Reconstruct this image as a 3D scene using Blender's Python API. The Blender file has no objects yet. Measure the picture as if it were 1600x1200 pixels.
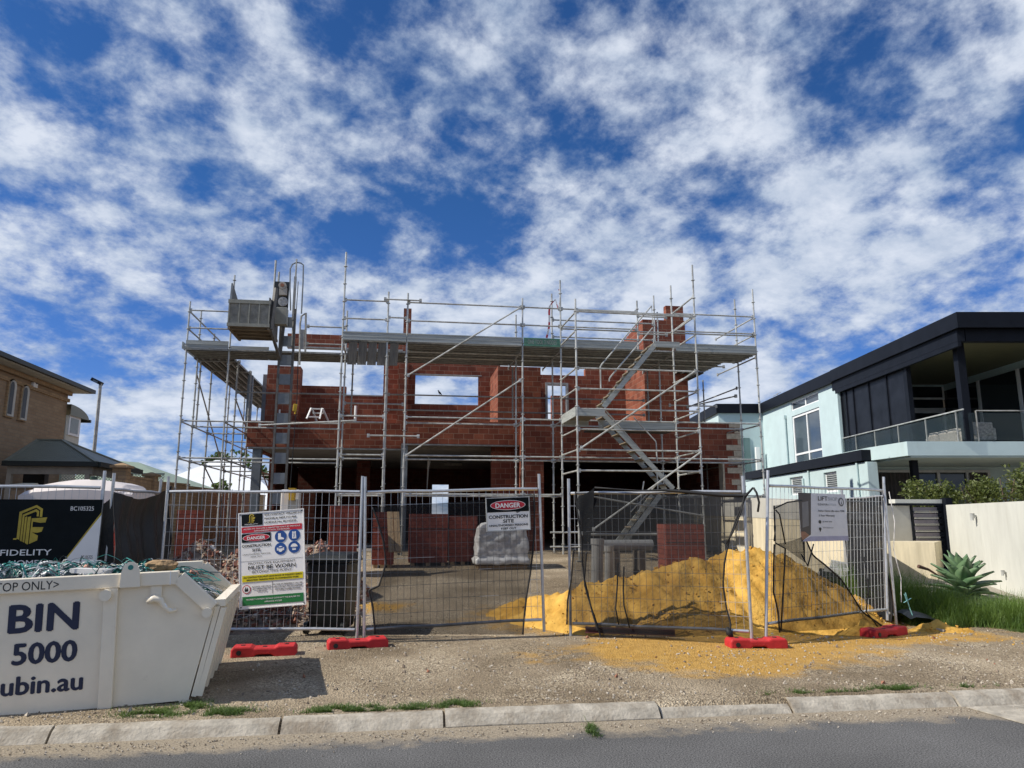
import bpy, bmesh, math, random
import numpy as np
from mathutils import Vector, Matrix, Euler, noise as mnoise
random.seed(7); rng = np.random.default_rng(7)
sc = bpy.context.scene
R = math.radians
# ------------------------------------------------------------------ camera
F = 1150.0; PITCH = R(10.35); YAW = R(8.5); H = 1.7
cam_d = bpy.data.cameras.new("camera"); cam = bpy.data.objects.new("camera", cam_d)
sc.collection.objects.link(cam); sc.camera = cam
cam.location = (0, 0, H); cam.rotation_euler = (R(90) + PITCH, 0, -YAW)
cam_d.sensor_width = 36; cam_d.lens = F / 1600 * 36; cam_d.clip_start = 0.05; cam_d.clip_end = 2000
# ------------------------------------------------------------------ light
SUN_TO = Vector((-0.73, -0.075, 0.68)).normalized()
sd = bpy.data.lights.new("sun", 'SUN'); sun = bpy.data.objects.new("sun", sd); sc.collection.objects.link(sun)
sd.energy = 5.0; sd.angle = R(0.5); sd.color = (1.0, 0.94, 0.84)
sun.rotation_euler = SUN_TO.to_track_quat('Z', 'Y').to_euler()
elev = math.asin(SUN_TO.z); rot = math.atan2(SUN_TO.x, SUN_TO.y)
sc.view_settings.view_transform = 'Standard'; sc.view_settings.look = 'None'
sc.view_settings.exposure = 0.2; sc.view_settings.gamma = 1
w = bpy.data.worlds.new("World"); sc.world = w; w.use_nodes = True
def world():
    nt = w.node_tree; nt.nodes.clear(); N = nt.nodes.new; L = nt.links.new
    out = N('ShaderNodeOutputWorld'); sky = N('ShaderNodeTexSky'); sky.sky_type = 'NISHITA'
    sky.sun_disc = False; sky.sun_elevation = elev; sky.sun_rotation = rot; sky.ozone_density = 2.0; sky.air_density = 1.0; sky.dust_density = 0.2
    hs = N('ShaderNodeMix'); hs.data_type = 'RGBA'; hs.blend_type = 'MULTIPLY'; hs.inputs[0].default_value = 1; hs.inputs[7].default_value = (0.20, 0.47, 0.86, 1)
    L(sky.outputs[0], hs.inputs[6])
    bg = N('ShaderNodeBackground'); bg.inputs[1].default_value = 0.098; L(hs.outputs[2], bg.inputs[0])
    tc = N('ShaderNodeTexCoord'); sp = N('ShaderNodeSeparateXYZ'); L(tc.outputs['Generated'], sp.inputs[0])
    el = N('ShaderNodeMapRange'); L(sp.outputs[2], el.inputs[0]); el.inputs[1].default_value = 0.0; el.inputs[2].default_value = 0.42
    tint = N('ShaderNodeValToRGB'); L(el.outputs[0], tint.inputs[0]); tint.color_ramp.elements[0].color = (0.34, 0.50, 1.02, 1); tint.color_ramp.elements[1].color = (0.235, 0.51, 0.88, 1)
    L(tint.outputs[0], hs.inputs[7])
    def M(op, a, b=None, c=None):
        n = N('ShaderNodeMath'); n.operation = op
        for i, v in enumerate((a, b, c)):
            if v is None: continue
            if isinstance(v, (int, float)): n.inputs[i].default_value = v
            else: L(v, n.inputs[i])
        return n.outputs[0]
    zz = M('ADD', M('MAXIMUM', sp.outputs[2], 0.0), 0.36)
    u = M('DIVIDE', sp.outputs[0], zz); v = M('DIVIDE', sp.outputs[1], zz)
    cb = N('ShaderNodeCombineXYZ'); L(u, cb.inputs[0]); L(v, cb.inputs[1]); cb.inputs[2].default_value = 3.7
    def noise(scale, detail, rough, dist, off=(0, 0, 0), sc3=(1, 1, 1), rz=0):
        mp = N('ShaderNodeMapping'); mp.inputs['Location'].default_value = off; mp.inputs['Scale'].default_value = sc3
        mp.inputs['Rotation'].default_value = (0, 0, rz); L(cb.outputs[0], mp.inputs[0])
        n = N('ShaderNodeTexNoise'); n.inputs['Scale'].default_value = scale; n.inputs['Detail'].default_value = detail
        n.inputs['Roughness'].default_value = rough; n.inputs['Distortion'].default_value = dist
        L(mp.outputs[0], n.inputs[0]); return n.outputs[0]
    n1 = noise(1.9, 3, 0.5, 0.0, (2.3, 0.9, 0), (1.0, 0.9, 1), R(20))
    n2 = noise(5.6, 13, 0.61, 0.10, (5.1, 3.3, 0), (1.0, 0.85, 1), R(-25))
    n3 = noise(13.0, 9, 0.62, 0.1, (1.6, 1.7, 0), (0.9, 0.9, 1), R(-40))
    cov = M('ADD', M('ADD', M('MULTIPLY', n1, 0.34), M('MULTIPLY', n2, 0.66)), M('MULTIPLY', n3, 0.38))
    # the bank of cloud is thicker to the right, as in the photograph
    cov = M('ADD', cov, M('MULTIPLY', sp.outputs[0], 0.04)); cov = M('ADD', cov, M('MULTIPLY', M('SUBTRACT', 0.45, sp.outputs[2]), 0.09))
    rp = N('ShaderNodeMapRange'); rp.interpolation_type = 'SMOOTHSTEP'; L(cov, rp.inputs[0])
    rp.inputs[1].default_value = 0.575; rp.inputs[2].default_value = 0.785; rp.inputs[3].default_value = 0.0; rp.inputs[4].default_value = 0.94
    dens = N('ShaderNodeMapRange'); L(cov, dens.inputs[0]); dens.inputs[1].default_value = 0.62; dens.inputs[2].default_value = 0.86
    bright = noise(8.0, 8, 0.62, 0.2, (9.1, 2.2, 0), (0.8, 1.3, 1), R(-35))
    cr = N('ShaderNodeValToRGB'); L(M('ADD', M('MULTIPLY', bright, 0.72), M('MULTIPLY', dens.outputs[0], 0.28)), cr.inputs[0])
    cr.color_ramp.elements[0].position = 0.32; cr.color_ramp.elements[0].color = (0.34, 0.43, 0.58, 1)
    cr.color_ramp.elements[1].position = 0.66; cr.color_ramp.elements[1].color = (0.69, 0.74, 0.83, 1)
    bg2 = N('ShaderNodeBackground'); bg2.inputs[1].default_value = 0.97; L(cr.outputs[0], bg2.inputs[0])
    mx = N('ShaderNodeMixShader'); L(rp.outputs[0], mx.inputs[0]); L(bg.outputs[0], mx.inputs[1]); L(bg2.outputs[0], mx.inputs[2])
    L(mx.outputs[0], out.inputs[0])
world()
# ------------------------------------------------------------------ measuring helpers (pixel -> point on a real plane)
fw = np.array([math.sin(YAW)*math.cos(PITCH), math.cos(YAW)*math.cos(PITCH), math.sin(PITCH)])
rt = np.array([math.cos(YAW), -math.sin(YAW), 0.0]); up = np.cross(rt, fw); C0 = np.array([0, 0, H])
hf = np.array([math.sin(YAW), math.cos(YAW), 0])
def ray(x, y): return fw + rt*(x-800)/F + up*(600-y)/F
def aY(x, y, v): d = ray(x, y); return C0 + d*(v/d[1])
def aX(x, y, v): d = ray(x, y); return C0 + d*(v/d[0])
def aZ(x, y, v): d = ray(x, y); return C0 + d*((v-H)/d[2])
def nbs(x, y, lat): d = ray(x, y); t = lat/(d@rt); return t*(d@hf), H+t*d[2]
def nbf(x, y, dep): d = ray(x, y); t = dep/(d@hf); return t*(d@rt), H+t*d[2]
def sm(a, b, t):
    t = min(1, max(0, (t-a)/(b-a))); return t*t*(3-2*t)
def gz(x, y):
    if y < 6.57: return 0.0
    z = 0.100 + 0.055*sm(6.6, 9.5, y) + 0.6*max(0, min(1, (y-10.2)/9.6))
    z += 0.02*mnoise.noise((x*0.5, y*0.5, 1.0)) + 0.012*mnoise.noise((x*2.1, y*2.1, 4.0))
    return z
# ------------------------------------------------------------------ mesh builder
ORI = {}
def link(o): sc.collection.objects.link(o); return o
class MB:
    def __init__(s): s.v = []; s.f = []; s.m = []
    def add(s, vs, fs, mi=0):
        o = len(s.v); s.v.extend([tuple(map(float, p)) for p in vs])
        for f in fs: s.f.append(tuple(i+o for i in f)); s.m.append(mi)
        return s
    def box(s, x0, x1, y0, y1, z0, z1, mi=0):
        return s.add([(x0,y0,z0),(x1,y0,z0),(x1,y1,z0),(x0,y1,z0),(x0,y0,z1),(x1,y0,z1),(x1,y1,z1),(x0,y1,z1)],
                     [(3,2,1,0),(4,5,6,7),(0,1,5,4),(1,2,6,5),(2,3,7,6),(3,0,4,7)], mi)
    def hexa(s, b, t, mi=0):   # bottom 4 pts, top 4 pts (ccw)
        return s.add(list(b)+list(t), [(3,2,1,0),(4,5,6,7),(0,1,5,4),(1,2,6,5),(2,3,7,6),(3,0,4,7)], mi)
    def obox(s, c, sx, sy, sz, rot, mi=0):
        Rm = rot if isinstance(rot, Matrix) else Euler(rot).to_matrix(); c = Vector(c); vs = []
        for z in (-1, 1):
            for x, y in ((-1,-1),(1,-1),(1,1),(-1,1)): vs.append(c + Rm @ Vector((x*sx/2, y*sy/2, z*sz/2)))
        return s.hexa(vs[:4], vs[4:], mi)
    def beam(s, p, q, wd, ht, mi=0, upv=(0,0,1)):
        p = Vector(p); q = Vector(q); d = (q-p).normalized(); sd_ = d.cross(Vector(upv))
        if sd_.length < 1e-4: sd_ = d.cross(Vector((1,0,0)))
        sd_.normalize(); u = sd_.cross(d); a = sd_*wd/2; b = u*ht/2
        return s.hexa([p-a-b, p+a-b, q+a-b, q-a-b], [p-a+b, p+a+b, q+a+b, q-a+b], mi)
    def tube(s, p, q, r, n=8, mi=0, r2=None, cap=True):
        p = Vector(p); q = Vector(q); d = (q-p).normalized()
        a = d.orthogonal().normalized(); b = d.cross(a); r2 = r if r2 is None else r2; vs = []
        for c, rr in ((p, r), (q, r2)):
            for i in range(n):
                t = 2*math.pi*i/n; vs.append(c + (a*math.cos(t)+b*math.sin(t))*rr)
        fs = [(i, (i+1) % n, n+(i+1) % n, n+i) for i in range(n)]
        if cap: fs += [tuple(range(n-1, -1, -1)), tuple(range(n, 2*n))]
        return s.add(vs, fs, mi)
    def path(s, pts, r, n=6, mi=0):
        pts = [Vector(p) for p in pts]; k = len(pts); vs = []; prev = None
        rs = r if isinstance(r, (list, tuple)) else [r]*k
        for i, p in enumerate(pts):
            d = (pts[min(i+1, k-1)]-pts[max(i-1, 0)]).normalized()
            a = d.orthogonal().normalized() if prev is None else (prev - d*prev.dot(d)).normalized()
            prev = a; b = d.cross(a)
            for j in range(n):
                t = 2*math.pi*j/n; vs.append(p+(a*math.cos(t)+b*math.sin(t))*rs[i])
        fs = [(i*n+j, i*n+(j+1) % n, (i+1)*n+(j+1) % n, (i+1)*n+j) for i in range(k-1) for j in range(n)]
        fs += [tuple(range(n-1, -1, -1)), tuple((k-1)*n+j for j in range(n))]
        return s.add(vs, fs, mi)
    def disc(s, c, ax, r, t, n=16, mi=0):
        ax = Vector(ax).normalized(); c = Vector(c); return s.tube(c-ax*t/2, c+ax*t/2, r, n, mi)
    def prism(s, poly, y0, y1, mi=0):   # polygon in x,z extruded along y
        n = len(poly)
        vs = [(x, y0, z) for x, z in poly]+[(x, y1, z) for x, z in poly]
        fs = [tuple(range(n)), tuple(range(2*n-1, n-1, -1))]+[((i+1) % n, i, n+i, n+(i+1) % n) for i in range(n)]
        return s.add(vs, fs, mi)
    def flat(s, poly, z, mi=0): return s.add([(x, y, z) for x, y in poly], [tuple(range(len(poly)))], mi)
    def slab(s, poly, z0, z1, mi=0):     # polygon in x,y extruded along z
        n = len(poly); vs = [(x, y, z0) for x, y in poly]+[(x, y, z1) for x, y in poly]
        return s.add(vs, [tuple(range(n-1, -1, -1)), tuple(range(n, 2*n))]+[(i, (i+1) % n, n+(i+1) % n, n+i) for i in range(n)], mi)
    def build(s, name, mats, parent=None, smooth=False, off=None, bevel=0):
        me = bpy.data.meshes.new(name)
        o3 = off if off is not None else (ORI.get(parent.name) if parent is not None else None)
        v = np.array(s.v, dtype=float)
        if o3 is not None and len(v): v = v - np.array(o3)
        me.from_pydata(v.tolist(), [], s.f)
        if not isinstance(mats, (list, tuple)): mats = [mats]
        for m in mats: me.materials.append(m)
        if parent is not None and o3 is not None: pass
        if len(mats) > 1: me.polygons.foreach_set('material_index', s.m)
        if smooth: me.polygons.foreach_set('use_smooth', [True]*len(me.polygons))
        me.update(); o = link(bpy.data.objects.new(name, me))
        if parent is not None: o.parent = parent; ORI[o.name] = o3
        if bevel:
            b = o.modifiers.new('bevel', 'BEVEL'); b.width = bevel; b.segments = 2; b.limit_method = 'ANGLE'; b.angle_limit = R(40)
        return o
def tag(o, label, cat, group=None, kind=None):
    if label: o['label'] = label
    if cat: o['category'] = cat
    if group: o['group'] = group
    if kind: o['kind'] = kind
    return o
def thing(name, label, cat, loc=(0,0,0), rz=0, group=None, local=False, rot=None):
    """Empty at the thing's base. Children are given in world coordinates unless local."""
    o = link(bpy.data.objects.new(name, None)); o.location = loc; o.rotation_euler = rot if rot else (0, 0, rz)
    o.empty_display_size = 0.1
    ORI[o.name] = (0, 0, 0) if local else tuple(loc)
    return tag(o, label, cat, group)
def copy_tree(o, parent=None):
    c = o.copy(); link(c)
    if parent is not None: c.parent = parent
    for ch in list(o.children): copy_tree(ch, c)
    return c
def wob(vs, amp, s=1.0, seed=0.0):
    return [tuple(Vector(p)+amp*mnoise.noise_vector(Vector(p)*s+Vector((seed, seed, seed)))) for p in vs]
# ------------------------------------------------------------------ materials
def mat(name, col, rough=0.6, metal=0.0, var=0.15, vs=6.0, bump=0.0, bs=40.0, col2=None, spec=0.5, detail=6, stretch=(1,1,1), coat=0):
    m = bpy.data.materials.new(name); m.use_nodes = True; nt = m.node_tree; N = nt.nodes.new; L = nt.links.new
    p = nt.nodes['Principled BSDF']; p.inputs['Roughness'].default_value = rough; p.inputs['Metallic'].default_value = metal
    p.inputs['Specular IOR Level'].default_value = spec; p.inputs['Coat Weight'].default_value = coat
    tc = N('ShaderNodeTexCoord'); mp = N('ShaderNodeMapping'); mp.inputs['Scale'].default_value = stretch; L(tc.outputs['Object'], mp.inputs[0])
    n = N('ShaderNodeTexNoise'); n.inputs['Scale'].default_value = vs; n.inputs['Detail'].default_value = detail; n.inputs['Roughness'].default_value = 0.62
    L(mp.outputs[0], n.inputs[0])
    cr = N('ShaderNodeValToRGB'); L(n.outputs[0], cr.inputs[0])
    if col2 is None: a = tuple(c*(1-var) for c in col); b = tuple(min(1, c*(1+var)) for c in col)
    else: a, b = col, col2
    cr.color_ramp.elements[0].position = 0.32; cr.color_ramp.elements[0].color = (*a, 1)
    cr.color_ramp.elements[1].position = 0.68; cr.color_ramp.elements[1].color = (*b, 1)
    L(cr.outputs[0], p.inputs['Base Color'])
    if bump:
        n2 = N('ShaderNodeTexNoise'); n2.inputs['Scale'].default_value = bs; n2.inputs['Detail'].default_value = 5; L(mp.outputs[0], n2.inputs[0])
        bp = N('ShaderNodeBump'); bp.inputs['Strength'].default_value = bump; bp.inputs['Distance'].default_value = 0.02
        L(n2.outputs[0], bp.inputs['Height']); L(bp.outputs[0], p.inputs['Normal'])
    return m
def brick_mat(name, c1, c2, cm, bw, bh, ms=0.012, rough=0.85, bump=0.5, vcol=None, stain=0.25, smear=0.4):
    m = bpy.data.materials.new(name); m.use_nodes = True; nt = m.node_tree; N = nt.nodes.new; L = nt.links.new
    p = nt.nodes['Principled BSDF']; p.inputs['Roughness'].default_value = rough; p.inputs['Specular IOR Level'].default_value = 0.2
    tc = N('ShaderNodeTexCoord'); sp = N('ShaderNodeSeparateXYZ'); L(tc.outputs['Object'], sp.inputs[0])
    ad = N('ShaderNodeMath'); ad.operation = 'ADD'; L(sp.outputs[0], ad.inputs[0]); L(sp.outputs[1], ad.inputs[1])
    cb = N('ShaderNodeCombineXYZ'); L(ad.outputs[0], cb.inputs[0]); L(sp.outputs[2], cb.inputs[1])
    b = N('ShaderNodeTexBrick'); b.inputs['Scale'].default_value = 1.0; b.inputs['Brick Width'].default_value = bw; b.inputs['Row Height'].default_value = bh
    b.inputs['Mortar Size'].default_value = ms; b.inputs['Mortar Smooth'].default_value = 0.3; b.inputs['Bias'].default_value = 0.0
    b.inputs['Color1'].default_value = (*c1, 1); b.inputs['Color2'].default_value = (*c2, 1); b.inputs['Mortar'].default_value = (*cm, 1)
    L(cb.outputs[0], b.inputs[0])
    n = N('ShaderNodeTexNoise'); n.inputs['Scale'].default_value = 1.3; n.inputs['Detail'].default_value = 8; n.inputs['Roughness'].default_value = 0.7; L(tc.outputs['Object'], n.inputs[0])
    rp = N('ShaderNodeMapRange'); L(n.outputs[0], rp.inputs[0]); rp.inputs[1].default_value = 0.3; rp.inputs[2].default_value = 0.7
    rp.inputs[3].default_value = 1-stain; rp.inputs[4].default_value = 1+stain
    mx = N('ShaderNodeMix'); mx.data_type = 'RGBA'; mx.blend_type = 'MULTIPLY'; mx.inputs[0].default_value = 1
    L(b.outputs[0], mx.inputs[6]); L(rp.outputs[0], mx.inputs[7])
    n4 = N('ShaderNodeTexNoise'); n4.inputs['Scale'].default_value = 5.0; n4.inputs['Detail'].default_value = 6; n4.inputs['Roughness'].default_value = 0.75; L(tc.outputs['Object'], n4.inputs[0])
    r4 = N('ShaderNodeMapRange'); L(n4.outputs[0], r4.inputs[0]); r4.inputs[1].default_value = 0.58; r4.inputs[2].default_value = 0.80; r4.inputs[3].default_value = 0; r4.inputs[4].default_value = smear
    m4 = N('ShaderNodeMix'); m4.data_type = 'RGBA'; L(r4.outputs[0], m4.inputs[0]); L(mx.outputs[2], m4.inputs[6]); m4.inputs[7].default_value = (*cm, 1)
    L(m4.outputs[2], p.inputs['Base Color'])
    bp = N('ShaderNodeBump'); bp.inputs['Strength'].default_value = bump; bp.inputs['Distance'].default_value = 0.012; bp.invert = True
    L(b.outputs['Fac'], bp.inputs['Height']); L(bp.outputs[0], p.inputs['Normal'])
    return m
def glass_mat(name, col=(0.02, 0.025, 0.03), rough=0.04, trans=0.0, alpha=1.0):
    m = bpy.data.materials.new(name); m.use_nodes = True; nt = m.node_tree; N = nt.nodes.new; L = nt.links.new
    p = nt.nodes['Principled BSDF']; p.inputs['Roughness'].default_value = rough; p.inputs['Specular IOR Level'].default_value = 0.6
    tc = N('ShaderNodeTexCoord'); n = N('ShaderNodeTexNoise'); n.inputs['Scale'].default_value = 1.5; L(tc.outputs['Object'], n.inputs[0])
    cr = N('ShaderNodeValToRGB'); L(n.outputs[0], cr.inputs[0]); cr.color_ramp.elements[0].color = (*[c*0.6 for c in col], 1); cr.color_ramp.elements[1].color = (*[c*1.4 for c in col], 1)
    L(cr.outputs[0], p.inputs['Base Color']); p.inputs['Alpha'].default_value = alpha
    return m
def net_mat(name, opac, col=(0.012, 0.013, 0.015)):
    m = bpy.data.materials.new(name); m.use_nodes = True; nt = m.node_tree; N = nt.nodes.new; L = nt.links.new
    p = nt.nodes['Principled BSDF']; p.inputs['Base Color'].default_value = (*col, 1); p.inputs['Roughness'].default_value = 0.8; p.inputs['Specular IOR Level'].default_value = 0.2
    out = nt.nodes['Material Output']; t = N('ShaderNodeBsdfTransparent'); mx = N('ShaderNodeMixShader')
    tc = N('ShaderNodeTexCoord'); n = N('ShaderNodeTexNoise'); n.inputs['Scale'].default_value = 3.0; n.inputs['Detail'].default_value = 4; L(tc.outputs['Object'], n.inputs[0])
    rp = N('ShaderNodeMapRange'); L(n.outputs[0], rp.inputs[0]); rp.inputs[1].default_value = 0.3; rp.inputs[2].default_value = 0.7; rp.inputs[3].default_value = max(0, opac-0.08); rp.inputs[4].default_value = min(1, opac+0.08)
    L(rp.outputs[0], mx.inputs[0]); L(t.outputs[0], mx.inputs[1]); L(p.outputs[0], mx.inputs[2]); L(mx.outputs[0], out.inputs[0])
    return m
def leaf_mat(name, c1, c2, rough=0.5):
    m = mat(name, c1, rough, 0, 0.2, 4.0, col2=c2, spec=0.35)
    nt = m.node_tree; p = nt.nodes['Principled BSDF']; t = nt.nodes.new('ShaderNodeBsdfTranslucent'); mx = nt.nodes.new('ShaderNodeMixShader')
    mx.inputs[0].default_value = 0.25; t.inputs[0].default_value = (c2[0]*1.4, c2[1]*1.5, c2[2]*0.8, 1)
    out = nt.nodes['Material Output']; nt.links.new(p.outputs[0], mx.inputs[1]); nt.links.new(t.outputs[0], mx.inputs[2]); nt.links.new(mx.outputs[0], out.inputs[0])
    return m
def grime(m, col, scale, lo, hi, amt, stretch=(1, 1, 1)):
    # dirt and wear of its own shape over an existing material
    nt = m.node_tree; N = nt.nodes.new; L = nt.links.new; p = nt.nodes['Principled BSDF']; src = p.inputs['Base Color'].links[0].from_socket
    tc = N('ShaderNodeTexCoord'); mp = N('ShaderNodeMapping'); mp.inputs['Scale'].default_value = stretch; mp.inputs['Location'].default_value = (7.3, 1.9, 4.1); L(tc.outputs['Object'], mp.inputs[0])
    n = N('ShaderNodeTexNoise'); n.inputs['Scale'].default_value = scale; n.inputs['Detail'].default_value = 10; n.inputs['Roughness'].default_value = 0.7; L(mp.outputs[0], n.inputs[0])
    r = N('ShaderNodeMapRange'); L(n.outputs[0], r.inputs[0]); r.inputs[1].default_value = lo; r.inputs[2].default_value = hi; r.inputs[4].default_value = amt
    mx = N('ShaderNodeMix'); mx.data_type = 'RGBA'; L(r.outputs[0], mx.inputs[0]); L(src, mx.inputs[6]); mx.inputs[7].default_value = (*col, 1); L(mx.outputs[2], p.inputs['Base Color'])
    return m
galv = mat('galvanised_steel', (0.27, 0.27, 0.25), 0.42, 0.30, 0.25, 5, 0.1, 60, col2=(0.60, 0.61, 0.58), stretch=(1, 1, 0.8), detail=9)
galv2 = mat('galvanised_steel_dull', (0.33, 0.33, 0.31), 0.55, 0.25, 0.3, 7)
deckm = mat('deck_steel', (0.085, 0.088, 0.082), 0.6, 0.25, 0.35, 3, 0.15, 30, stretch=(0.3, 3, 3))
toem = mat('toeboard_steel', (0.36, 0.38, 0.36), 0.6, 0.2, 0.25, 3, stretch=(0.4, 1, 6))
toeg = mat('toeboard_green', (0.10, 0.24, 0.17), 0.6, 0.1, 0.25, 8)
blackcloth = mat('black_cloth', (0.010, 0.011, 0.012), 0.5, 0, 0.5, 4, 0.2, 60, spec=0.4)
ply = mat('weathered_plywood', (0.19, 0.155, 0.11), 0.8, 0, 0.3, 5, 0.2, 30, stretch=(0.5, 4, 4))
fpipe = mat('fence_pipe', (0.52, 0.53, 0.54), 0.35, 0.6, 0.15, 9)
wirem = mat('fence_wire', (0.50, 0.51, 0.52), 0.4, 0.5, 0.15, 9)
redpl = mat('red_plastic', (0.36, 0.022, 0.022), 0.6, 0, 0.22, 6, 0.15, 30, col2=(0.55, 0.03, 0.035), spec=0.3, detail=9)
brick = brick_mat('red_brick', (0.155, 0.044, 0.028), (0.265, 0.086, 0.05), (0.28, 0.175, 0.125), 0.315, 0.172, 0.0075, stain=0.34, smear=0.5)
brickshade = brick_mat('shaded_interior_brick', (0.10, 0.028, 0.02), (0.15, 0.045, 0.03), (0.12, 0.08, 0.06), 0.315, 0.172, 0.009, stain=0.35)  # darker copy of the red brick, indoor shade put into its colour
brickp = brick_mat('packed_brick', (0.20, 0.052, 0.036), (0.27, 0.075, 0.05), (0.10, 0.03, 0.022), 0.16, 0.095, 0.006, stain=0.15)
tanb = brick_mat('tan_brick', (0.29, 0.20, 0.125), (0.36, 0.26, 0.165), (0.27, 0.21, 0.15), 0.24, 0.086, 0.010, stain=0.12, bump=0.25)
tanb2 = brick_mat('brown_brick', (0.33, 0.225, 0.125), (0.43, 0.295, 0.17), (0.27, 0.19, 0.12), 0.24, 0.086, 0.010, stain=0.15, bump=0.3)
conc = mat('concrete', (0.36, 0.325, 0.265), 0.9, 0, 0.3, 7, 0.5, 38)
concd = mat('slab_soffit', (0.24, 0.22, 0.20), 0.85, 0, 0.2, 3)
limest = mat('limestone_block', (0.50, 0.43, 0.32), 0.9, 0, 0.22, 9, 0.3, 30)
kerbm = grime(mat('kerb_concrete', (0.37, 0.335, 0.275), 0.9, 0, 0.3, 7, 0.5, 38), (0.18, 0.14, 0.095), 4.0, 0.45, 0.68, 0.8)
maststeel = mat('mast_steel', (0.13, 0.125, 0.115), 0.6, 0.2, 0.35, 5)
bsteel = mat('blue_grey_steel', (0.17, 0.19, 0.205), 0.5, 0.2, 0.2, 4)
creamr = grime(mat('cream_render', (0.58, 0.51, 0.36), 0.9, 0, 0.14, 2.2, 0.1, 60, stretch=(3, 3, 0.4)), (0.28, 0.24, 0.16), 2.2, 0.5, 0.75, 0.5, (3, 3, .25))
whiter = grime(mat('white_render', (0.59, 0.59, 0.53), 0.9, 0, 0.09, 1.6, 0.12, 60, stretch=(2, 2, 0.6)), (0.33, 0.30, 0.22), 1.6, 0.55, 0.8, 0.4, (2.2, 2.2, .4))
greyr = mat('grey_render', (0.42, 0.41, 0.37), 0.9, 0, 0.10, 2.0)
aqua = grime(mat('aqua_render', (0.465, 0.582, 0.59), 0.85, 0, 0.06, 1.5, 0.08, 50), (0.30, 0.33, 0.30), 1.1, 0.56, 0.8, 0.35, (2.5, 2.5, .35))
navy = mat('navy_metal', (0.008, 0.010, 0.015), 0.5, 0.0, 0.2, 3, spec=0.12)
whitep = mat('white_paint', (0.78, 0.79, 0.78), 0.4, 0, 0.05, 4)
binp = grime(mat('bin_white_paint', (0.83, 0.745, 0.59), 0.42, 0, 0.06, 2.5, 0.05, 9, coat=0.1), (0.33, 0.24, 0.15), 3.2, 0.63, 0.80, 0.5)
inkn = mat('navy_lettering', (0.012, 0.018, 0.05), 0.5, 0, 0.1)
inkb = mat('black_lettering', (0.012, 0.012, 0.013), 0.5, 0, 0.1)
blackp = mat('black_plastic', (0.012, 0.014, 0.015), 0.45, 0, 0.3, 5)
signw = mat('sign_white', (0.85, 0.83, 0.79), 0.45, 0, 0.04, 3)
signr = mat('sign_red', (0.50, 0.012, 0.03), 0.45, 0, 0.1)
signk = mat('sign_black', (0.006, 0.009, 0.010), 0.6, 0, 0.2, spec=0.12)
signy = mat('sign_yellow', (0.72, 0.60, 0.015), 0.45, 0, 0.08)
signg = mat('sign_green', (0.02, 0.18, 0.05), 0.45, 0, 0.1)
signb = mat('sign_blue', (0.012, 0.07, 0.27), 0.45, 0, 0.1)
goldm = mat('sign_gold', (0.45, 0.33, 0.035), 0.4, 0.1, 0.25, 5)
lilac = mat('sign_lilac', (0.62, 0.615, 0.64), 0.45, 0, 0.06)
sandm = mat('yellow_sand', (0.38, 0.20, 0.036), 0.95, 0, 0.2, 3.0, 1.0, 20, col2=(0.66, 0.40, 0.095), spec=0.1, detail=9)
net50 = net_mat('shade_cloth', 0.60); net70 = net_mat('shade_cloth_dense', 0.80); net97 = net_mat('shade_cloth_bunched', 0.97)
hemm = mat('shade_cloth_hem', (0.010, 0.010, 0.011), 0.7, 0, 0.2)
glassd = glass_mat('dark_window_glass'); glassb = glass_mat('balustrade_glass', (0.04, 0.06, 0.06), 0.03, alpha=0.2)
glassw = glass_mat('window_glass_light', (0.06, 0.08, 0.10), 0.03)
greenroof = mat('green_metal_roof', (0.20, 0.205, 0.16), 0.5, 0.1, 0.1, 2)
sageroof = mat('sage_metal_roof', (0.30, 0.37, 0.27), 0.55, 0.1, 0.06, 2)
whiteroof = mat('white_metal_roof', (0.78, 0.80, 0.82), 0.5, 0.1, 0.03, 2)
woodm = mat('raw_timber', (0.36, 0.25, 0.14), 0.8, 0, 0.25, 4, 0.2, 30, stretch=(6, 6, 0.6))
pvc = mat('grey_pipe', (0.26, 0.26, 0.25), 0.5, 0, 0.12, 4)
bark = mat('bark', (0.12, 0.085, 0.06), 0.9, 0, 0.3, 9, 0.4, 30)
leafd = leaf_mat('dark_leaf', (0.028, 0.05, 0.018), (0.07, 0.11, 0.035))
leafm = leaf_mat('mid_leaf', (0.05, 0.085, 0.025), (0.12, 0.17, 0.05))
leafb = leaf_mat('hedge_leaf', (0.045, 0.07, 0.018), (0.15, 0.17, 0.05))
grassm = leaf_mat('grass_blade', (0.045, 0.10, 0.02), (0.16, 0.235, 0.055), 0.55)
grassv = leaf_mat('verge_grass', (0.045, 0.085, 0.02), (0.11, 0.17, 0.04), 0.6)
agavem = mat('agave_leaf', (0.07, 0.14, 0.07), 0.45, 0, 0.25, 3, col2=(0.15, 0.24, 0.12), spec=0.4)
soil = mat('dark_soil', (0.10, 0.08, 0.06), 0.95, 0, 0.3, 8, 0.4, 30)
tealst = mat('teal_strapping', (0.02, 0.17, 0.15), 0.35, 0, 0.3, 3); greyst = mat('grey_strapping', (0.32, 0.34, 0.36), 0.35, 0.1, 0.3, 3); darkst = mat('dark_strapping', (0.02, 0.035, 0.04), 0.4, 0, 0.3, 3)
whitepl = mat('white_plastic', (0.72, 0.70, 0.67), 0.4, 0, 0.06, 3)
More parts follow.
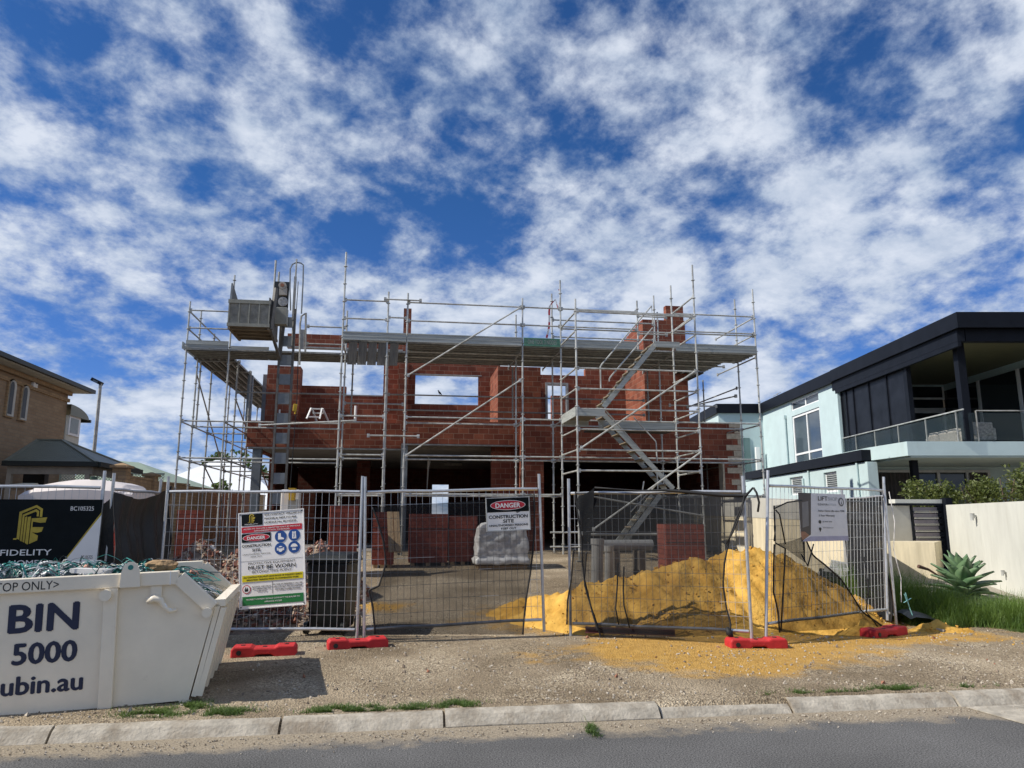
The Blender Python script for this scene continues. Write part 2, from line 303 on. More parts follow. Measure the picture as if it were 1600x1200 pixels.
# ------------------------------------------------------------------ lettering
def text(parent, s, x, y, wd=None, ht=None, size=None, m=None, z=0.002, bold=0.0, align='L', name='lettering', shear=0.0, thick=0.001):
    cu = bpy.data.curves.new('t', 'FONT'); cu.body = s; cu.size = 1.0; cu.resolution_u = 3; cu.shear = shear; cu.fill_mode = 'FRONT' if hasattr(cu, 'fill_mode') else cu.fill_mode
    ob = bpy.data.objects.new('t', cu); link(ob)
    me = bpy.data.meshes.new_from_object(ob); bpy.data.objects.remove(ob); bpy.data.curves.remove(cu)
    n = len(me.vertices); co = np.zeros(n*3); me.vertices.foreach_get('co', co); co = co.reshape(-1, 3)
    mn = co.min(0); mxx = co.max(0); w0 = mxx[0]-mn[0]; h0 = 0.73
    sy = ht/h0 if ht else (wd/w0 if wd else size); sx = wd/w0 if wd else sy
    co[:, 0] = (co[:, 0]-mn[0])*sx; co[:, 1] = co[:, 1]*sy; W = w0*sx
    co[:, 0] += x - (W/2 if align == 'C' else W if align == 'R' else 0); co[:, 1] += y; co[:, 2] = z
    fs = [tuple(p.vertices) for p in me.polygons]; bpy.data.meshes.remove(me); b = MB(); e = bold*sy
    for k, (dx, dy) in enumerate(((0, 0), (e, 0), (-e, 0), (0, e*.7), (0, -e*.7)) if bold > 0 else ((0, 0),)): b.add(co+np.array([dx, dy, k*.00025]), fs)
    o = b.build(name, m); o.parent = parent
    return o
def ell(cx, cy, rx, ry, n=40): return [(cx+rx*math.cos(2*math.pi*i/n), cy+ry*math.sin(2*math.pi*i/n)) for i in range(n)]
def rect(x0, y0, x1, y1): return [(x0, y0), (x1, y0), (x1, y1), (x0, y1)]
# ================================================================== SETTING
def ground_material():
    m = bpy.data.materials.new('site_earth'); m.use_nodes = True; nt = m.node_tree; N = nt.nodes.new; L = nt.links.new
    p = nt.nodes['Principled BSDF']; p.inputs['Roughness'].default_value = 0.95; p.inputs['Specular IOR Level'].default_value = 0.15
    tc = N('ShaderNodeTexCoord'); co = tc.outputs['Object']
    def noise(s, d=6, r=0.6, dist=0.0):
        n = N('ShaderNodeTexNoise'); n.inputs['Scale'].default_value = s; n.inputs['Detail'].default_value = d; n.inputs['Roughness'].default_value = r; n.inputs['Distortion'].default_value = dist
        L(co, n.inputs[0]); return n.outputs[0]
    def ramp(f, a, b, c1, c2):
        cr = N('ShaderNodeValToRGB'); L(f, cr.inputs[0]); cr.color_ramp.elements[0].position = a; cr.color_ramp.elements[1].position = b
        cr.color_ramp.elements[0].color = (*c1, 1); cr.color_ramp.elements[1].color = (*c2, 1); return cr.outputs[0]
    def mix(f, a, b, t='MIX'):
        mx = N('ShaderNodeMix'); mx.data_type = 'RGBA'; mx.blend_type = t
        if isinstance(f, float): mx.inputs[0].default_value = f
        else: L(f, mx.inputs[0])
        L(a, mx.inputs[6]); L(b, mx.inputs[7]); return mx.outputs[2]
    def M(op, a, b):
        n = N('ShaderNodeMath'); n.operation = op
        for i, v in enumerate((a, b)):
            if isinstance(v, (int, float)): n.inputs[i].default_value = v
            else: L(v, n.inputs[i])
        return n.outputs[0]
    base = ramp(noise(0.9, 8, 0.65), 0.3, 0.72, (0.235, 0.186, 0.128), (0.47, 0.392, 0.288))
    vor = N('ShaderNodeTexVoronoi'); vor.inputs['Scale'].default_value = 55; L(co, vor.inputs[0])
    peb = ramp(vor.outputs['Color'], 0.15, 0.85, (0.15, 0.115, 0.08), (0.66, 0.57, 0.43))
    pm = N('ShaderNodeMapRange'); L(noise(1.6, 5, 0.7), pm.inputs[0]); pm.inputs[1].default_value = 0.42; pm.inputs[2].default_value = 0.62; pm.inputs[3].default_value = 0.12; pm.inputs[4].default_value = 0.9
    c = mix(pm.outputs[0], base, peb)
    patch = ramp(noise(0.55, 7, 0.6, 0.6), 0.34, 0.62, (0.62, 0.58, 0.52), (1.12, 1.1, 1.06)); c = mix(1.0, c, patch, 'MULTIPLY')
    fine = ramp(noise(70, 3, 0.7), 0.3, 0.7, (0.5, 0.5, 0.5), (1.4, 1.4, 1.4)); c = mix(1.0, c, fine, 'MULTIPLY')
    # yellow sand trodden into the ground: ellipse in front of the pile + strip behind the fence
    sp = N('ShaderNodeSeparateXYZ'); L(co, sp.inputs[0]); x, y = sp.outputs[0], sp.outputs[1]
    def blob(cx, cy, rx, ry):
        return M('SUBTRACT', 1.0, M('SQRT', M('ADD', M('POWER', M('DIVIDE', M('SUBTRACT', x, cx), rx), 2.0), M('POWER', M('DIVIDE', M('SUBTRACT', y, cy), ry), 2.0)), 0.0))
    b = M('MAXIMUM', blob(4.0, 8.9, 2.7, 1.35), blob(6.2, 9.3, 2.3, 0.8)); b = M('MAXIMUM', b, blob(5.0, 11.3, 4.6, 2.4)); b = M('MAXIMUM', b, M('SUBTRACT', blob(3.5, 8.0, 1.5, 0.8), 0.15))
    b = M('MAXIMUM', b, M('SUBTRACT', blob(-0.3, 12.5, 1.2, 1.0), 0.35))
    b = M('ADD', b, M('MULTIPLY', M('SUBTRACT', noise(1.7, 8, 0.7, 0.4), 0.5), 1.5))
    sm_ = N('ShaderNodeMapRange'); L(b, sm_.inputs[0]); sm_.inputs[1].default_value = 0.10; sm_.inputs[2].default_value = 0.40; sm_.inputs[4].default_value = 0.92
    sand = ramp(noise(9, 5), 0.3, 0.7, (0.45, 0.25, 0.055), (0.62, 0.37, 0.095))
    c = mix(sm_.outputs[0], c, sand)
    L(c, p.inputs['Base Color'])
    bp = N('ShaderNodeBump'); bp.inputs['Strength'].default_value = 0.9; bp.inputs['Distance'].default_value = 0.04
    h = M('ADD', M('MULTIPLY', noise(22, 6, 0.7), 1.0), M('MULTIPLY', vor.outputs['Distance'], 0.5)); L(h, bp.inputs['Height']); L(bp.outputs[0], p.inputs['Normal'])
    return m
def road_material():
    m = bpy.data.materials.new('asphalt'); m.use_nodes = True; nt = m.node_tree; N = nt.nodes.new; L = nt.links.new
    p = nt.nodes['Principled BSDF']; p.inputs['Roughness'].default_value = 0.9; p.inputs['Specular IOR Level'].default_value = 0.25
    tc = N('ShaderNodeTexCoord'); co = tc.outputs['Object']
    v = N('ShaderNodeTexNoise'); v.inputs['Scale'].default_value = 85; v.inputs['Detail'].default_value = 2; v.inputs['Roughness'].default_value = 0.7; L(co, v.inputs[0])
    cr = N('ShaderNodeValToRGB'); L(v.outputs[0], cr.inputs[0]); e = cr.color_ramp.elements; e[0].position = 0.34; e[0].color = (0.028, 0.028, 0.029, 1); e[1].position = 0.70; e[1].color = (0.20, 0.197, 0.192, 1)
    n = N('ShaderNodeTexNoise'); n.inputs['Scale'].default_value = 0.8; n.inputs['Detail'].default_value = 6; L(co, n.inputs[0])
    r1 = N('ShaderNodeMapRange'); L(n.outputs[0], r1.inputs[0]); r1.inputs[1].default_value = 0.3; r1.inputs[2].default_value = 0.7; r1.inputs[3].default_value = 0.75; r1.inputs[4].default_value = 1.2
    mu = N('ShaderNodeMix'); mu.data_type = 'RGBA'; mu.blend_type = 'MULTIPLY'; mu.inputs[0].default_value = 1; L(cr.outputs[0], mu.inputs[6]); L(r1.outputs[0], mu.inputs[7])
    sp = N('ShaderNodeSeparateXYZ'); L(co, sp.inputs[0])
    n2 = N('ShaderNodeTexNoise'); n2.inputs['Scale'].default_value = 1.8; n2.inputs['Detail'].default_value = 8; n2.inputs['Roughness'].default_value = 0.72; L(co, n2.inputs[0])
    def M(op, a, b):
        q = N('ShaderNodeMath'); q.operation = op
        for i, k in enumerate((a, b)):
            if isinstance(k, (int, float)): q.inputs[i].default_value = k
            else: L(k, q.inputs[i])
        return q.outputs[0]
    dd = M('ADD', M('SUBTRACT', sp.outputs[1], 6.10), M('MULTIPLY', M('SUBTRACT', n2.outputs[0], 0.5), 1.1))
    rr = N('ShaderNodeMapRange'); L(dd, rr.inputs[0]); rr.inputs[1].default_value = -0.06; rr.inputs[2].default_value = 0.16; rr.inputs[4].default_value = 0.95
    n3 = N('ShaderNodeTexNoise'); n3.inputs['Scale'].default_value = 60; n3.inputs['Detail'].default_value = 4; L(co, n3.inputs[0])
    c3 = N('ShaderNodeValToRGB'); L(n3.outputs[0], c3.inputs[0]); c3.color_ramp.elements[0].position = 0.3; c3.color_ramp.elements[0].color = (0.15, 0.12, 0.085, 1); c3.color_ramp.elements[1].position = 0.7; c3.color_ramp.elements[1].color = (0.40, 0.34, 0.25, 1)
    mx = N('ShaderNodeMix'); mx.data_type = 'RGBA'; L(rr.outputs[0], mx.inputs[0]); L(mu.outputs[2], mx.inputs[6]); L(c3.outputs[0], mx.inputs[7])
    L(mx.outputs[2], p.inputs['Base Color'])
    bp = N('ShaderNodeBump'); bp.inputs['Strength'].default_value = 0.5; bp.inputs['Distance'].default_value = 0.008; L(v.outputs[0], bp.inputs['Height']); L(bp.outputs[0], p.inputs['Normal'])
    return m
def setting():
    # one ground sheet: fine near the site, coarse to the horizon
    xs = sorted(set([-400, -200, -100, -60, -40, -25]+[round(v, 3) for v in np.arange(-16, 22.01, 0.16)]+[25, 40, 60, 100, 200, 400]))
    ys = sorted(set([-200, -60, -20, -5, 3, 6.5, 6.57]+[round(v, 3) for v in np.arange(6.66, 15.0, 0.12)]+[round(v, 3) for v in np.arange(15.0, 24.1, 0.35)]+[26, 29, 34, 45, 70, 120, 300, 600]))
    vs = [(x, y, (gz(x, y) if y < 60 else 0.75) if y > 6.6 else (-0.02 if y < 6.55 else 0.03)) for y in ys for x in xs]; nx = len(xs)
    fs = [(j*nx+i, j*nx+i+1, (j+1)*nx+i+1, (j+1)*nx+i) for j in range(len(ys)-1) for i in range(nx-1)]
    tag(MB().add(vs, fs).build('ground', ground_material(), smooth=True), 'bare gravelly earth of the building site and verge', 'ground', kind='structure')
    b = MB(); b.add([(-300, -60, 0.0), (300, -60, 0.0), (300, 6.50, 0.0), (-300, 6.50, 0.0)], [(0, 1, 2, 3)])
    tag(b.build('road', road_material()), 'grey asphalt street with sand washed along its edge', 'road', kind='structure')
    # mountable concrete kerb in cast lengths
    kb = MB(); x = -14.0; i = 0
    prof = [(6.49, -0.05), (6.49, 0.006), (6.525, 0.045), (6.56, 0.08), (6.60, 0.10), (6.66, 0.107), (6.70, -0.05)]
    lens = [1.9, 2.5, 1.95, 1.75, 1.45, 0.62, 1.05, 1.7, 1.3, 1.85, 1.2, 1.6]
    while x < 26:
        ln = lens[i % len(lens)]; dz = rng.uniform(-0.008, 0.003); dy = rng.uniform(-0.01, 0.01); tl = rng.uniform(-0.006, 0.006)
        if 0.8 < x < 3.0: dz -= 0.034
        n = 30; vs = []
        for k in range(n+1):
            xx = x+ln*k/n; jag = 0
            for (py, pz) in prof:
                q = (mnoise.noise((xx*3, py*9, pz*9))*0.007+mnoise.noise((xx*17, py*25, pz*25))*0.003) if pz > 0 else 0
                vs.append((xx, py+dy+q, pz+(dz+tl*k/n if pz > 0 else 0)+q*0.6))
        m_ = len(prof); fs = [(k*m_+j, (k+1)*m_+j, (k+1)*m_+j+1, k*m_+j+1) for k in range(n) for j in range(m_-1)]
        fs += [tuple(range(m_)), tuple(n*m_+j for j in range(m_-1, -1, -1))]
        kb.add(vs, [f[::-1] for f in fs]); x += ln+0.022; i += 1
    tag(kb.build('kerb', kerbm), 'weathered concrete kerb in short lengths along the street', 'kerb', kind='structure')
    # concrete crossover at the right edge of the road and driveway beyond the agave
    b = MB(); b.slab([(5.3, 5.2), (9, 5.0), (9, 6.44), (5.15, 6.44)], 0.004, 0.012)
    tag(b.build('crossover', conc), 'pale concrete crossover at the edge of the street', 'crossover', kind='structure')
    b = MB(); dv = []
    for yy in np.arange(6.9, 20.1, 0.55):
        for xx in np.arange(9.0, 20.1, 0.55): dv.append((xx+max(0, 10-yy)*0.0, yy, gz(xx, yy)+0.05))
    nx2 = len(np.arange(9.0, 20.1, 0.55)); ny2 = len(np.arange(6.9, 20.1, 0.55))
    b.add(dv, [(j*nx2+i, j*nx2+i+1, (j+1)*nx2+i+1, (j+1)*nx2+i) for j in range(ny2-1) for i in range(nx2-1)])
    tag(b.build('driveway', mat('washed_aggregate', (0.30, 0.27, 0.22), 0.9, 0, 0.25, 60, 0.3, 60), smooth=True), 'pale aggregate driveway beside the white wall', 'driveway', kind='structure')
    # loose stones
    cols = [mat('pale_stone', (0.42, 0.37, 0.30), 0.9, 0, 0.3, 20), mat('brown_stone', (0.24, 0.19, 0.14), 0.9, 0, 0.3, 20), mat('red_stone', (0.28, 0.13, 0.08), 0.9, 0, 0.3, 20)]
    b = MB()
    def stone(x, y, z, s, mi):
        q = Euler((random.uniform(0, 6), random.uniform(0, 6), random.uniform(0, 6))).to_matrix()
        vs = [Vector((x, y, z))+q @ Vector((a*s*random.uniform(.6, 1.3), b_*s*random.uniform(.6, 1.3), c*s*random.uniform(.4, .9))) for a, b_, c in ((1,0,0),(-1,0,0),(0,1,0),(0,-1,0),(0,0,1),(0,0,-1))]
        b.add(vs, [(0,2,4),(2,1,4),(1,3,4),(3,0,4),(2,0,5),(1,2,5),(3,1,5),(0,3,5)], mi)
    for _ in range(12500):
        y = 6.8+6.0*random.random()**1.5; x = random.uniform(-5, 10.5)
        if mnoise.noise((x*0.9, y*0.9, 7.0)) < -0.05 and random.random() < 0.75: continue
        s = 0.004+0.016*random.random()**3
        stone(x, y, gz(x, y)+s*0.25, s, 0 if random.random() < 0.7 else 1)
    for _ in range(3000):
        y = 6.42-abs(random.gauss(0, 0.16)); x = random.uniform(-5, 8); s = 0.003+0.009*random.random()**3
        stone(x, y, 0.004+s*0.3, s, 0 if random.random() < 0.65 else 1)
    for _ in range(90):
        y = random.uniform(6.9, 10); x = random.uniform(-3, 8); s = random.uniform(0.015, 0.035); stone(x, y, gz(x, y)+s*0.3, s, random.choice((0, 1, 1, 2)))
    tag(b.build('gravel', cols), 'loose gravel scattered over the verge and gutter', 'gravel', kind='stuff')
setting()
def blade(b, x, y, z, h, wd, lean, az, mi=0, seg=3, curl=1.0):
    dx, dy = math.cos(az), math.sin(az); px, py = -dy, dx; vs = []
    for k in range(seg+1):
        t = k/seg; o = lean*t**1.7*h*curl; zz = z+h*t*(1-0.25*lean*t); ww = wd*(1-t*0.92)/2
        vs += [(x+dx*o-px*ww, y+dy*o-py*ww, zz), (x+dx*o+px*ww, y+dy*o+py*ww, zz)]
    b.add(vs, [(2*k, 2*k+1, 2*k+3, 2*k+2) for k in range(seg)], mi)
def grasses():
    b = MB(); n = 0
    while n < 17000:
        y = random.uniform(9.2, 13.6); x = random.uniform(7.45, 10.6)
        # front edge runs from the fence corner right and towards the road
        fy = 10.25-(x-7.45)*0.60
        if x > 8.9: fy = 9.4-(x-8.9)*0.35
        if y < fy+0.25*mnoise.noise((x*2, 0, 3)) or y > fy+2.6-(max(0, x-8.2))*0.7: continue
        t = min(1, (y-fy)/0.5); h = (0.13+0.36*t)*random.uniform(0.55, 1.3)*(1.3 if x < 8.5 else 1.05 if x < 8.9 else 0.75)
        h *= 0.85+0.5*mnoise.noise((x*1.4, y*1.4, 9))
        blade(b, x, y, gz(x, y)-0.01, h, random.uniform(0.006, 0.013), random.uniform(0.2, 1.0), random.uniform(0, 6.3)); n += 1
    tag(b.build('lawn_grass', grassm), 'long green grass growing round the agave beside the driveway', 'grass', kind='stuff')
    b = MB()
    pix = [(245, 1109, 55), (355, 1108, 40), (300, 1100, 25), (560, 1104, 80), (500, 1110, 30), (712, 1096, 36), (925, 1118, 10), (1260, 1082, 18), (1215, 1086, 22), (1400, 1074, 45), (1335, 1080, 20), (1515, 1072, 16), (1575, 1074, 30), (1595, 990, 16), (1310, 1082, 14), (650, 1100, 20)]
    for (px, py, rp_) in pix:
        c = aZ(px, py, .13); e = aZ(px+rp_, py, .13); rx = e[0]-c[0]
        for _ in range(int(6500*rx)+220):
            x = c[0]+random.gauss(0, rx*0.5); y = c[1]+random.gauss(0, 0.075)
            if mnoise.noise((x*7, y*9, 2)) < -0.12 or (y < 6.72 and px != 925): continue
            blade(b, x, y, (gz(x, y) if y > 6.68 else 0.02)-.004, random.uniform(0.015, 0.055), random.uniform(0.005, 0.010), random.uniform(0.6, 1.6), random.uniform(0, 6.3), seg=2)
    tag(b.build('verge_grass', grassv), 'low patches of short grass behind the kerb', 'grass', kind='stuff')
grasses()
# ================================================================== HOUSE UNDER CONSTRUCTION
def house():
    t = thing('brick_house_under_construction', 'unfinished two storey red brick house wrapped in scaffolding', 'house', (2.9, 23, 0.7))
    P = lambda nm, b, m=brick, **k: b.build(nm, m, t, **k)
    WL, WM, WR, WU = 23.6, 22.9, 21.9, 25.0
    top = 4.69; soL = 3.88; soM = 3.98; gl = 0.55
    xs_mid0 = aY(628, 650, WM)[0]; xs_r0 = aY(821, 800, WR)[0]; pierR = aY(850, 800, WR)[0]; gR0 = aY(1130, 740, WR)[0]; gR1 = aY(1160, 740, WR)[0]; lin = aY(990, 720, WR)[2]
    P('balcony_parapet', MB().box(-4.75, xs_mid0, WL, WL+.23, soL, top).box(-4.75, -4.52, WL+.232, 33.6, soL, top))
    P('balcony_parapet', MB().box(xs_mid0+.002, xs_r0-.002, WM, WM+.23, soM, top))
    P('garage_wall', MB().box(xs_r0, pierR, WR, WR+.35, gl, lin-.001).box(gR0, gR1, WR, WR+.35, gl, lin-.001).box(xs_r0, gR1, WR, WR+.23, lin, top).box(xs_r0, xs_r0+.23, WR+.352, WM+1.2, gl, top-.004).box(gR1-.23, gR1, WR+.352, 34, gl, top-.004))
    P('garage_wall', MB().box(aY(768, 740, 23.4)[0], xs_r0-.003, 23.4, 23.63, gl, soM-.02))
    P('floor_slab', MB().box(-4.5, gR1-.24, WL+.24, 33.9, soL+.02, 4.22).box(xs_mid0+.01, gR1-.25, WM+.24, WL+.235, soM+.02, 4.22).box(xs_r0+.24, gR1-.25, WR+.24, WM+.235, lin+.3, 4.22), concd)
    # limestone quoins and mortar patches on the right corner
    z = 0.75; i = 0; qb = MB()
    while z < top-.1:
        ln = 0.40 if i % 2 else 0.16; l2 = ln+random.uniform(-.09, .10)
        qb.box(gR1-l2, gR1+.012, WR-.012, WR+.35, z, z+.168); z += .18; i += 1
    P('limestone_quoin', qb, limest)
    P('mortar_strip', MB().box(gR0-.004, gR0+.05, WR-.006, WR+.3, 0.8, lin-.01), limest)
    # steel posts and beams
    c = aY(401, 720, 23.75); P('steel_column', MB().box(c[0]-.13, c[0]+.13, 23.7, 23.96, gl, soL+.03), bsteel)
    c = aY(631, 740, 23.05); P('steel_column', MB().box(c[0]-.1, c[0]+.1, 23.0, 23.2, gl, soM+.03), bsteel)
    P('steel_beam', MB().box(-4.7, xs_mid0, WL+.02, WL+.21, soL-.05, soL-.005).box(xs_mid0+.02, xs_r0-.02, WM+.02, WM+.21, soM-.05, soM-.005).box(pierR-.1, gR0+.1, WR+.03, WR+.22, lin-.04, lin-.005), galv2)
    for px, py0, z1, yy in ((386, 640, 6.3, 24.6), (412, 640, 6.4, 24.9)):
        c = aY(px+(2 if px < 400 else 0), py0, yy); P('steel_post', MB().box(c[0]-.08, c[0]+.08, yy, yy+.14, 4.22, z1), bsteel)
    # ground floor interior
    wx0, wx1 = aY(675, 780, 33.6)[0], aY(701, 780, 33.6)[0]; wz1 = aY(688, 757, 33.6)[2]; wz0 = aY(688, 806, 33.6)[2]
    P('rear_wall', m=brickshade, b=MB().box(-4.7, wx0, 33.6, 33.85, gl, 3.9).box(wx1, gR1-.24, 33.6, 33.85, gl, 3.9).box(wx0, wx1, 33.6, 33.85, wz1, 3.9).box(wx0, wx1, 33.6, 33.85, gl, wz0))
    P('side_wall', MB().box(-4.7, -4.47, 27.5, 33.5, gl, soL-.01), brickshade)
    P('partition_wall', MB().box(aY(557, 745, 29)[0], aY(578, 745, 29)[0], 29, 29.23, gl, soL), brickshade); P('partition_wall', MB().box(4.0, 4.23, 24.2, 33.5, gl, soL+.01), brickshade)
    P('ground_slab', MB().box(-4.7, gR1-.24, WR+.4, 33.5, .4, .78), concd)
    # upper storey
    def xz(px, py, Y): q = aY(px, py, Y); return q[0], q[2]
    x0 = xz(599, 600, WU)[0]; x1 = xz(649, 600, WU)[0]; x2 = xz(748, 600, WU)[0]; x3 = xz(768, 600, WU)[0]
    zs = xz(700, 632, WU)[1]; zh = xz(700, 585, WU)[1]; zt = 6.98
    P('window_wall', MB().box(x0, x1, WU, WU+.23, 4.22, zt).box(x2, x3+.3, WU, WU+.23, 4.22, zt).box(x1, x2, WU, WU+.23, 4.22, zs).box(x1, x2, WU, WU+.23, zh, zt))
    P('lintel', MB().box(x1-.1, x2+.1, WU-.006, WU+.2, zh-.03, zh-.002), galv2)
    xp0, xp1 = xz(622, 600, 24.0)[0], xz(638, 600, 24.0)[0]
    P('brick_pier', MB().box(xp0, xp1, 24.0, 24.995, 4.22, 6.95))
    xq0, xq1 = xz(630.5, 500, 24.6)[0], xz(643, 500, 24.6)[0]; zq = xz(637, 473, 24.6)[1]
    P('brick_pier', MB().box(xq0, xq1, 25.3, 25.75, 6.2, zq))
    # projecting block left of the stair
    a0, a1 = xz(778, 610, WM)[0], xz(845, 610, WM)[0]
    P('bay_wall', MB().box(a0, a1, WM+.002, WM+.23, 4.695, 6.50).box(a0, a0+.23, WM+.234, WU-.002, 4.695, 6.50).box(a1-.23, a1, WM+.234, WU-.002, 4.695, 6.50))
    # wall with the small opening
    b0 = a1-.2; o0, o1 = xz(853, 610, WU)[0], xz(887, 610, WU)[0]; oz1 = xz(870, 601, WU)[1]; e1 = xz(985, 600, WU)[0]; zt1 = xz(870, 586, WU)[1]; zt2 = xz(940, 577, WU)[1]
    P('stair_wall', MB().box(b0, o0, WU+.01, WU+.24, 4.22, zt1).box(o1, xz(915, 600, WU)[0], WU+.01, WU+.24, 4.22, zt1).box(xz(915, 600, WU)[0], e1, WU+.01, WU+.24, 4.22, zt2).box(o0, o1, WU+.01, WU+.24, oz1, zt1))
    P('window_frame', MB().box(o0-.02, o0+.06, WU-.02, WU+.1, 4.9, oz1).box(o1-.06, o1+.02, WU-.02, WU+.1, 4.9, oz1).box(o0-.02, o1+.02, WU-.02, WU+.1, oz1-.004, oz1+.07), galv2)
    P('rear_upper_wall', MB().box(xz(862, 630, 29)[0], xz(900, 630, 29)[0], 29, 29.23, 4.22, xz(870, 618, 29)[1]))
    # right tower block with racked brickwork
    r0, r1 = xz(1008, 620, WM)[0], xz(1076, 620, WM)[0]
    ra = xz(1041, 500, WM)[0]; za = xz(1055, 478, WM)[1]; zb = xz(1032, 500, WM)[1]; zc = 6.95
    bk = MB().box(r0, r1, WM+.004, WM+.23, 4.22, 7.3).box(r0, r1-.02, WM+.005, WM+.228, 7.301, zb).box(ra, r1-.06, WM+.006, WM+.226, zb+.001, za)
    zz = 6.5; k = 0
    n_ = 8; ztop0 = zb; ztop1 = xz(980, 532, WU)[1]
    for k in range(n_):
        y0 = WM+.232+(2.1/n_)*k; bk.box(r0, r0+.23, y0, y0+2.1/n_-.001, 4.22, ztop0+(ztop1-ztop0)*k/(n_-1))
    P('tower_wall', bk)
    P('tower_wall', MB().box(r1-.23, r1-.001, WM+.232, 28, 4.22, 6.5))
    # left rooms
    l0 = xz(455, 605, 25.2)[0]; zl = xz(500, 603, 25.2)[1]; zl2 = xz(570, 619, 25.2)[1]; lm = xz(541, 605, 25.2)[0]
    P('bedroom_wall', MB().box(l0, lm, 25.2, 25.43, 4.22, zl).box(lm, x0+.1, 25.2, 25.43, 4.22, zl2))
    P('wall_plate', MB().box(lm, x0, 25.19, 25.44, zl2+.001, zl2+.04), galv2)
    c0 = xz(432, 590, 24.6)[0]; c1 = xz(469, 590, 24.6)[0]; zc1 = xz(450, 572, 24.6)[1]
    P('brick_pier', MB().box(c0, c1, 24.6, 25.19, 4.22, zc1).box(c0-.3, c0-.002, 24.62, 25.0, 4.22, xz(425, 570, 24.6)[1]))
    h0 = xz(449, 530, 25.3)[0]; hz1 = xz(500, 522.5, 25.3)[1]; hz0 = xz(500, 542, 25.3)[1]; h1 = xz(640, 540, 25.3)[0]
    P('lintel_beam', MB().box(h0, xq0-.002, 25.3, 25.53, hz0, hz1))
    P('lintel', MB().box(h0, xq0-.002, 25.29, 25.54, hz0-.05, hz0-.002), galv2)
    # services standing out of the slab
    for px, py1, yy, r in ((556, 634, 24.9, .045), (437, 640, 24.6, .03)):
        c = aY(px, py1, yy); P('conduit', MB().tube((c[0], yy, 4.2), (c[0], yy, c[2]), r, 8), whitep)
    return t
house()
# ================================================================== SCAFFOLDS
LV = (1.25, 2.33, 3.35, 4.38)
def standard(t, x, y, z0, z1, m=galv, ring0=None, cap=None):
    b = MB().tube((x, y, z0), (x, y, z1), 0.0255, 8)
    z = 0.95+(0.07 if ring0 is None else ring0)
    while z < z1-.08:
        if z > z0+.1: b.disc((x, y, z), (0, 0, 1), 0.052, 0.016, 8)
        z += 0.5
    return b.build('standard', m, t, smooth=False)
def led(t, p, q, m=galv, nm='ledger', r=0.0225):
    p = Vector(p); q = Vector(q); d = (q-p).normalized(); b = MB().tube(p, q, r, 8)
    for e, s in ((p, 1), (q, -1)): b.obox(e+d*s*0.035, 0.07 if abs(d.x) > .5 else .03, 0.07 if abs(d.y) > .5 else .03, 0.10, (0, 0, 0))
    return b.build(nm, m, t)
def plank_x(t, x0, x1, y, z, wd=0.225):
    b = MB().box(x0, x1, y, y+wd, z+.045, z+.05)
    for k in (0, 1): b.box(x0, x1, y+(wd-.018)*k, y+.018+(wd-.018)*k, z, z+.044, 1)
    b.box(x0, x1, y+wd*.5-.01, y+wd*.5+.01, z+.012, z+.044)
    return b.build('deck_plank', [deckm, galv2], t)  # dark pan, lighter flanges: shade of the recess put into the colours
def plank_y(t, x, y0, y1, z, wd=0.225):
    b = MB().box(x, x+wd, y0, y1, z+.045, z+.05)
    for k in (0, 1): b.box(x+(wd-.018)*k, x+.018+(wd-.018)*k, y0, y1, z, z+.044, 1)
    b.box(x+wd*.5-.01, x+wd*.5+.01, y0, y1, z+.012, z+.044)
    return b.build('deck_plank', [deckm, galv2], t)  # pan darker than its flanges, recess shade in the colour
SF, SI, SH = 19.8, 21.0, 22.55      # front row, inner row, house edge of the deck
DZ = 6.42
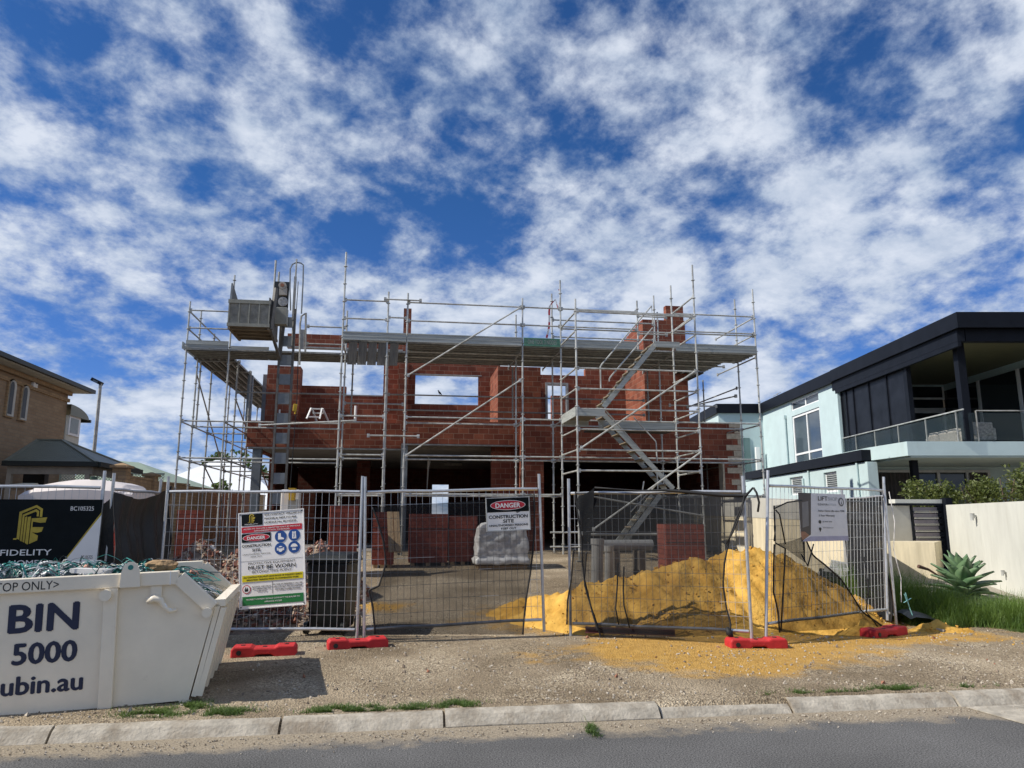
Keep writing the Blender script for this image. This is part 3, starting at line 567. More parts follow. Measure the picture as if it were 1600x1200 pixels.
def front_scaffold():
    t = thing('scaffold', 'long front scaffold with steel decks and guard rails before the brick house', 'scaffold', (4.3, 19.8, 0.7))
    X = [aY(541, 395, SF)[0], aY(607, 470, SF)[0], aY(635, 560, SF)[0], aY(816.5, 560, SF)[0], aY(877, 600, SF)[0], aY(1055.5, 640, SF)[0], aY(1182, 560, SF)[0]]
    tops = [aY(541, 394, SF)[2], aY(607, 456, SF)[2], aY(637, 458, SF)[2], aY(816, 466, SF)[2], aY(876, 438, SF)[2], aY(1044, 446, SF)[2], aY(1174, 452, SF)[2]]
    for x, z in zip(X, tops): standard(t, x, SF, 0.72, z)
    for i, x in enumerate(X):
        zt = DZ-.05 if i in (1, 2) else (7.95 if i not in (0,) else 7.6)
        zt = {3: aY(804, 492, SI)[2], 4: aY(862, 459, SI)[2], 6: aY(1146, 468, SI)[2]}.get(i, zt)
        standard(t, x, SI, 0.72, zt, ring0=0.2)
    for i in (0, 3, 5): standard(t, X[i]+.12, SH-.1, 4.75, DZ-.02, galv2)
    c = aY(995, 470, SI); standard(t, c[0], SI, DZ+.1, c[2])
    c = aY(1021, 462, SI); standard(t, c[0], SI, DZ+.1, c[2])
    # ledgers
    for a, b_ in ((0, 1), (2, 3), (3, 4), (5, 6)):
        for z in LV[1:]:
            led(t, (X[a], SF, z), (X[b_], SF, z)); led(t, (X[a], SI, z-.01), (X[b_], SI, z-.01))
    for z in LV[2:]: led(t, (X[4], SF, z), (X[5], SF, z)); led(t, (X[4], SI, z-.01), (X[5], SI, z-.01))
    led(t, (X[1]-.45, SF-.05, 3.86), (X[2]+.4, SF-.05, 3.86)); led(t, (X[0]-2.1, SF+.3, 4.12), (X[0]+.45, SF-.06, 4.25))
    led(t, (X[0], SI, 4.9), (X[1]+.5, SI, 4.9), galv2)
    for y in (20.6, 21.3):
        led(t, (X[2], y, DZ-.06), (X[6]-.3, y, DZ-.06), galv, 'ledger')
    for y, z in ((SH-.1, 5.42), (SH-.1, 4.95)):
        led(t, (X[1], y, z), (X[5], y, z), galv2)
    # transoms
    for i, x in enumerate(X):
        for z in LV[1:]: led(t, (x, SF, z-.03), (x, SI, z-.03), galv, 'transom')
        led(t, (x, SF, DZ-.07), (x, SH if i else SI, DZ-.07), galv2, 'transom')
    # guard rails
    for z in (7.05, 7.57):
        led(t, (X[0], SF, z), (X[1], SF, z), nm='guard_rail'); led(t, (X[2], SF, z), (X[3], SF, z), nm='guard_rail'); led(t, (X[3], SF, z), (X[4], SF, z), nm='guard_rail')
        led(t, (X[4], SF, z), (aY(995, 485, SF)[0], SF, z), nm='guard_rail'); led(t, (X[5], SF, z), (X[6], SF, z), nm='guard_rail')
        led(t, (X[6], SF, z-.02), (X[6], SH, z-.02), nm='guard_rail')
    led(t, (X[1]-.12, SF-.05, 7.62), (X[2]+.38, SF-.05, 7.62), nm='guard_rail'); led(t, (X[1], SF, 7.12), (X[2], SF, 7.12), nm='guard_rail')
    led(t, (X[4], SF+.06, 7.0), (X[6], SF+.06, 7.0), nm='guard_rail')
    for z in (7.05, 7.57): led(t, (aY(862, 485, SI)[0], SI, z), (aY(1021, 485, SI)[0], SI, z), nm='guard_rail')
    # braces
    def br(a, b_): led(t, a, b_, galv, 'brace', 0.022)
    br((X[2]+.03, SF-.06, aY(640, 588, SF)[2]), (X[3]-.05, SF-.06, aY(813, 481, SF)[2]))
    br((X[2]+.03, SF-.06, aY(637, 713, SF)[2]), (X[3]-.05, SF-.06, aY(815, 594, SF)[2]))
    # decks: planks from the front edge to the house edge
    y = SF+.04; k = 0
    segs = [(X[0]+.02, X[2]-.03), (X[2]-.02, X[3]-.01), (X[3], X[5]-.3), (X[5]-.29, X[6]+.02)]
    while y < SH-.2:
        for si, (a, b_) in enumerate(segs):
            if si == 3 and y > 21.0: b_ = min(b_, X[6]-.45)
            if si == 0 and 20.05 < y < 20.9: continue
            plank_x(t, a, b_, y, DZ)
        y += .238; k += 1
    for k in range(4): plank_y(t, X[6]-1.35+.238*k, SH+.1, 27.0, DZ-.01)
    # toe boards
    def toe(x0, x1, y, z0=DZ+.02, z1=DZ+.255, m=toem):
        MB().box(x0, x1, y, y+.025, z0, z1).box(x0, x1, y-.012, y-.001, z1-.03, z1).box(x0, x1, y-.012, y-.001, z0, z0+.03).box(x0, x1, y-.006, y-.001, z0+.10, z0+.13).build('toe_board', m, t)
    toe(X[0], X[2]-.02, SF-.05); toe(X[2], X[3]-.03, SF-.05); toe(X[3]+.03, X[4]-.03, SF-.05, m=toeg); toe(X[4]+.03, aY(995, 550, SF)[0], SF-.05); toe(aY(1055, 550, SF)[0], X[6], SF-.05)
    tb = thing('toe_board_marking', None, None, (X[3]+.12, SF-.064, DZ+.07), rot=(R(90), 0, 0), local=True); tb.parent = t; tb.location = Vector(tb.location)-Vector(ORI[t.name])
    text(tb, 'ONE TOOL 2 NODES', 0.02, 0.01, wd=0.82, ht=.13, m=toem, name='lettering')
    infm = mat('weathered_board', (.15, .135, .11), .75, 0, .35, 5, .2, 30, stretch=(5, 5, .6))
    # boards stood on end under the left toe board
    for k in range(5):
        c0 = aY(543.5+k*15.4+(0 if k < 4 else 3), 540, SF+.02); x = c0[0]
        b = MB().hexa([(x, SF+.0, 5.78), (x+.235, SF+.0, 5.78), (x+.235, SF+.05, 5.78), (x, SF+.05, 5.78)], [(x+.03, SF-.0, 6.40), (x+.255, SF-.0, 6.40), (x+.255, SF+.05, 6.40), (x+.03, SF+.05, 6.40)])
        for q in range(3): b.box(x+.05+q*.065, x+.065+q*.065, SF-.008, SF-.001, 5.86, 6.38)
        b.build('infill_board', infm, t)
    # base jacks
    for x in X:
        for y in (SF, SI): MB().box(x-.075, x+.075, y-.075, y+.075, .70, .712).tube((x, y, .712), (x, y, .95), .018, 6).build('base_plate', galv2, t)
    b = MB()
    for (x0, x1, y, z) in ((X[4]-.35, X[4]+.7, SF, 1.33), (X[4]-.35, X[4]+.4, SF+.02, .95)): b.tube((x0, y, z), (x1, y, z), .024, 8)
    b.build('ledger', galv, t)
    return X
XF = front_scaffold()
def left_scaffold():
    t = thing('scaffold', 'left corner scaffold whose deck turns back along the side of the brick house', 'scaffold', (-5.5, 21.5, 0.7))
    f, n = 21.5, 22.7
    xa = aY(288.5, 580, f)[0]; xb = aY(352, 640, f)[0]; xc = -3.3
    standard(t, xa, f, .65, aY(297, 471, f)[2]); standard(t, xb, f, .65, aY(357, 440, f)[2]+.2)
    standard(t, xa, n, .65, 7.9, ring0=.2); standard(t, xa+.1, n, 4.3, DZ-.1, galv2); standard(t, xb, n, .65, DZ-.05, galv2, ring0=.25)
    rows = [24.4, 27.0, 29.6, 32.2]
    for i, y in enumerate(rows):
        standard(t, xa, y, .65, 7.6 if i < 2 else DZ, galv2, ring0=.1*i); standard(t, xb+.05, y, .65, DZ-.03, galv2, ring0=.15*i)
    for z in LV[2:]:
        led(t, (xa, f, z), (aY(532, 660, f)[0], f, z)); led(t, (xa, n, z-.02), (aY(532, 660, n)[0], n, z-.02))
        for x in (xa, xb):
            led(t, (x, f, z-.02), (x, n, z-.02), galv, 'transom'); led(t, (x, n, z-.02), (x, rows[0], z-.02), galv2); led(t, (x, rows[0], z-.02), (x, rows[1], z-.02), galv2); led(t, (x, rows[1], z-.02), (x, rows[3], z-.02), galv2)
        for y in rows: led(t, (xa, y, z-.03), (xb+.05, y, z-.03), galv, 'transom')
    led(t, (xa+.15, n+.02, 1.45), (xb+.4, n+.02, 1.45)); led(t, (xa+.1, f, 1.12), (xb, f, 1.12), galv2)
    led(t, (xb, n, 5.42), (xz_(541, 610, n), n, 5.42), galv2)
    for z in (7.05, 7.57):
        led(t, (xa, f, z), (xb+.05, f, z), nm='guard_rail'); led(t, (xa, f, z-.03), (xa, 27, z-.03), galv2, 'guard_rail'); led(t, (xb, f, z), (xb+1.0, f, z), nm='guard_rail')
        led(t, (xz_(480, 505, f), f, z-.35), (XF[0]-.05, f, z-.35), galv2, 'guard_rail')
    led(t, (xa, n, 5.95), (xa, rows[1], 3.3), galv2, 'brace'); led(t, (xa, rows[0], 3.3), (xa, rows[2], 1.2), galv2, 'brace'); led(t, (xb, n, 5.2), (xb, rows[2], 2.6), galv2, 'brace')
    y = f-.06
    for k in range(5):
        plank_x(t, xa-.02, xb+.9, y, DZ-.02); plank_x(t, xb+.91, XF[0]+.25, y, DZ-.02); y += .238
    for k in range(5):
        x = xa-.1+.238*k
        plank_y(t, x, y+.02, 27.0, DZ-.03); plank_y(t, x, 27.01, 33.0, DZ-.03)
    for yy in (22.78, 24.4, 27.0, 29.6, 32.0): led(t, (xa, yy, DZ-.06), (xb+.05, yy, DZ-.06), galv2, 'transom')
    MB().box(xa, xb-.02, f-.1, f-.075, DZ+.03, DZ+.25).box(xa, xb-.02, f-.11, f-.101, DZ+.13, DZ+.15).build('toe_board', toem, t)
    MB().box(xb+.05, xb+1.1, f-.1, f-.075, DZ+.03, DZ+.12).build('toe_board', toem, t)
    MB().box(xa-.13, xa-.105, f, 33, DZ+.03, DZ+.22).build('toe_board', toem, t)
    for x in (xa, xb):
        for yy in (f, n): MB().box(x-.075, x+.075, yy-.075, yy+.075, .62, .64).build('base_plate', galv2, t)
def xz_(px, py, Y): return aY(px, py, Y)[0]
left_scaffold()
def right_scaffold():
    t = thing('scaffold', 'narrow side scaffold running back beyond the right end of the brick house', 'scaffold', (9.6, 23, 0.7))
    x0 = XF[6]-.05; x1 = x0-1.0
    for y in (23.6, 26.2): standard(t, x0-.0, y, .7, DZ-.05, galv2); standard(t, x1, y, 4.7, DZ-.05, galv2)
    led(t, (x0, 21.05, 5.65), (x0, 26.2, 5.65), galv2); led(t, (x1-.2, 22.2, 5.2), (x0+.1, 21.3, 5.45), galv2, 'brace'); led(t, (x1-.9, 21.9, 5.2), (x0-.3, 21.9, 5.2), galv)
    led(t, (x0, 21.05, 4.36), (x0, 26.2, 4.36), galv2); led(t, (x0, 21.05, 3.33), (x0, 26.2, 3.33), galv2)
right_scaffold()
TF = 18.1
def stair_tower():
    t = thing('scaffold_stair_tower', 'scaffold stair tower with zigzag aluminium flights in front of the garage', 'stair tower', (6, 18.2, 0.7))
    xl = aY(901, 600, TF)[0]; xr = aY(1090, 600, TF)[0]
    standard(t, xl, TF, .7, aY(898, 467, TF)[2]); standard(t, xr, TF, .7, aY(1079, 414, TF)[2])
    zl = [aY(903, yy, TF)[2] for yy in (575, 607, 638.5, 670.5, 702.6, 735, 772, 850)]
    for z in zl[:6]: led(t, (xl, TF, z), (xr, TF, z))
    led(t, (xl, TF, zl[6]), (xr, TF, aY(1100, 806, TF)[2]), galv2); led(t, (xl, TF, aY(900, 835, TF)[2]), (xr, TF, aY(900, 835, TF)[2]), galv2, r=.03)
    led(t, (xl, TF, 7.05), (xr, TF, 7.03), nm='guard_rail'); led(t, (xl, TF-.05, 7.0), (xr-.1, TF-.05, 6.98), nm='guard_rail')
    for z in zl[:6:1]+[7.0, 6.5]:
        led(t, (xl, TF, z), (XF[4], SF, z), galv, 'transom'); led(t, (xr, TF, z), (XF[5], SF, z), galv, 'transom')
    for py in (463, 492): 
        z = aY(1078, py, TF)[2]; led(t, (xr, TF, z), (XF[5], SF, z-.02), nm='guard_rail')
        led(t, (xr-1.1, SF-.2, z-.18), (xr-.2, SF-.2, z-.18), nm='guard_rail')
    led(t, (xl+.06, TF-.05, aY(908, 701, TF)[2]), (xr-.03, TF-.05, aY(1086, 579, TF)[2]), galv, 'brace')
    led(t, (aY(925, 828, TF)[0], TF-.05, aY(925, 828, TF)[2]), (xr, TF-.05, aY(1095, 706, TF)[2]), galv, 'brace')
    # landing at mid height
    zL = aY(905, 640, TF)[2]
    lx1 = aY(943, 640, TF+.1)[0]
    MB().box(xl, lx1, TF+.02, SF-.05, zL-.06, zL-.02).build('landing', ply, t)
    MB().box(xl-.03, lx1, TF-.02, TF+.015, zL-.16, zL+.02).box(xl-.04, xl-.005, TF+.02, SF-.05, zL-.16, zL+.08).box(xl, lx1, SF-.045, SF-.01, zL-.2, zL-.02).build('landing_edge', toem, t)
    # rear deck at mid height
    MB().box(lx1+.3, XF[5], SF+.0, SF+.04, zL-.25, zL-.05).build('toe_board', toem, t); MB().box(lx1+.1, XF[5], SF+.05, SI-.3, zL-.28, zL-.24).build('landing', deckm, t)
    def flight(y0, y1, A, B, nt, far=True):
        # A, B pixel ends of the near stringer on plane y0
        p = Vector(aY(*A, y0)); q = Vector(aY(*B, y0)); dy = Vector((0, y1-y0, 0))
        MB().beam(p, q, .03, .125).build('stringer', toem, t); MB().beam(p+dy, q+dy, .03, .125).build('stringer', toem, t)
        for k in range(nt):
            c = p+(q-p)*((k+.5)/nt); MB().box(c.x-.12, c.x+.12, y0+.02, y1-.02, c.z-.015, c.z+.02).build('tread', ply, t)
        return p, q, dy
    p, q, dy = flight(TF+.15, TF+.75, (943, 636), (1024, 538), 8)
    for o, (a, b_) in ((0, ((938, 571), (1018, 478))), (0.6, ((952, 590), (1020, 512)))):
        a = Vector(aY(*a, TF+.15)); b_ = Vector(aY(*b_, TF+.15)); 
        MB().path([(a.x, TF+.15, a.z-.62) if o == 0 else (a.x, TF+.15, a.z-.1), (a.x, TF+.15, a.z-.04), (a.x+.04, TF+.15, a.z+.03), tuple(b_), (b_.x+.02, TF+.15, b_.z-.5)], .02, 6).build('handrail', galv, t)
    # top platform
    pa = aY(1022, 534, TF+.2); pb = aY(1060, 534, TF+.2)
    MB().box(pa[0], pb[0], TF+.16, TF+.9, pa[2]-.05, pa[2]-.01).build('landing', ply, t); MB().box(pa[0], pb[0], TF+.12, TF+.155, pa[2]-.16, pa[2]).build('landing_edge', toem, t)
    flight(TF+.85, TF+1.45, (941, 645), (1052, 764), 9)
    for (a, b_) in (((945, 640), (1025, 731)), ((990, 652), (1024, 689))):
        a = Vector(aY(*a, TF+.85)); b_ = Vector(aY(*b_, TF+.85)); MB().path([a, b_, b_+Vector((.02, 0, -.06)), b_+Vector((.03, 0, -.6))], .018, 6).build('handrail', galv, t)
    flight(TF+.15, TF+.75, (1032, 773), (972, 852), 7)
    for (a, b_) in (((1006, 752), (998, 803)), ((1040, 742), (985, 800))):
        a = Vector(aY(*a, TF+.15)); b_ = Vector(aY(*b_, TF+.15)); MB().path([a, b_], .018, 6).build('handrail', galv, t)
    for x in (xl, xr): MB().box(x-.075, x+.075, TF-.075, TF+.075, .66, .68).build('base_plate', galv2, t)
stair_tower()
def hoist():
    Y0 = 21.15
    t = thing('material_hoist', 'grey ladder mast hoist with a basket raised above the left deck', 'hoist', (-3.3, Y0, 0.7))
    xl = aY(436, 560, Y0)[0]; xr = aY(457.5, 560, Y0)[0]; zt = aY(462, 470, Y0)[2]
    for x in (xl, xr): MB().box(x-.03, x+.03, Y0-.04, Y0+.04, .8, zt-.25).build('mast_rail', maststeel, t)
    z = 1.0
    for k in range(14):
        zz = 1.0+k*.555
        if zz > zt-.5: break
        MB().box(xl+.036, xr-.036, Y0-.02, Y0+.02, zz, zz+.27).box(xl+.036, xr-.036, Y0-.03, Y0+.03, zz-.03, zz-.002).build('mast_rung', bsteel, t)
    # basket
    yf, yb = 19.62, 21.05
    bx0 = aY(357, 500, yf)[0]; bx1 = aY(420, 500, yf)[0]; bz0 = aY(390, 509, yf)[2]; bz1 = aY(390, 469, yf)[2]
    mb = mat('basket_board', (0.24, 0.23, 0.195), 0.8, 0, 0.3, 6, 0.15, 30)
    b = MB().box(bx0, bx1, yf, yf+.03, bz0, bz1); b.build('basket_front', mb, t)
    fr = MB()
    for k in range(5): x = bx0+(bx1-bx0)*k/4; fr.box(x-.016, x+.016, yf-.03, yf-.001, bz0+.06, bz1-.10)
    fr.box(bx0-.03, bx1+.03, yf-.035, yf+.03, bz1-.099, bz1).box(bx0-.03, bx1+.03, yf-.035, yf-.001, bz0-.03, bz0+.059)
    fr.build('basket_frame', mat('basket_steel', (0.27, 0.265, 0.22), 0.6, 0.2, 0.2, 5), t)
    fl = MB().box(bx0, bx1, yf+.031, yb, bz0-.02, bz0+.02)
    for k in range(4): yy = yf+.15+k*.38; fl.box(bx0, bx1, yy, yy+.06, bz0-.07, bz0-.021)
    fl.box(bx0-.02, bx0+.04, yf+.03, yb, bz0-.09, bz0-.021).box(bx1-.04, bx1+.02, yf+.03, yb, bz0-.09, bz0-.021)
    fl.build('basket_floor', ply, t)
    sd_ = MB().box(bx0, bx0+.03, yf+.031, yb, bz0+.021, bz0+.45)
    sd_.add([(bx0, yf+.04, bz1), (bx0, yf+.09, bz1+.40), (bx0, yb-.1, bz1+.02), (bx0+.03, yf+.04, bz1), (bx0+.03, yf+.09, bz1+.40), (bx0+.03, yb-.1, bz1+.02)], [(0, 1, 2), (5, 4, 3), (0, 3, 4, 1), (1, 4, 5, 2), (2, 5, 3, 0)])
    sd_.build('basket_side', maststeel, t); MB().box(bx1-.03, bx1, yf+.031, yb, bz0+.021, bz1+.1).build('basket_side', maststeel, t)
    MB().beam((bx0+.015, yf+.02, bz1-.02), (bx0+.015, yf+.07, bz1+.46), .04, .04).beam((bx0+.015, yf+.07, bz1+.46), (bx0+.015, yb-.1, bz1), .03, .03).build('gate_frame', bsteel, t)
    # side frame of the carriage, motor plate, motor, wheel, control box
    MB().beam((bx1+.04, yf+.1, bz0-.05), (bx1+.1, yf+.2, bz1+.42), .08, .1).beam((bx1+.02, yf+.1, bz0), (bx1+.1, yb, bz0-.55), .07, .07).beam((bx1+.1, yb, bz0-.55), (bx1+.2, yb, bz1+.3), .07, .07).build('carriage_frame', maststeel, t)
    mx0 = aY(429, 460, 20.6)[0]; mx1 = aY(451, 460, 20.6)[0]; mz1 = aY(440, 440, 20.6)[2]; mz0 = aY(440, 481, 20.6)[2]; cz0 = aY(440, 508, 20.6)[2]
    MB().box(mx0-.02, mx1, 20.6, 20.66, mz0, mz1).build('motor_plate', blackp, t)
    cx = (mx0+mx1)/2
    mw = mat('motor_cream', (0.40, 0.36, 0.30), 0.5, 0, 0.15, 6)
    MB().disc((cx+.03, 20.52, mz1-.15), (0, 1, 0), .105, .14, 18).box(cx-.05, cx+.15, 20.47, 20.59, mz1-.42, mz1-.22).build('motor', mw, t)
    MB().disc((cx+.03, 20.44, mz1-.15), (0, 1, 0), .05, .03, 14).build('motor_hub', mat('copper_hub', (.3, .12, .06), .5), t)
    MB().disc((cx+.06, 20.53, mz0+.16), (0, 1, 0), .13, .05, 22).build('pulley_wheel', mat('wheel_grey', (.42, .41, .39), .5), t)
    hb = MB()
    for k in range(5): a = k*1.256; hb.disc((cx+.06+.07*math.cos(a), 20.5, mz0+.16+.07*math.sin(a)), (0, 1, 0), .03, .006, 8)
    hb.build('wheel_holes', galv2, t)
    MB().box(mx0, mx1, 20.5, 20.75, cz0, mz0-.01).build('control_box', mat('control_box_paint', (.30, .30, .26), .6), t, bevel=.01)
    # rails and top loop
    for px, py in ((431, 407), (436, 425)):
        c = aY(px, py, 20.9); MB().tube((c[0]+.0, 20.9, 6.8), (c[0], 20.9, c[2]), .028, 8).build('guide_rail', galv2, t)
    lp = [aY(454, 485, Y0), aY(453, 450, Y0), aY(453.5, 420, Y0), aY(457, 413, Y0), aY(463, 410, Y0), aY(470, 411, Y0), aY(474, 414, Y0), aY(473.5, 440, Y0), aY(471, 490, Y0)]
    MB().path(lp, .022, 6).build('top_loop', bsteel, t)
    c = aY(463.5, 405, Y0); MB().tube((c[0], Y0, 6.5), (c[0], Y0, c[2]), .025, 6).box(c[0]-.04, c[0]+.03, Y0-.03, Y0+.03, 7.3, 8.6).build('guide_rail', galv2, t)
    MB().tube((c[0]+.06, Y0, 6.6), aY(466, 440, Y0), .014, 6).build('guide_rail', galv, t)
    g = [aY(468, 570, 21.3), aY(469, 505, 21.3), aY(471, 494, 21.3), aY(478, 489, 21.3), aY(477, 550, 21.3)]
    MB().path(g, .03, 6).box(aY(469, 520, 21.3)[0], aY(476, 520, 21.3)[0], 21.28, 21.3, aY(470, 545, 21.3)[2], aY(470, 515, 21.3)[2]).build('landing_gate', galv2, t)
    rp = [aY(466, 550, 21.0), aY(464, 620, 21.0), aY(459, 690, 21.0), aY(453, 765, 21.0)]
    tag(MB().path(rp, .012, 5).build('hoist_cable', blackp), 'thin dark cable hanging from the hoist mast', 'cable')
    c = aY(461, 637, 20.95); tag(MB().obox(c, .1, .08, .2, (0, .1, .2)).disc((c[0]+.01, 20.95, c[2]-.13), (0, 0, 1), .025, .1, 8).build('pendant_control', mat('yellow_plastic', (.6, .4, .02), .5), bevel=.015), 'small yellow pendant control on the hoist cable', 'control')
    # base unit behind the fence
    Yb = 20.4; u = thing('hoist_power_unit', 'white and grey hoist power unit standing at the foot of the mast', 'machine', (-2.9, Yb, .7))
    a = aY(439, 770, Yb); d = aY(468, 770, Yb); zt = aY(450, 765, Yb)[2]
    MB().box(a[0], d[0], Yb, Yb+.4, .7, zt).build('housing', whitepl, u, bevel=.03); MB().box(a[0]+.2, d[0]-.03, Yb-.03, Yb-.002, .9, zt-.25).build('panel', galv2, u)
    y0 = aY(453, 765, Yb-.1)[0]; y1 = aY(463, 765, Yb-.1)[0]; zz0 = aY(455, 782, Yb-.1)[2]; zz1 = aY(455, 763, Yb-.1)[2]
    o = MB().hexa([(y0+.02, Yb-.35, zz0), (y1-.02, Yb-.35, zz0), (y1-.02, Yb-.06, zz0), (y0+.02, Yb-.06, zz0)], [(y0, Yb-.36, zz1), (y1, Yb-.36, zz1), (y1, Yb-.05, zz1), (y0, Yb-.05, zz1)]).build('yellow_tub', mat('yellow_tub_plastic', (.6, .36, .02), .5))
    tag(o, 'small yellow plastic tub hanging on the hoist power unit', 'tub')
hoist()
# ================================================================== TEMPORARY FENCE
FP = {}
def fence_panel(key, p, q, label, zb=0.0, roll=0.0, h=2.02, sh=0.0):
    p = Vector((p[0], p[1], gz(p[0], p[1])+zb)); d = Vector((q[0]-p.x, q[1]-p.y, 0)); Ln = d.length; rz = math.atan2(d.y, d.x)
    rot = (0, R(roll), rz)
    t = thing('temporary_fence_panel', label, 'fence panel', tuple(p), rot=rot, group='temporary fence panels round the site', local=True)
    FP[key] = (p, rot, Ln)
    S = lambda x, y, z: (x+sh*z, y, z)
    for z in (0.16, 1.88): MB().path([S(0.03+(Ln-.06)*k/5, 0.004*math.sin(k), z+0.006*math.sin(k*2.1)) for k in range(6)], .0195, 8).build('rail', fpipe, t)
    for x in (0.0, Ln): MB().tube(S(x, 0, 0.0), S(x, 0, h+.06), .0205, 8).build('post', fpipe, t)
    wr = MB(); n = int(Ln/0.083)
    for k in range(1, n):
        x = Ln*k/n+random.uniform(-.004, .004); wr.tube(S(x, -.012, .165), S(x+random.uniform(-.008, .008), -.012, 1.875), .0029, 4, cap=False)
    m_ = 10
    for k in range(1, m_):
        z = .16+1.72*k/m_; wr.path([S(0, -.016, z), S(Ln*.3, -.016+random.uniform(-.012, .012), z+random.uniform(-.007, .007)), S(Ln*.7, -.016+random.uniform(-.012, .012), z+random.uniform(-.007, .007)), S(Ln, -.016, z)], .0029, 4)
    wr.build('wire_mesh', wirem, t)
    return t
fence_panel('L', (-6.0, 9.45), (-3.60, 9.72), 'leftmost mesh fence panel carrying the black and gold builder banner', zb=.04)
fence_panel('N', (-3.52, 9.8), (-3.36, 11.1), 'narrow turned fence panel hung with black cloth left of the safety sign', zb=.02)
fence_panel('A', (-3.02, 10.28), (-.50, 9.88), 'mesh fence panel without cloth holding the tall safety sign', zb=0.02)
fence_panel('G', (-.41, 9.88), (1.93, 10.02), 'mesh gate panel hung with torn netting and a danger sign', zb=0.0, roll=-1.6)
fence_panel('C', (2.29, 10.03), (4.36, 9.02), 'mesh fence panel with black netting before the sand pile', zb=0.0)
fence_panel('D', (4.55, 9.02), (7.05, 10.22), 'leaning mesh fence panel with the grey lift banner', zb=0.10, sh=.115)
fence_panel('S', (7.20, 10.24), (7.75, 12.2), 'side mesh fence panel turning back at the right corner', zb=0.0)
def foot(x, y, rz, label):
    z = gz(x, y); t = thing('fence_foot', label, 'fence foot', (x, y, z-.015), rz=rz, group='red plastic fence feet', local=True)
    L_, W_ = .72, .235; b = MB()
    prof = [(-.36, 0), (-.36, .10), (-.33, .125), (-.15, .125), (-.11, .105), (.11, .105), (.15, .125), (.33, .125), (.36, .10), (.36, 0), (.12, 0), (.08, .035), (-.08, .035), (-.12, 0)]
    b.prism(prof, -W_/2, W_/2); b.build('block', redpl, t, bevel=.018)
    h = MB()
    for x2 in (-.24, 0.0, .24): h.disc((x2, 0, .127 if x2 else .107), (0, 0, 1), .026, .006, 12)
    h.build('socket', blackp, t); MB().disc((-.27, -W_/2-.002, .06), (0, 1, 0), .028, .008, 12).build('plug', blackp, t)
    return t
for px, py, rz, lb in ((412, 1024, 4, 'red plastic fence foot left of the wheelie bin beside the skip'), (558, 1012, 10, 'red plastic fence foot at the left gate post'), (1185, 1010, -4, 'red plastic fence foot on the sand below the middle of the netting fence'), (1386, 994, 22, 'dull red fence foot at the right fence corner')):
    c = aZ(px, py, .16); foot(c[0], c[1]+.06, R(rz), lb)
# ------------------------------------------------------------------ shade cloths (in their panel's frame)
def cloth(key, name_label, Lp, Rp, m, yo=-.035, nu=26, nv=30, wav=0.02, hem=True, folds=0.0, bulge=0.0, seed=0.0):
    """Lp, Rp: lists of (x, z) down the left and right edges, in the panel's own frame."""
    p, rot, Ln = FP[key]
    o = thing('shade_cloth', name_label, 'shade cloth', tuple(p), rot=rot, group='black shade cloth on the fence', local=True)
    def along(P, t):
        k = t*(len(P)-1); i = min(int(k), len(P)-2); f = k-i
        f = f*f*(3-2*f)*0.5+f*0.5
        return (P[i][0]+(P[i+1][0]-P[i][0])*f, P[i][1]+(P[i+1][1]-P[i][1])*f)
    vs = []
    for j in range(nv+1):
        t = j/nv; a = along(Lp, t); b = along(Rp, t)
        for i in range(nu+1):
            s = i/nu; x = a[0]+(b[0]-a[0])*s; z = a[1]+(b[1]-a[1])*s
            y = yo+wav*mnoise.noise((x*2.2, z*1.5, seed))+folds*math.sin(x*26+3*mnoise.noise((x*1.5, z, seed+3)))*(0.3+t)-bulge*math.sin(math.pi*s)*math.sin(math.pi*t)
            z -= (0.02 if key != 'N' else 0.13)*math.sin(math.pi*s)*(1-t)
            vs.append((x, y, z))
    fs = [(j*(nu+1)+i, (j+1)*(nu+1)+i, (j+1)*(nu+1)+i+1, j*(nu+1)+i+1) for j in range(nv) for i in range(nu)]
    MB().add(vs, fs).build('netting', m, o, smooth=True)
    if hem:
        for e in (0, nu):
            MB().path([vs[j*(nu+1)+e] for j in range(0, nv+1)], [.012+.006*mnoise.noise((j*.6, e, seed)) for j in range(nv+1)], 6).build('hem', hemm, o, smooth=True)
    return o, vs
def lp(key, px, py):   # pixel -> (x, z) in the panel's frame
    p, rot, Ln = FP[key]; d = Vector(ray(px, py)); M_ = Euler(rot).to_matrix(); n = M_ @ Vector((0, 1, 0)); o = Vector(C0)
    t = n.dot(p-o)/n.dot(d); q = M_.transposed() @ (o+d*t-p); return (q.x, q.z)
def lps(key, pts): return [lp(key, *q) for q in pts]
cloth('G', 'torn black netting hanging across the gate panel', lps('G', [(582, 793), (588, 808), (599, 845), (603, 880), (592, 915), (576, 922), (582, 945), (586, 990)]), lps('G', [(833, 772), (834, 800), (834, 830), (832, 862), (828, 895), (822, 930), (818, 965), (816, 991)]), net50, wav=.03, seed=1.0)
cloth('C', 'black netting sagging over the fence panel before the sand', lps('C', [(900, 768), (903, 800), (909, 840), (911, 880), (915, 915), (925, 950), (935, 980), (940, 999)]), lps('C', [(1168, 770), (1155, 800), (1140, 840), (1132, 880), (1130, 915), (1135, 950), (1142, 975), (1140, 992)]), net50, wav=.05, bulge=.06, seed=2.0)
cloth('C', 'dense black netting bunched at the top left of the netting fence', lps('C', [(905, 775), (900, 790), (908, 800), (912, 838)]), lps('C', [(930, 762), (928, 790), (926, 815), (922, 850)]), net97, yo=-.05, wav=.05, folds=.012, nu=12, nv=12, hem=False, seed=3.0)
cloth('C', 'loose black netting strip down the left edge of the netting fence', lps('C', [(898, 858), (894, 905), (888, 940), (887, 975)]), lps('C', [(918, 862), (914, 905), (925, 950), (936, 985)]), net50, yo=-.06, wav=.04, nu=10, seed=4.0)
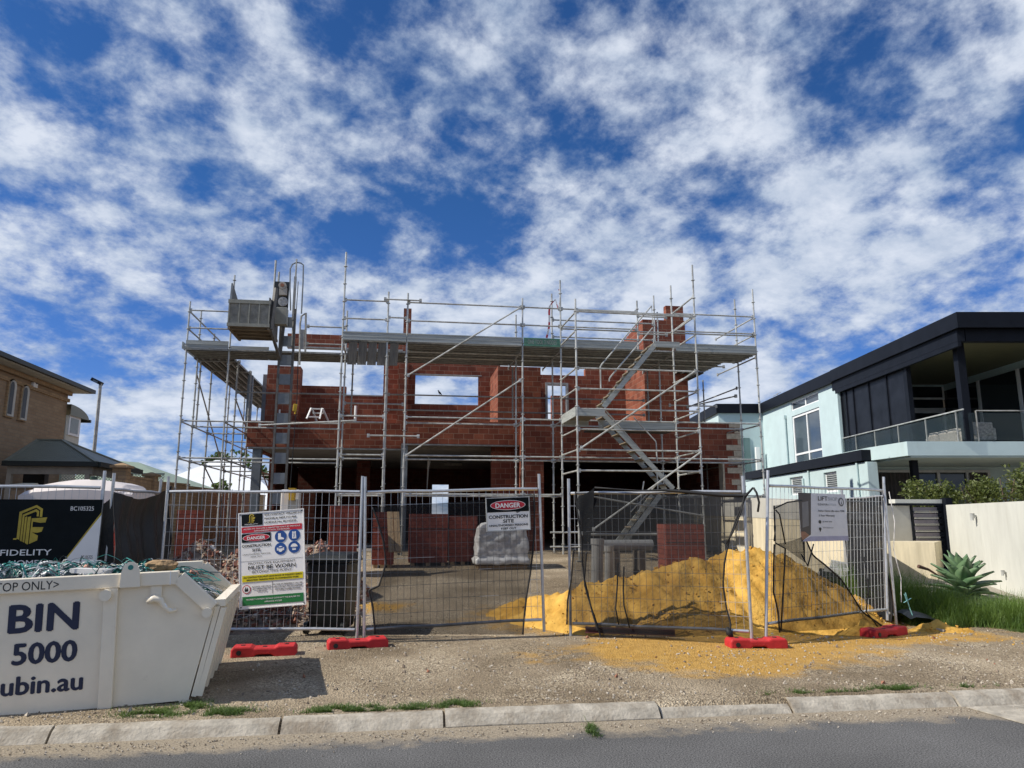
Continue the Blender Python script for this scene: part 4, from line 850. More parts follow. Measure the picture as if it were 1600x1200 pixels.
cloth('D', 'black netting hanging in a triangle over the right of the sand pile', lps('D', [(1207, 850), (1206, 890), (1205, 925), (1212, 955), (1216, 988)]), lps('D', [(1252, 836), (1268, 868), (1310, 905), (1345, 955), (1372, 978)]), net50, wav=.05, bulge=.05, seed=5.0)
cloth('D', 'black netting stretched along the top of the leaning panel', lps('D', [(1206, 790), (1206, 820), (1206, 846)]), lps('D', [(1250, 776), (1251, 806), (1254, 878)]), net50, wav=.03, nu=12, nv=12, seed=5.5)
cloth('S', 'dense black cloth on the side fence panel at the right corner', [(0.02, 1.88), (.05, 1.2), (.02, .6), (.05, .05)], [(1.9, 1.9), (1.85, 1.2), (1.9, .6), (1.95, .1)], net_mat('shade_cloth_black', .92), yo=.04, wav=.06, folds=.02, seed=6.0)
cloth('L', 'strip of black cloth between the builder banner and the turned panel', lps('L', [(149, 792), (150, 830), (149, 880)]), lps('L', [(178, 772), (176, 830), (176, 885)]), blackcloth, yo=.05, wav=.03, nu=8, nv=12, hem=False, seed=8.0)
cloth('N', 'black cloth draped over the narrow fence panel left of the safety sign', [(-.16, 1.84), (-.16, 1.2), (-.16, .6), (-.16, .1)], [(1.34, 1.98), (1.40, 1.2), (1.36, .6), (1.5, .1)], blackcloth, yo=-.14, wav=.11, folds=.03, nu=60, nv=40, seed=7.0)
def cords():
    p, rot, Ln = FP['C']; o = thing('netting_roll', 'dark netting rolled along the top rail over the sand pile', 'netting', tuple(p), rot=rot, local=True)
    a = lps('C', [(930, 762), (960, 764), (1000, 767), (1040, 766), (1090, 770), (1130, 774), (1165, 775), (1177, 762)])
    MB().path([(x, -.04+.01*math.sin(i*2), z) for i, (x, z) in enumerate(a)], [.012, .008, .009, .017, .024, .026, .02, .012], 8).build('roll', hemm, o, smooth=True)
    a = lps('C', [(1177, 762), (1182, 770), (1186, 785), (1184, 800)]); MB().path([(x, -.05, z) for x, z in a], .014, 6).build('tail', hemm, o, smooth=True)
    for q in ([(1163, 775), (1158, 800), (1146, 830), (1135, 850)], [(966, 880), (966, 910), (963, 950), (968, 975)], [(976, 885), (975, 920), (976, 945), (985, 980)]):
        a = lps('C', q); MB().path([(x, -.06, z) for x, z in a], .011, 6).build('fold', hemm, o, smooth=True)
    c = lp('C', 1140, 987); MB().path([(c[0]-.03, -.08, c[1]+.06), (c[0], -.1, c[1]), (c[0]+.03, -.07, c[1]-.07)], [.02, .045, .02], 8).build('knot', hemm, o, smooth=True)
    p, rot, Ln = FP['D']; o = thing('netting_edge', 'dark hem cord of torn netting crossing the leaning panel', 'netting', tuple(p), rot=rot, local=True)
    for q in ([(1206, 848), (1222, 857), (1221, 880), (1218, 930), (1215, 985)], [(1204, 795), (1225, 785), (1248, 782)], [(1207, 797), (1213, 804), (1222, 850)], [(1266, 850), (1257, 884), (1247, 866)], [(1345, 870), (1352, 920), (1348, 955), (1366, 978)]):
        a = lps('D', q); MB().path([(x, -.05, z) for x, z in a], .010, 6).build('hem', hemm, o, smooth=True)
    p, rot, Ln = FP['S']; 
    c = FP['S'][0]; t = tag(MB().path(wob([(c.x+.05, c.y-.02, c.z+1.95), (c.x+.09, c.y-.03, c.z+1.5), (c.x+.06, c.y, c.z+1.1), (c.x+.12, c.y-.02, c.z+.7), (c.x+.1, c.y, c.z+.35)], .02), .006, 6).build('rope', whitepl), 'pale rope hanging down the right fence corner post', 'rope')
    q = aZ(1400, 958, .35); tg = MB(); 
    for a_, b_ in (((0, 0, .32), (.10, 0, .02)), ((-.02, 0, .20), (.10, .0, .26)), ((0.02, 0, .34), (.06, 0, .14))): tg.beam(Vector((7.27, 10.1, .3))+Vector(a_), Vector((7.27, 10.1, .3))+Vector(b_), .018, .003)
    tag(tg.build('tie_strap', mat('teal_tie', (.25, .55, .55), .4)), 'pale teal strap tied low on the right corner post', 'strap')
    # dark sheet lying under the corner
    b = MB(); c = aZ(1420, 965, .3); vs = []
    for j in range(9):
        for i in range(9):
            x = 7.3+i*.09; y = 10.05+j*.10; vs.append((x, y, gz(x, y)+.03+.20*math.exp(-((x-7.45)**2+(y-10.3)**2)*9)+.03*mnoise.noise((x*6, y*6, 2))))
    b.add(vs, [(j*9+i, j*9+i+1, (j+1)*9+i+1, (j+1)*9+i) for j in range(8) for i in range(8)])
    tag(b.build('crumpled_sheet', blackp, smooth=True), 'crumpled black sheet lying at the right fence corner by the grass', 'sheet')
cords()
# ------------------------------------------------------------------ signs
def sign(name, label, key, corners, depth=.006, yo=-.05, cat='sign'):
    """corners TL TR BR BL in pixels, in a panel's plane: real board with its own size."""
    p, rot, Ln = FP[key]; c = [Vector(lp(key, *q)) for q in corners]
    u = ((c[1]-c[0])+(c[2]-c[3]))/2; Wd = u.length; Ht = ((c[0]-c[3]).length+(c[1]-c[2]).length)/2; a = math.atan2(u.y, u.x)
    M_ = Euler(rot).to_matrix(); org = p+M_ @ Vector((c[3].x, yo, c[3].y))
    Q = M_ @ Euler((R(90), 0, 0)).to_matrix() @ Euler((0, 0, a)).to_matrix()
    t = thing(name, label, cat, tuple(org), rot=tuple(Q.to_euler()), local=True)
    return t, Wd, Ht
def face(t, poly, z, m, nm='print'): return MB().slab(poly, z-.0015, z).build(nm, m, t)
def safety_board():
    t, W, Hh = sign('safety_sign', 'tall white site safety sign with blue round symbols on the mesh fence', 'A', [(378, 802), (480, 794), (480, 944), (376, 952)])
    MB().slab(rect(0, 0, W, Hh), -.006, 0).build('board', signw, t)
    fr = MB(); 
    for r_ in (rect(0, 0, W, .012), rect(0, Hh-.012, W, Hh), rect(0, .012, .012, Hh-.012), rect(W-.012, .012, W, Hh-.012)): fr.slab(r_, .0005, .006)
    fr.build('frame', signw, t)
    X = lambda f: f*W; Y = lambda f: (1-f)*Hh      # fractions from the top left
    z = .004
    face(t, rect(X(.05), Y(.14), X(.37), Y(.02)), z, signk)
    g = MB(); s = W*.0011
    def logo(mb, cx, cy, s, z):
        P = lambda pts: mb.slab([(cx+x*s, cy+y*s) for x, y in pts], z, z+.0015)
        P([(-95, -120), (-78, -115), (-72, 150), (15, 205), (95, 150), (95, 95), (60, 110), (60, 128), (15, 160), (-42, 122), (-52, -105)])
        P([(-40, -128), (-20, -133), (-10, 90), (25, 118), (60, 90), (60, 70), (28, 92), (10, 70), (2, -138), (-10, -142)]); P([(-95, -120), (-125, -108), (-125, -95), (-92, -104)])
        P([(15, -145), (35, -140), (35, 70), (140, 75), (125, 20), (62, 5), (62, -20), (118, -22), (100, -70), (62, -62), (75, -105), (68, -125)])
    logo(g, X(.20), Y(.075), W*.00042, z); g.build('emblem', goldm, t)
    text(t, 'FIDELITY', X(.20), Y(.133), wd=W*.2, ht=Hh*.013, m=signw, z=z+.001, align='C')
    for k, s_ in enumerate(('SITE CONTACT: WILLIAM LO', 'PHONE #: 0459 712 468', 'LICENCE No: BC105325')):
        text(t, s_, X(.40), Y(.045+k*.041), wd=W*(.57, .48, .48)[k], ht=Hh*.018, m=inkb, z=z, bold=.035)
    face(t, rect(X(.05), Y(.215), X(.965), Y(.155)), z, signr)
    text(t, 'ACCESS TO THIS SITE IS PERMITTED ONLY BY PREVIOUS', X(.51), Y(.183), wd=W*.86, ht=Hh*.014, m=signw, z=z+.001, align='C', bold=.012)
    text(t, 'ARRANGEMENT WITH THE BUILDER', X(.51), Y(.207), wd=W*.54, ht=Hh*.014, m=signw, z=z+.001, align='C', bold=.012)
    face(t, rect(X(.05), Y(.315), X(.49), Y(.225)), z, signk)
    face(t, ell(X(.27), Y(.27), W*.205, Hh*.038), z+.001, signw); face(t, ell(X(.27), Y(.27), W*.197, Hh*.0345), z+.002, signr)
    text(t, 'DANGER', X(.27), Y(.288), wd=W*.27, ht=Hh*.034, m=signw, z=z+.003, align='C', bold=.035)
    text(t, 'CONSTRUCTION', X(.27), Y(.365), wd=W*.43, ht=Hh*.028, m=inkb, z=z, align='C', bold=.035)
    text(t, 'SITE', X(.27), Y(.413), wd=W*.12, ht=Hh*.028, m=inkb, z=z, align='C', bold=.035)
    text(t, 'UNAUTHORISED PERSONS', X(.27), Y(.448), wd=W*.42, ht=Hh*.015, m=inkb, z=z, align='C'); text(t, 'KEEP OUT', X(.27), Y(.475), wd=W*.17, ht=Hh*.015, m=inkb, z=z, align='C')
    for i, (fx, fy) in enumerate(((.64, .278), (.845, .272), (.635, .405), (.84, .398))):
        cx, cy = X(fx), Y(fy); r = W*.088; face(t, ell(cx, cy, r, r), z, signb, 'symbol'); b = MB()
        S = lambda pts: b.slab([(cx+x*r, cy+y*r) for x, y in pts], z+.001, z+.002)
        if i == 0: S([(-.4, .55), (.05, .55), (.05, -.05), (.55, -.3), (.6, -.5), (-.45, -.5)])
        elif i == 1: S([(-.3, .6), (-.1, .6), (0, .3), (.1, .6), (.3, .6), (.36, -.6), (-.36, -.6)])
        elif i == 2: b.slab(ell(cx, cy-.05*r, .42*r, .5*r, 20), z+.001, z+.002); S([(-.62, .2), (-.46, .2), (-.46, -.3), (-.62, -.3)]); S([(.46, .2), (.62, .2), (.62, -.3), (.46, -.3)])
        else: S([(-.6, .05), (-.5, .35), (-.2, .58), (.2, .58), (.5, .35), (.65, .05)]); S([(-.38, -.02), (.38, -.02), (.3, -.5), (-.3, -.5)])
        b.build('symbol', signw, t)
        if i in (1, 2, 3):
            b = MB()
            if i == 1:
                b.slab([(cx-.2*r, cy+.35*r), (cx-.13*r, cy+.35*r), (cx+.2*r, cy-.45*r), (cx+.13*r, cy-.45*r)], z+.0025, z+.003); b.slab([(cx+.13*r, cy+.35*r), (cx+.2*r, cy+.35*r), (cx-.13*r, cy-.45*r), (cx-.2*r, cy-.45*r)], z+.0025, z+.003)
            elif i == 2: b.slab(rect(cx-.34*r, cy+.05*r, cx+.34*r, cy+.24*r), z+.0025, z+.003)
            else: b.slab(rect(cx-.36*r, cy-.22*r, cx+.36*r, cy-.06*r), z+.0025, z+.003)
            b.build('symbol', signb, t)
    MB().slab(rect(X(.03), Y(.512), X(.97), Y(.510)), z-.002, z-.001).build('print', inkb, t)
    text(t, 'PROTECTIVE EQUIPMENT', X(.5), Y(.548), wd=W*.71, ht=Hh*.023, m=inkb, z=z, align='C'); text(t, 'MUST BE WORN', X(.5), Y(.60), wd=W*.71, ht=Hh*.04, m=inkb, z=z, align='C', bold=.02); text(t, 'BEYOND THIS POINT', X(.5), Y(.638), wd=W*.6, ht=Hh*.026, m=inkb, z=z, align='C')
    face(t, rect(X(.05), Y(.725), X(.965), Y(.658)), z, signy)
    text(t, 'ALL CONTRACTORS MUST HAVE PROOF OF INDUSTRY SAFETY', X(.51), Y(.686), wd=W*.88, ht=Hh*.017, m=inkb, z=z+.001, align='C', bold=.014); text(t, 'INDUCTION TRAINING PRIOR TO COMMENCING WORK', X(.51), Y(.714), wd=W*.78, ht=Hh*.017, m=inkb, z=z+.001, align='C', bold=.014)
    MB().slab(rect(X(.5), Y(.86), X(.505), Y(.735)), z-.002, z-.001).slab(rect(X(.04), Y(.737), X(.96), Y(.735)), z-.002, z-.001).build('print', inkb, t)
    cx, cy, r = X(.115), Y(.80), W*.062; b = MB()
    b.slab(ell(cx, cy, r, r), z-.001, z); b.build('symbol', signr, t); b = MB(); b.slab(ell(cx, cy, r*.82, r*.82), z, z+.001); b.build('symbol', signw, t)
    b = MB(); b.slab(rect(cx-.45*r, cy-.5*r, cx+.4*r, cy+.1*r), z+.001, z+.002).slab(rect(cx-.3*r, cy+.1*r, cx-.1*r, cy+.5*r), z+.001, z+.002).slab(rect(cx+.1*r, cy+.1*r, cx+.3*r, cy+.4*r), z+.001, z+.002); b.build('symbol', inkb, t)
    for k, s_ in enumerate(('ALCOHOL AND DRUGS', 'NOT PERMITTED ON', 'THIS SITE')): text(t, s_, X(.34), Y(.785+k*.024), wd=W*(.29, .27, .15)[k], ht=Hh*.014, m=inkb, z=z, align='C', bold=.01)
    for k, s_ in enumerate(('IN CASE OF EMERGENCY CALL 000', 'AND CONTACT THE SITE MANAGER', 'ON MOBILE NUMBER PROVIDED')): text(t, s_, X(.735), Y(.775+k*.027), wd=W*(.43, .43, .38)[k], ht=Hh*.015, m=inkb, z=z, align='C', bold=.01)
    face(t, rect(X(.05), Y(.965), X(.965), Y(.875)), z, signg)
    text(t, 'PROPERTY OWNERS SHOULD CONTACT THE BUILDER TO', X(.51), Y(.913), wd=W*.8, ht=Hh*.015, m=signw, z=z+.001, align='C', bold=.012); text(t, 'ARRANGE ACCESS', X(.51), Y(.943), wd=W*.26, ht=Hh*.015, m=signw, z=z+.001, align='C', bold=.012)
    for fx in (.03, .97):
        for fy in (.02, .98): MB().disc((X(fx), Y(fy), .004), (0, 0, 1), .008, .01, 8).build('cable_tie', blackp, t)
safety_board()
def danger_board():
    t, W, Hh = sign('danger_sign', 'small danger construction site sign on the gate panel', 'G', [(757, 778.5), (825, 775.5), (828, 828), (759.5, 831)])
    MB().slab(rect(0, 0, W, Hh), -.006, 0).build('board', signw, t); z = .004
    fr = MB(); 
    for r_ in (rect(0, 0, W, .012), rect(0, Hh-.012, W, Hh), rect(0, .012, .012, Hh-.012), rect(W-.012, .012, W, Hh-.012)): fr.slab(r_, .0005, .007)
    fr.build('frame', galv, t)
    X = lambda f: f*W; Y = lambda f: (1-f)*Hh
    face(t, rect(.012, Y(.44), W-.012, Hh-.012), .003, signk)
    face(t, ell(X(.5), Y(.24), W*.40, Hh*.145), z, signw); face(t, ell(X(.5), Y(.24), W*.388, Hh*.13), z+.001, signr)
    text(t, 'DANGER', X(.5), Y(.31), wd=W*.56, ht=Hh*.14, m=signw, z=z+.002, align='C', bold=.035)
    text(t, 'CONSTRUCTION', X(.5), Y(.625), wd=W*.88, ht=Hh*.10, m=inkb, z=z, align='C', bold=.035); text(t, 'SITE', X(.5), Y(.755), wd=W*.24, ht=Hh*.10, m=inkb, z=z, align='C', bold=.035)
    text(t, 'UNAUTHORISED PERSONS', X(.5), Y(.86), wd=W*.88, ht=Hh*.062, m=inkb, z=z, align='C', bold=.03); text(t, 'KEEP OUT', X(.5), Y(.955), wd=W*.34, ht=Hh*.062, m=inkb, z=z, align='C', bold=.03)
danger_board()
def builder_banner():
    t, W, Hh = sign('builder_banner', 'black builder banner with gold emblem and white corner on the left fence', 'L', [(-48, 779), (155, 781), (151, 886), (-52, 891)], yo=-.06)
    MB().slab(rect(0, 0, W, Hh), -.004, 0).build('board', signk, t)
    pj = lambda x, y: ((x+50)/204*W, (1-(y-780)/108)*Hh)
    P = lambda pts: [pj(*q) for q in pts]
    MB().slab(P([(104, 872), (154.5, 804), (153.5, 886.5), (97, 888)]), .001, .0025).build('print', signw, t)
    MB().slab(P([(97, 881), (154, 800), (154, 804), (100, 880)]), .003, .004).build('print', goldm, t)
    e = MB(); k = .175
    Q = lambda pts: e.slab([pj(0+x*k, 720+y*k) for x, y in pts], .001, .003)
    Q([(133, 690), (133, 455), (280, 393), (340, 428), (340, 500), (318, 500), (318, 440), (278, 415), (158, 468), (158, 700)][::-1])
    Q([(164, 708), (164, 480), (280, 430), (308, 448), (308, 495), (290, 495), (290, 462), (276, 452), (182, 492), (182, 715)][::-1])
    Q([(188, 718), (188, 500), (206, 494), (206, 725)][::-1]); Q([(212, 728), (212, 500), (240, 494), (240, 740), (230, 740)][::-1])
    Q([(104, 688), (133, 685), (133, 700), (104, 698)][::-1])
    Q([(248, 738), (248, 512), (386, 503), (375, 548), (330, 552), (262, 540), (262, 590), (362, 590), (350, 630), (310, 640), (264, 636), (320, 665), (318, 706)][::-1])
    e.build('emblem', goldm, t)
    def T(s, x0, x1, y0, y1, **kw):
        a = pj(x0, y1); b_ = pj(x1, y0); text(t, s, a[0], a[1], wd=b_[0]-a[0], ht=b_[1]-a[1], m=signw, z=.003, **kw)
    T('BC105325', 103.5, 141, 790.5, 797.5, bold=.005); T('FIDELITY', 1, 80, 857, 866.5, bold=.012); T('HOME', 16, 62, 873.5, 882, bold=.012); a = pj(128, 873); text(t, 'BC105325', a[0], a[1], wd=W*.09, ht=Hh*.05, m=inkb, z=.004)
builder_banner()
def lift_banner():
    t, W, Hh = sign('lift_banner', 'pale grey lift company banner tied to the leaning fence panel', 'D', [(1252, 775), (1325, 775), (1320, 847), (1247, 846)])
    MB().slab(rect(0, 0, W, Hh), -.004, 0).build('board', lilac, t)
    X = lambda f: f*W; Y = lambda f: (1-f)*Hh
    br_ = mat('photo_brown', (.045, .032, .028), .5); face(t, [(0, .0), (X(.2), Y(.86)), (X(.26), Y(.0)), (0, Hh)], .002, br_); face(t, [(X(.04), Y(.72)), (X(.17), Y(.68)), (X(.19), Y(.17)), (X(.06), Y(.2))], .003, mat('photo_grey', (.16, .15, .15), .5)); face(t, [(0, Y(.98)), (X(.17), Y(.88)), (X(.08), Y(.8)), (0, Y(.8))], .003, mat('photo_floor', (.28, .12, .06), .5))
    face(t, [(0, 0), (W, 0), (W, Y(.9)), (X(.2), Y(.9)), (0, Y(.99))], .0015, mat('banner_violet', (.33, .32, .45), .5))
    z = .004
    text(t, 'LIFT', X(.40), Y(.15), wd=W*.20, ht=Hh*.095, m=inkb, z=z, bold=.01); text(t, 'SHOP', X(.61), Y(.15), wd=W*.20, ht=Hh*.085, m=greyst, z=z, bold=-.01)
    text(t, 'ELEVATOR', X(.39), Y(.255), wd=W*.2, ht=Hh*.045, m=inkb, z=z); text(t, 'BOUTIQUE', X(.60), Y(.255), wd=W*.18, ht=Hh*.045, m=greyst, z=z)
    b = MB(); b.slab(ell(X(.895), Y(.17), W*.06, Hh*.095), .002, .004); b.build('emblem', mat('emblem_grey', (.10, .10, .11), .4), t); MB().slab(ell(X(.895), Y(.17), W*.035, Hh*.06), .004, .005).build('emblem', lilac, t); MB().slab([(X(.885), Y(.22)), (X(.905), Y(.22)), (X(.895), Y(.11))], .005, .006).build('emblem', inkb, t)
    text(t, 'Italian Home Lifts since 1998', X(.39), Y(.385), wd=W*.56, ht=Hh*.04, m=inkb, z=z, bold=.012); text(t, '5 Year Warranty', X(.39), Y(.485), wd=W*.34, ht=Hh*.04, m=inkb, z=z, bold=.012)
    MB().slab(ell(X(.405), Y(.6), W*.028, Hh*.035), .002, .004).slab(ell(X(.40), Y(.745), W*.026, Hh*.03), .002, .004).slab([(X(.38), Y(.76)), (X(.42), Y(.76)), (X(.40), Y(.81))], .002, .004).build('symbol', inkb, t)
    text(t, '08 9409 3000', X(.46), Y(.61), wd=W*.2, ht=Hh*.03, m=inkb, z=z); text(t, 'WA Showroom', X(.46), Y(.735), wd=W*.22, ht=Hh*.03, m=inkb, z=z)
lift_banner()
# ================================================================== SKIP BIN
def skip_bin():
    P0 = aZ(295, 1090, .15); D = 1.62
    t = thing('skip_bin', 'white steel skip bin heaped with strapping at the kerb', 'skip bin', (P0[0], P0[1], .07), rot=(0, R(-2.0), R(7)), local=True)
    z0 = .06; x0 = -3.75
    prof = [(0, z0), (.19, .84), (-.10, 1.15), (x0+.1, 1.15), (x0-.2, .84), (x0, z0)]
    th = .012
    def plate(y0, y1, nm='side_panel'): return MB().prism(prof, y0, y1).build(nm, binp, t)
    plate(0, th); plate(D-th, D)
    MB().box(x0+.02, -.02, th+.001, D-th-.001, z0+.01, z0+.03).build('floor', binp, t)
    rim = MB()
    for y in (-.05, D-.02):
        rim.box(x0+.1, -.115, y, y+.07, 1.055, 1.175)
        rim.beam((-.115, y+.035, 1.115), (.175, y+.035, .83), .07, .12)
    rim.build('rim', binp, t, bevel=.008)
    sr = MB()
    for x in (-.185,): sr.box(x, x+.008, -.053, -.0505, 1.056, 1.174)
    sr.build('weld_seam', whitep, t)
    # end door, hinged at the pivots, ribbed
    b = MB(); y0, y1 = .0, D
    b.hexa([(.02, y0, z0+.03), (.06, y0, z0+.02), (.06, y1, z0+.02), (.02, y1, z0+.03)], [(.20, y0, .86), (.24, y0, .85), (.24, y1, .85), (.20, y1, .86)])
    b.build('end_door', binp, t)
    rb = MB()
    for k in range(5):
        yy = y0+.0+k*(D-.08)/4; rb.hexa([(.062, yy, z0+.03), (.11, yy, z0+.02), (.11, yy+.08, z0+.02), (.062, yy+.08, z0+.03)], [(.242, yy, .83), (.29, yy, .82), (.29, yy+.08, .82), (.242, yy+.08, .83)])
    rb.beam((.235, y0, .87), (.235, y1, .87), .09, .06); rb.build('door_rib', binp, t)
    bk = MB().hexa([(x0, 0, z0+.03), (x0+.02, 0, z0+.03), (x0+.02, D, z0+.03), (x0, D, z0+.03)], [(x0-.2, 0, .84), (x0-.18, 0, .84), (x0-.18, D, .84), (x0-.2, D, .84)]); bk.build('end_panel', binp, t)
    for y in (-.06, D+.0): MB().disc((.135, y, .80), (0, 1, 0), .042, .06, 18).build('hinge_pin', binp, t)
    for xr in (-.655, -2.9):
        MB().box(xr-.055, xr+.055, -.045, -.001, z0-.03, 1.054).build('side_rib', binp, t, bevel=.005)
        MB().disc((xr-.03, -.075, 1.0), (0, 1, 0), .048, .06, 18).build('lifting_pin', binp, t)
        lg = MB(); pts = [(xr+.07, 1.056), (xr+.235, 1.056), (xr+.225, 1.19), (xr+.205, 1.245), (xr+.175, 1.27), (xr+.13, 1.27), (xr+.10, 1.245), (xr+.08, 1.19)]
        lg.prism(pts, -.075, -.052); lg.build('lifting_lug', binp, t); MB().disc((xr+.153, -.0765, 1.225), (0, 1, 0), .022, .004, 16).build('lug_hole', tealst, t)
    MB().box(-.34, -.25, -.03, -.001, .90, 1.053).build('catch_plate', binp, t)
    MB().path([(-.36, -.05, .93), (-.30, -.06, .95), (-.25, -.06, .93), (-.22, -.06, .87), (-.17, -.06, .83), (-.12, -.06, .84)], [.03, .035, .03, .018, .02, .016], 8).build('catch_hook', binp, t, smooth=True)
    MB().path([(-.22, -.06, .90), (-.195, -.06, .855), (-.16, -.06, .84)], .012, 6).build('catch_hook', whitep, t)
    for x in (-1.15, -.03, -2.6): MB().box(x-.05, x+.05, 0, .1, -.03, z0-.001).build('foot', binp, t)
    e = thing('lettering_panel', None, None, rot=(R(90), 0, 0), local=True); e.parent = t; e.location = (0, -.004, 0)
    text(e, 'BIN', -.91, .66, wd=.515, ht=.235, m=inkn, z=0, bold=.034, align='R')
    text(e, '5000', -.905, .40, wd=.475, ht=.175, m=inkn, z=0, bold=.034, align='R'); text(e, 'ubin.au', -.845, .16, wd=.60, ht=.15, m=inkn, z=0, bold=.032, align='R')
    e.location = (0, -.004, .07)
    e2 = thing('lettering_panel', None, None, rot=(R(90), 0, 0), local=True); e2.parent = t; e2.location = (0, -.052, .0)
    text(e2, 'TOP ONLY>', -1.06, 1.075, wd=.475, ht=.075, m=inkb, z=0, align='R')
    # heap of strapping: dark fill surface + tangled bands
    M_ = Matrix.Translation(t.location) @ Euler(t.rotation_euler).to_matrix().to_4x4()
    b = MB()
    def hz(x, y): return 1.06+.10*math.exp(-((x+1.5)/.9)**2)-(.0 if x < -.2 else (x+.2)*.9)+.04*mnoise.noise((x*3, y*3, 1))
    nx, ny = 40, 14; vs = []
    for j in range(ny+1):
        for i in range(nx+1):
            x = x0+.05+(.14-x0-.05)*i/nx; y = .03+(D-.06)*j/ny; vs.append(M_ @ Vector((x, y, hz(x, y)-.06)))
    b.add(vs, [(j*(nx+1)+i, j*(nx+1)+i+1, (j+1)*(nx+1)+i+1, (j+1)*(nx+1)+i) for j in range(ny) for i in range(nx)], 2)
    for k in range(620):
        x = random.uniform(-2.4, .02); y = random.uniform(.05, D-.05); L_ = random.uniform(.15, .55); a = random.gauss(0, .7)+(math.pi if random.random() < .5 else 0)
        z = hz(x, y)-.04; pts = []; dz = random.uniform(.03, .17)*(1.0 if x < -.4 else .6); bend = random.uniform(-1.2, 1.2)
        for s in range(7):
            f = s/6; pts.append(Vector((x+L_*(f-.5)*math.cos(a+bend*f), min(D-.02, max(.02, y+L_*(f-.5)*math.sin(a+bend*f))), z+dz*math.sin(math.pi*f)+.015*random.random())))
        w_ = random.choice((.008, .012, .016)); mi = random.choice((0, 0, 0, 1, 1, 2)); tw = random.uniform(-.6, .6); vs = []
        for s in range(7):
            d = (pts[min(s+1, 6)]-pts[max(s-1, 0)]).normalized(); n = d.cross(Vector((0, math.sin(tw*3), 1))).normalized()*w_/2; vs += [M_ @ (pts[s]-n), M_ @ (pts[s]+n)]
        b.add(vs, [(2*s, 2*s+1, 2*s+3, 2*s+2) for s in range(6)], mi)
    for k in range(45):
        x = random.uniform(-2.3, .0); y = random.uniform(.1, 1.4); b.obox(M_ @ Vector((x, y, hz(x, y)+.01)), random.uniform(.05, .16), random.uniform(.04, .1), random.uniform(.02, .06), (random.uniform(-.6, .6), random.uniform(-.6, .6), random.uniform(0, 3)), random.choice((1, 3, 4, 2)))
    tag(b.build('strapping_waste', [tealst, greyst, darkst, mat('pink_scrap', (.45, .22, .16), .7), whitepl]), 'tangled teal and grey plastic strapping filling the skip', 'waste', kind='stuff')
    c = M_ @ Vector((-.36, .55, 1.20)); b = MB(); vs = []
    bm = bmesh.new(); bmesh.ops.create_icosphere(bm, subdivisions=3, radius=1)
    for v in bm.verts: q = Vector((v.co.x*.15, v.co.y*.09, v.co.z*.062)); q += .02*mnoise.noise_vector(v.co*1.6); q.z = min(q.z, .048); v.co = q+c
    b.add([v.co for v in bm.verts], [tuple(v.index for v in f.verts) for f in bm.faces]); bm.free()
    tag(b.build('timber_offcut', mat('split_timber', (.34, .22, .11), .85, 0, .4, 14, .6, 30)), 'brown broken timber offcut lying on the skip rim', 'timber')
    b = MB(); b.beam(M_ @ Vector((-1.02, .2, 1.21)), M_ @ Vector((-.72, .12, 1.19)), .13, .04); tag(b.build('torn_bag', whitepl), 'torn white plastic bag beside the lifting lug in the skip', 'bag')
skip_bin()
# ================================================================== WHEELIE BIN
def wheelie():
    c = aZ(513, 999, .2); x0, y0 = c[0]-.03, c[1]+.72; zg = gz(x0, y0)
    t = thing('wheelie_bin', 'black wheelie bin standing behind the mesh fence', 'wheelie bin', (x0, y0, zg), rz=R(-12), local=True)
    k = mat('bin_black_plastic', (.009, .011, .011), .5, 0, .5, 5, .1, 20, spec=.3)
    b = MB().hexa([(-.24, -.22, .06), (.24, -.22, .06), (.24, .25, .06), (-.24, .25, .06)], [(-.28, -.30, .96), (.28, -.30, .96), (.28, .35, .96), (-.28, .35, .96)]); b.build('body', k, t, bevel=.03)
    MB().box(-.31, .31, -.33, .36, .961, .99).build('rim', k, t, bevel=.01)
    MB().hexa([(-.31, -.35, .992), (.31, -.35, .992), (.31, .38, .992), (-.31, .38, .992)], [(-.26, -.27, 1.07), (.26, -.27, 1.07), (.26, .33, 1.085), (-.26, .33, 1.085)]).build('lid', k, t, bevel=.02)
    for s in (-.2, .1): MB().box(s, s+.1, -.29, -.27, .993, 1.03).build('lid_ridge', k, t)
    MB().tube((-.22, .43, 1.0), (.22, .43, 1.0), .018, 8).build('handle', k, t)
    for x in (-.31, .27): MB().tube((x, .25, .10), (x+.05, .25, .10), .10, 18).build('wheel', blackp, t)
    t.scale = (1.0, 1.0, .97)
    for x in (-.3, .2): MB().tube((x, -.2, .085), (x+.05, -.2, .085), .085, 16).build('front_moulding', k, t)
wheelie()
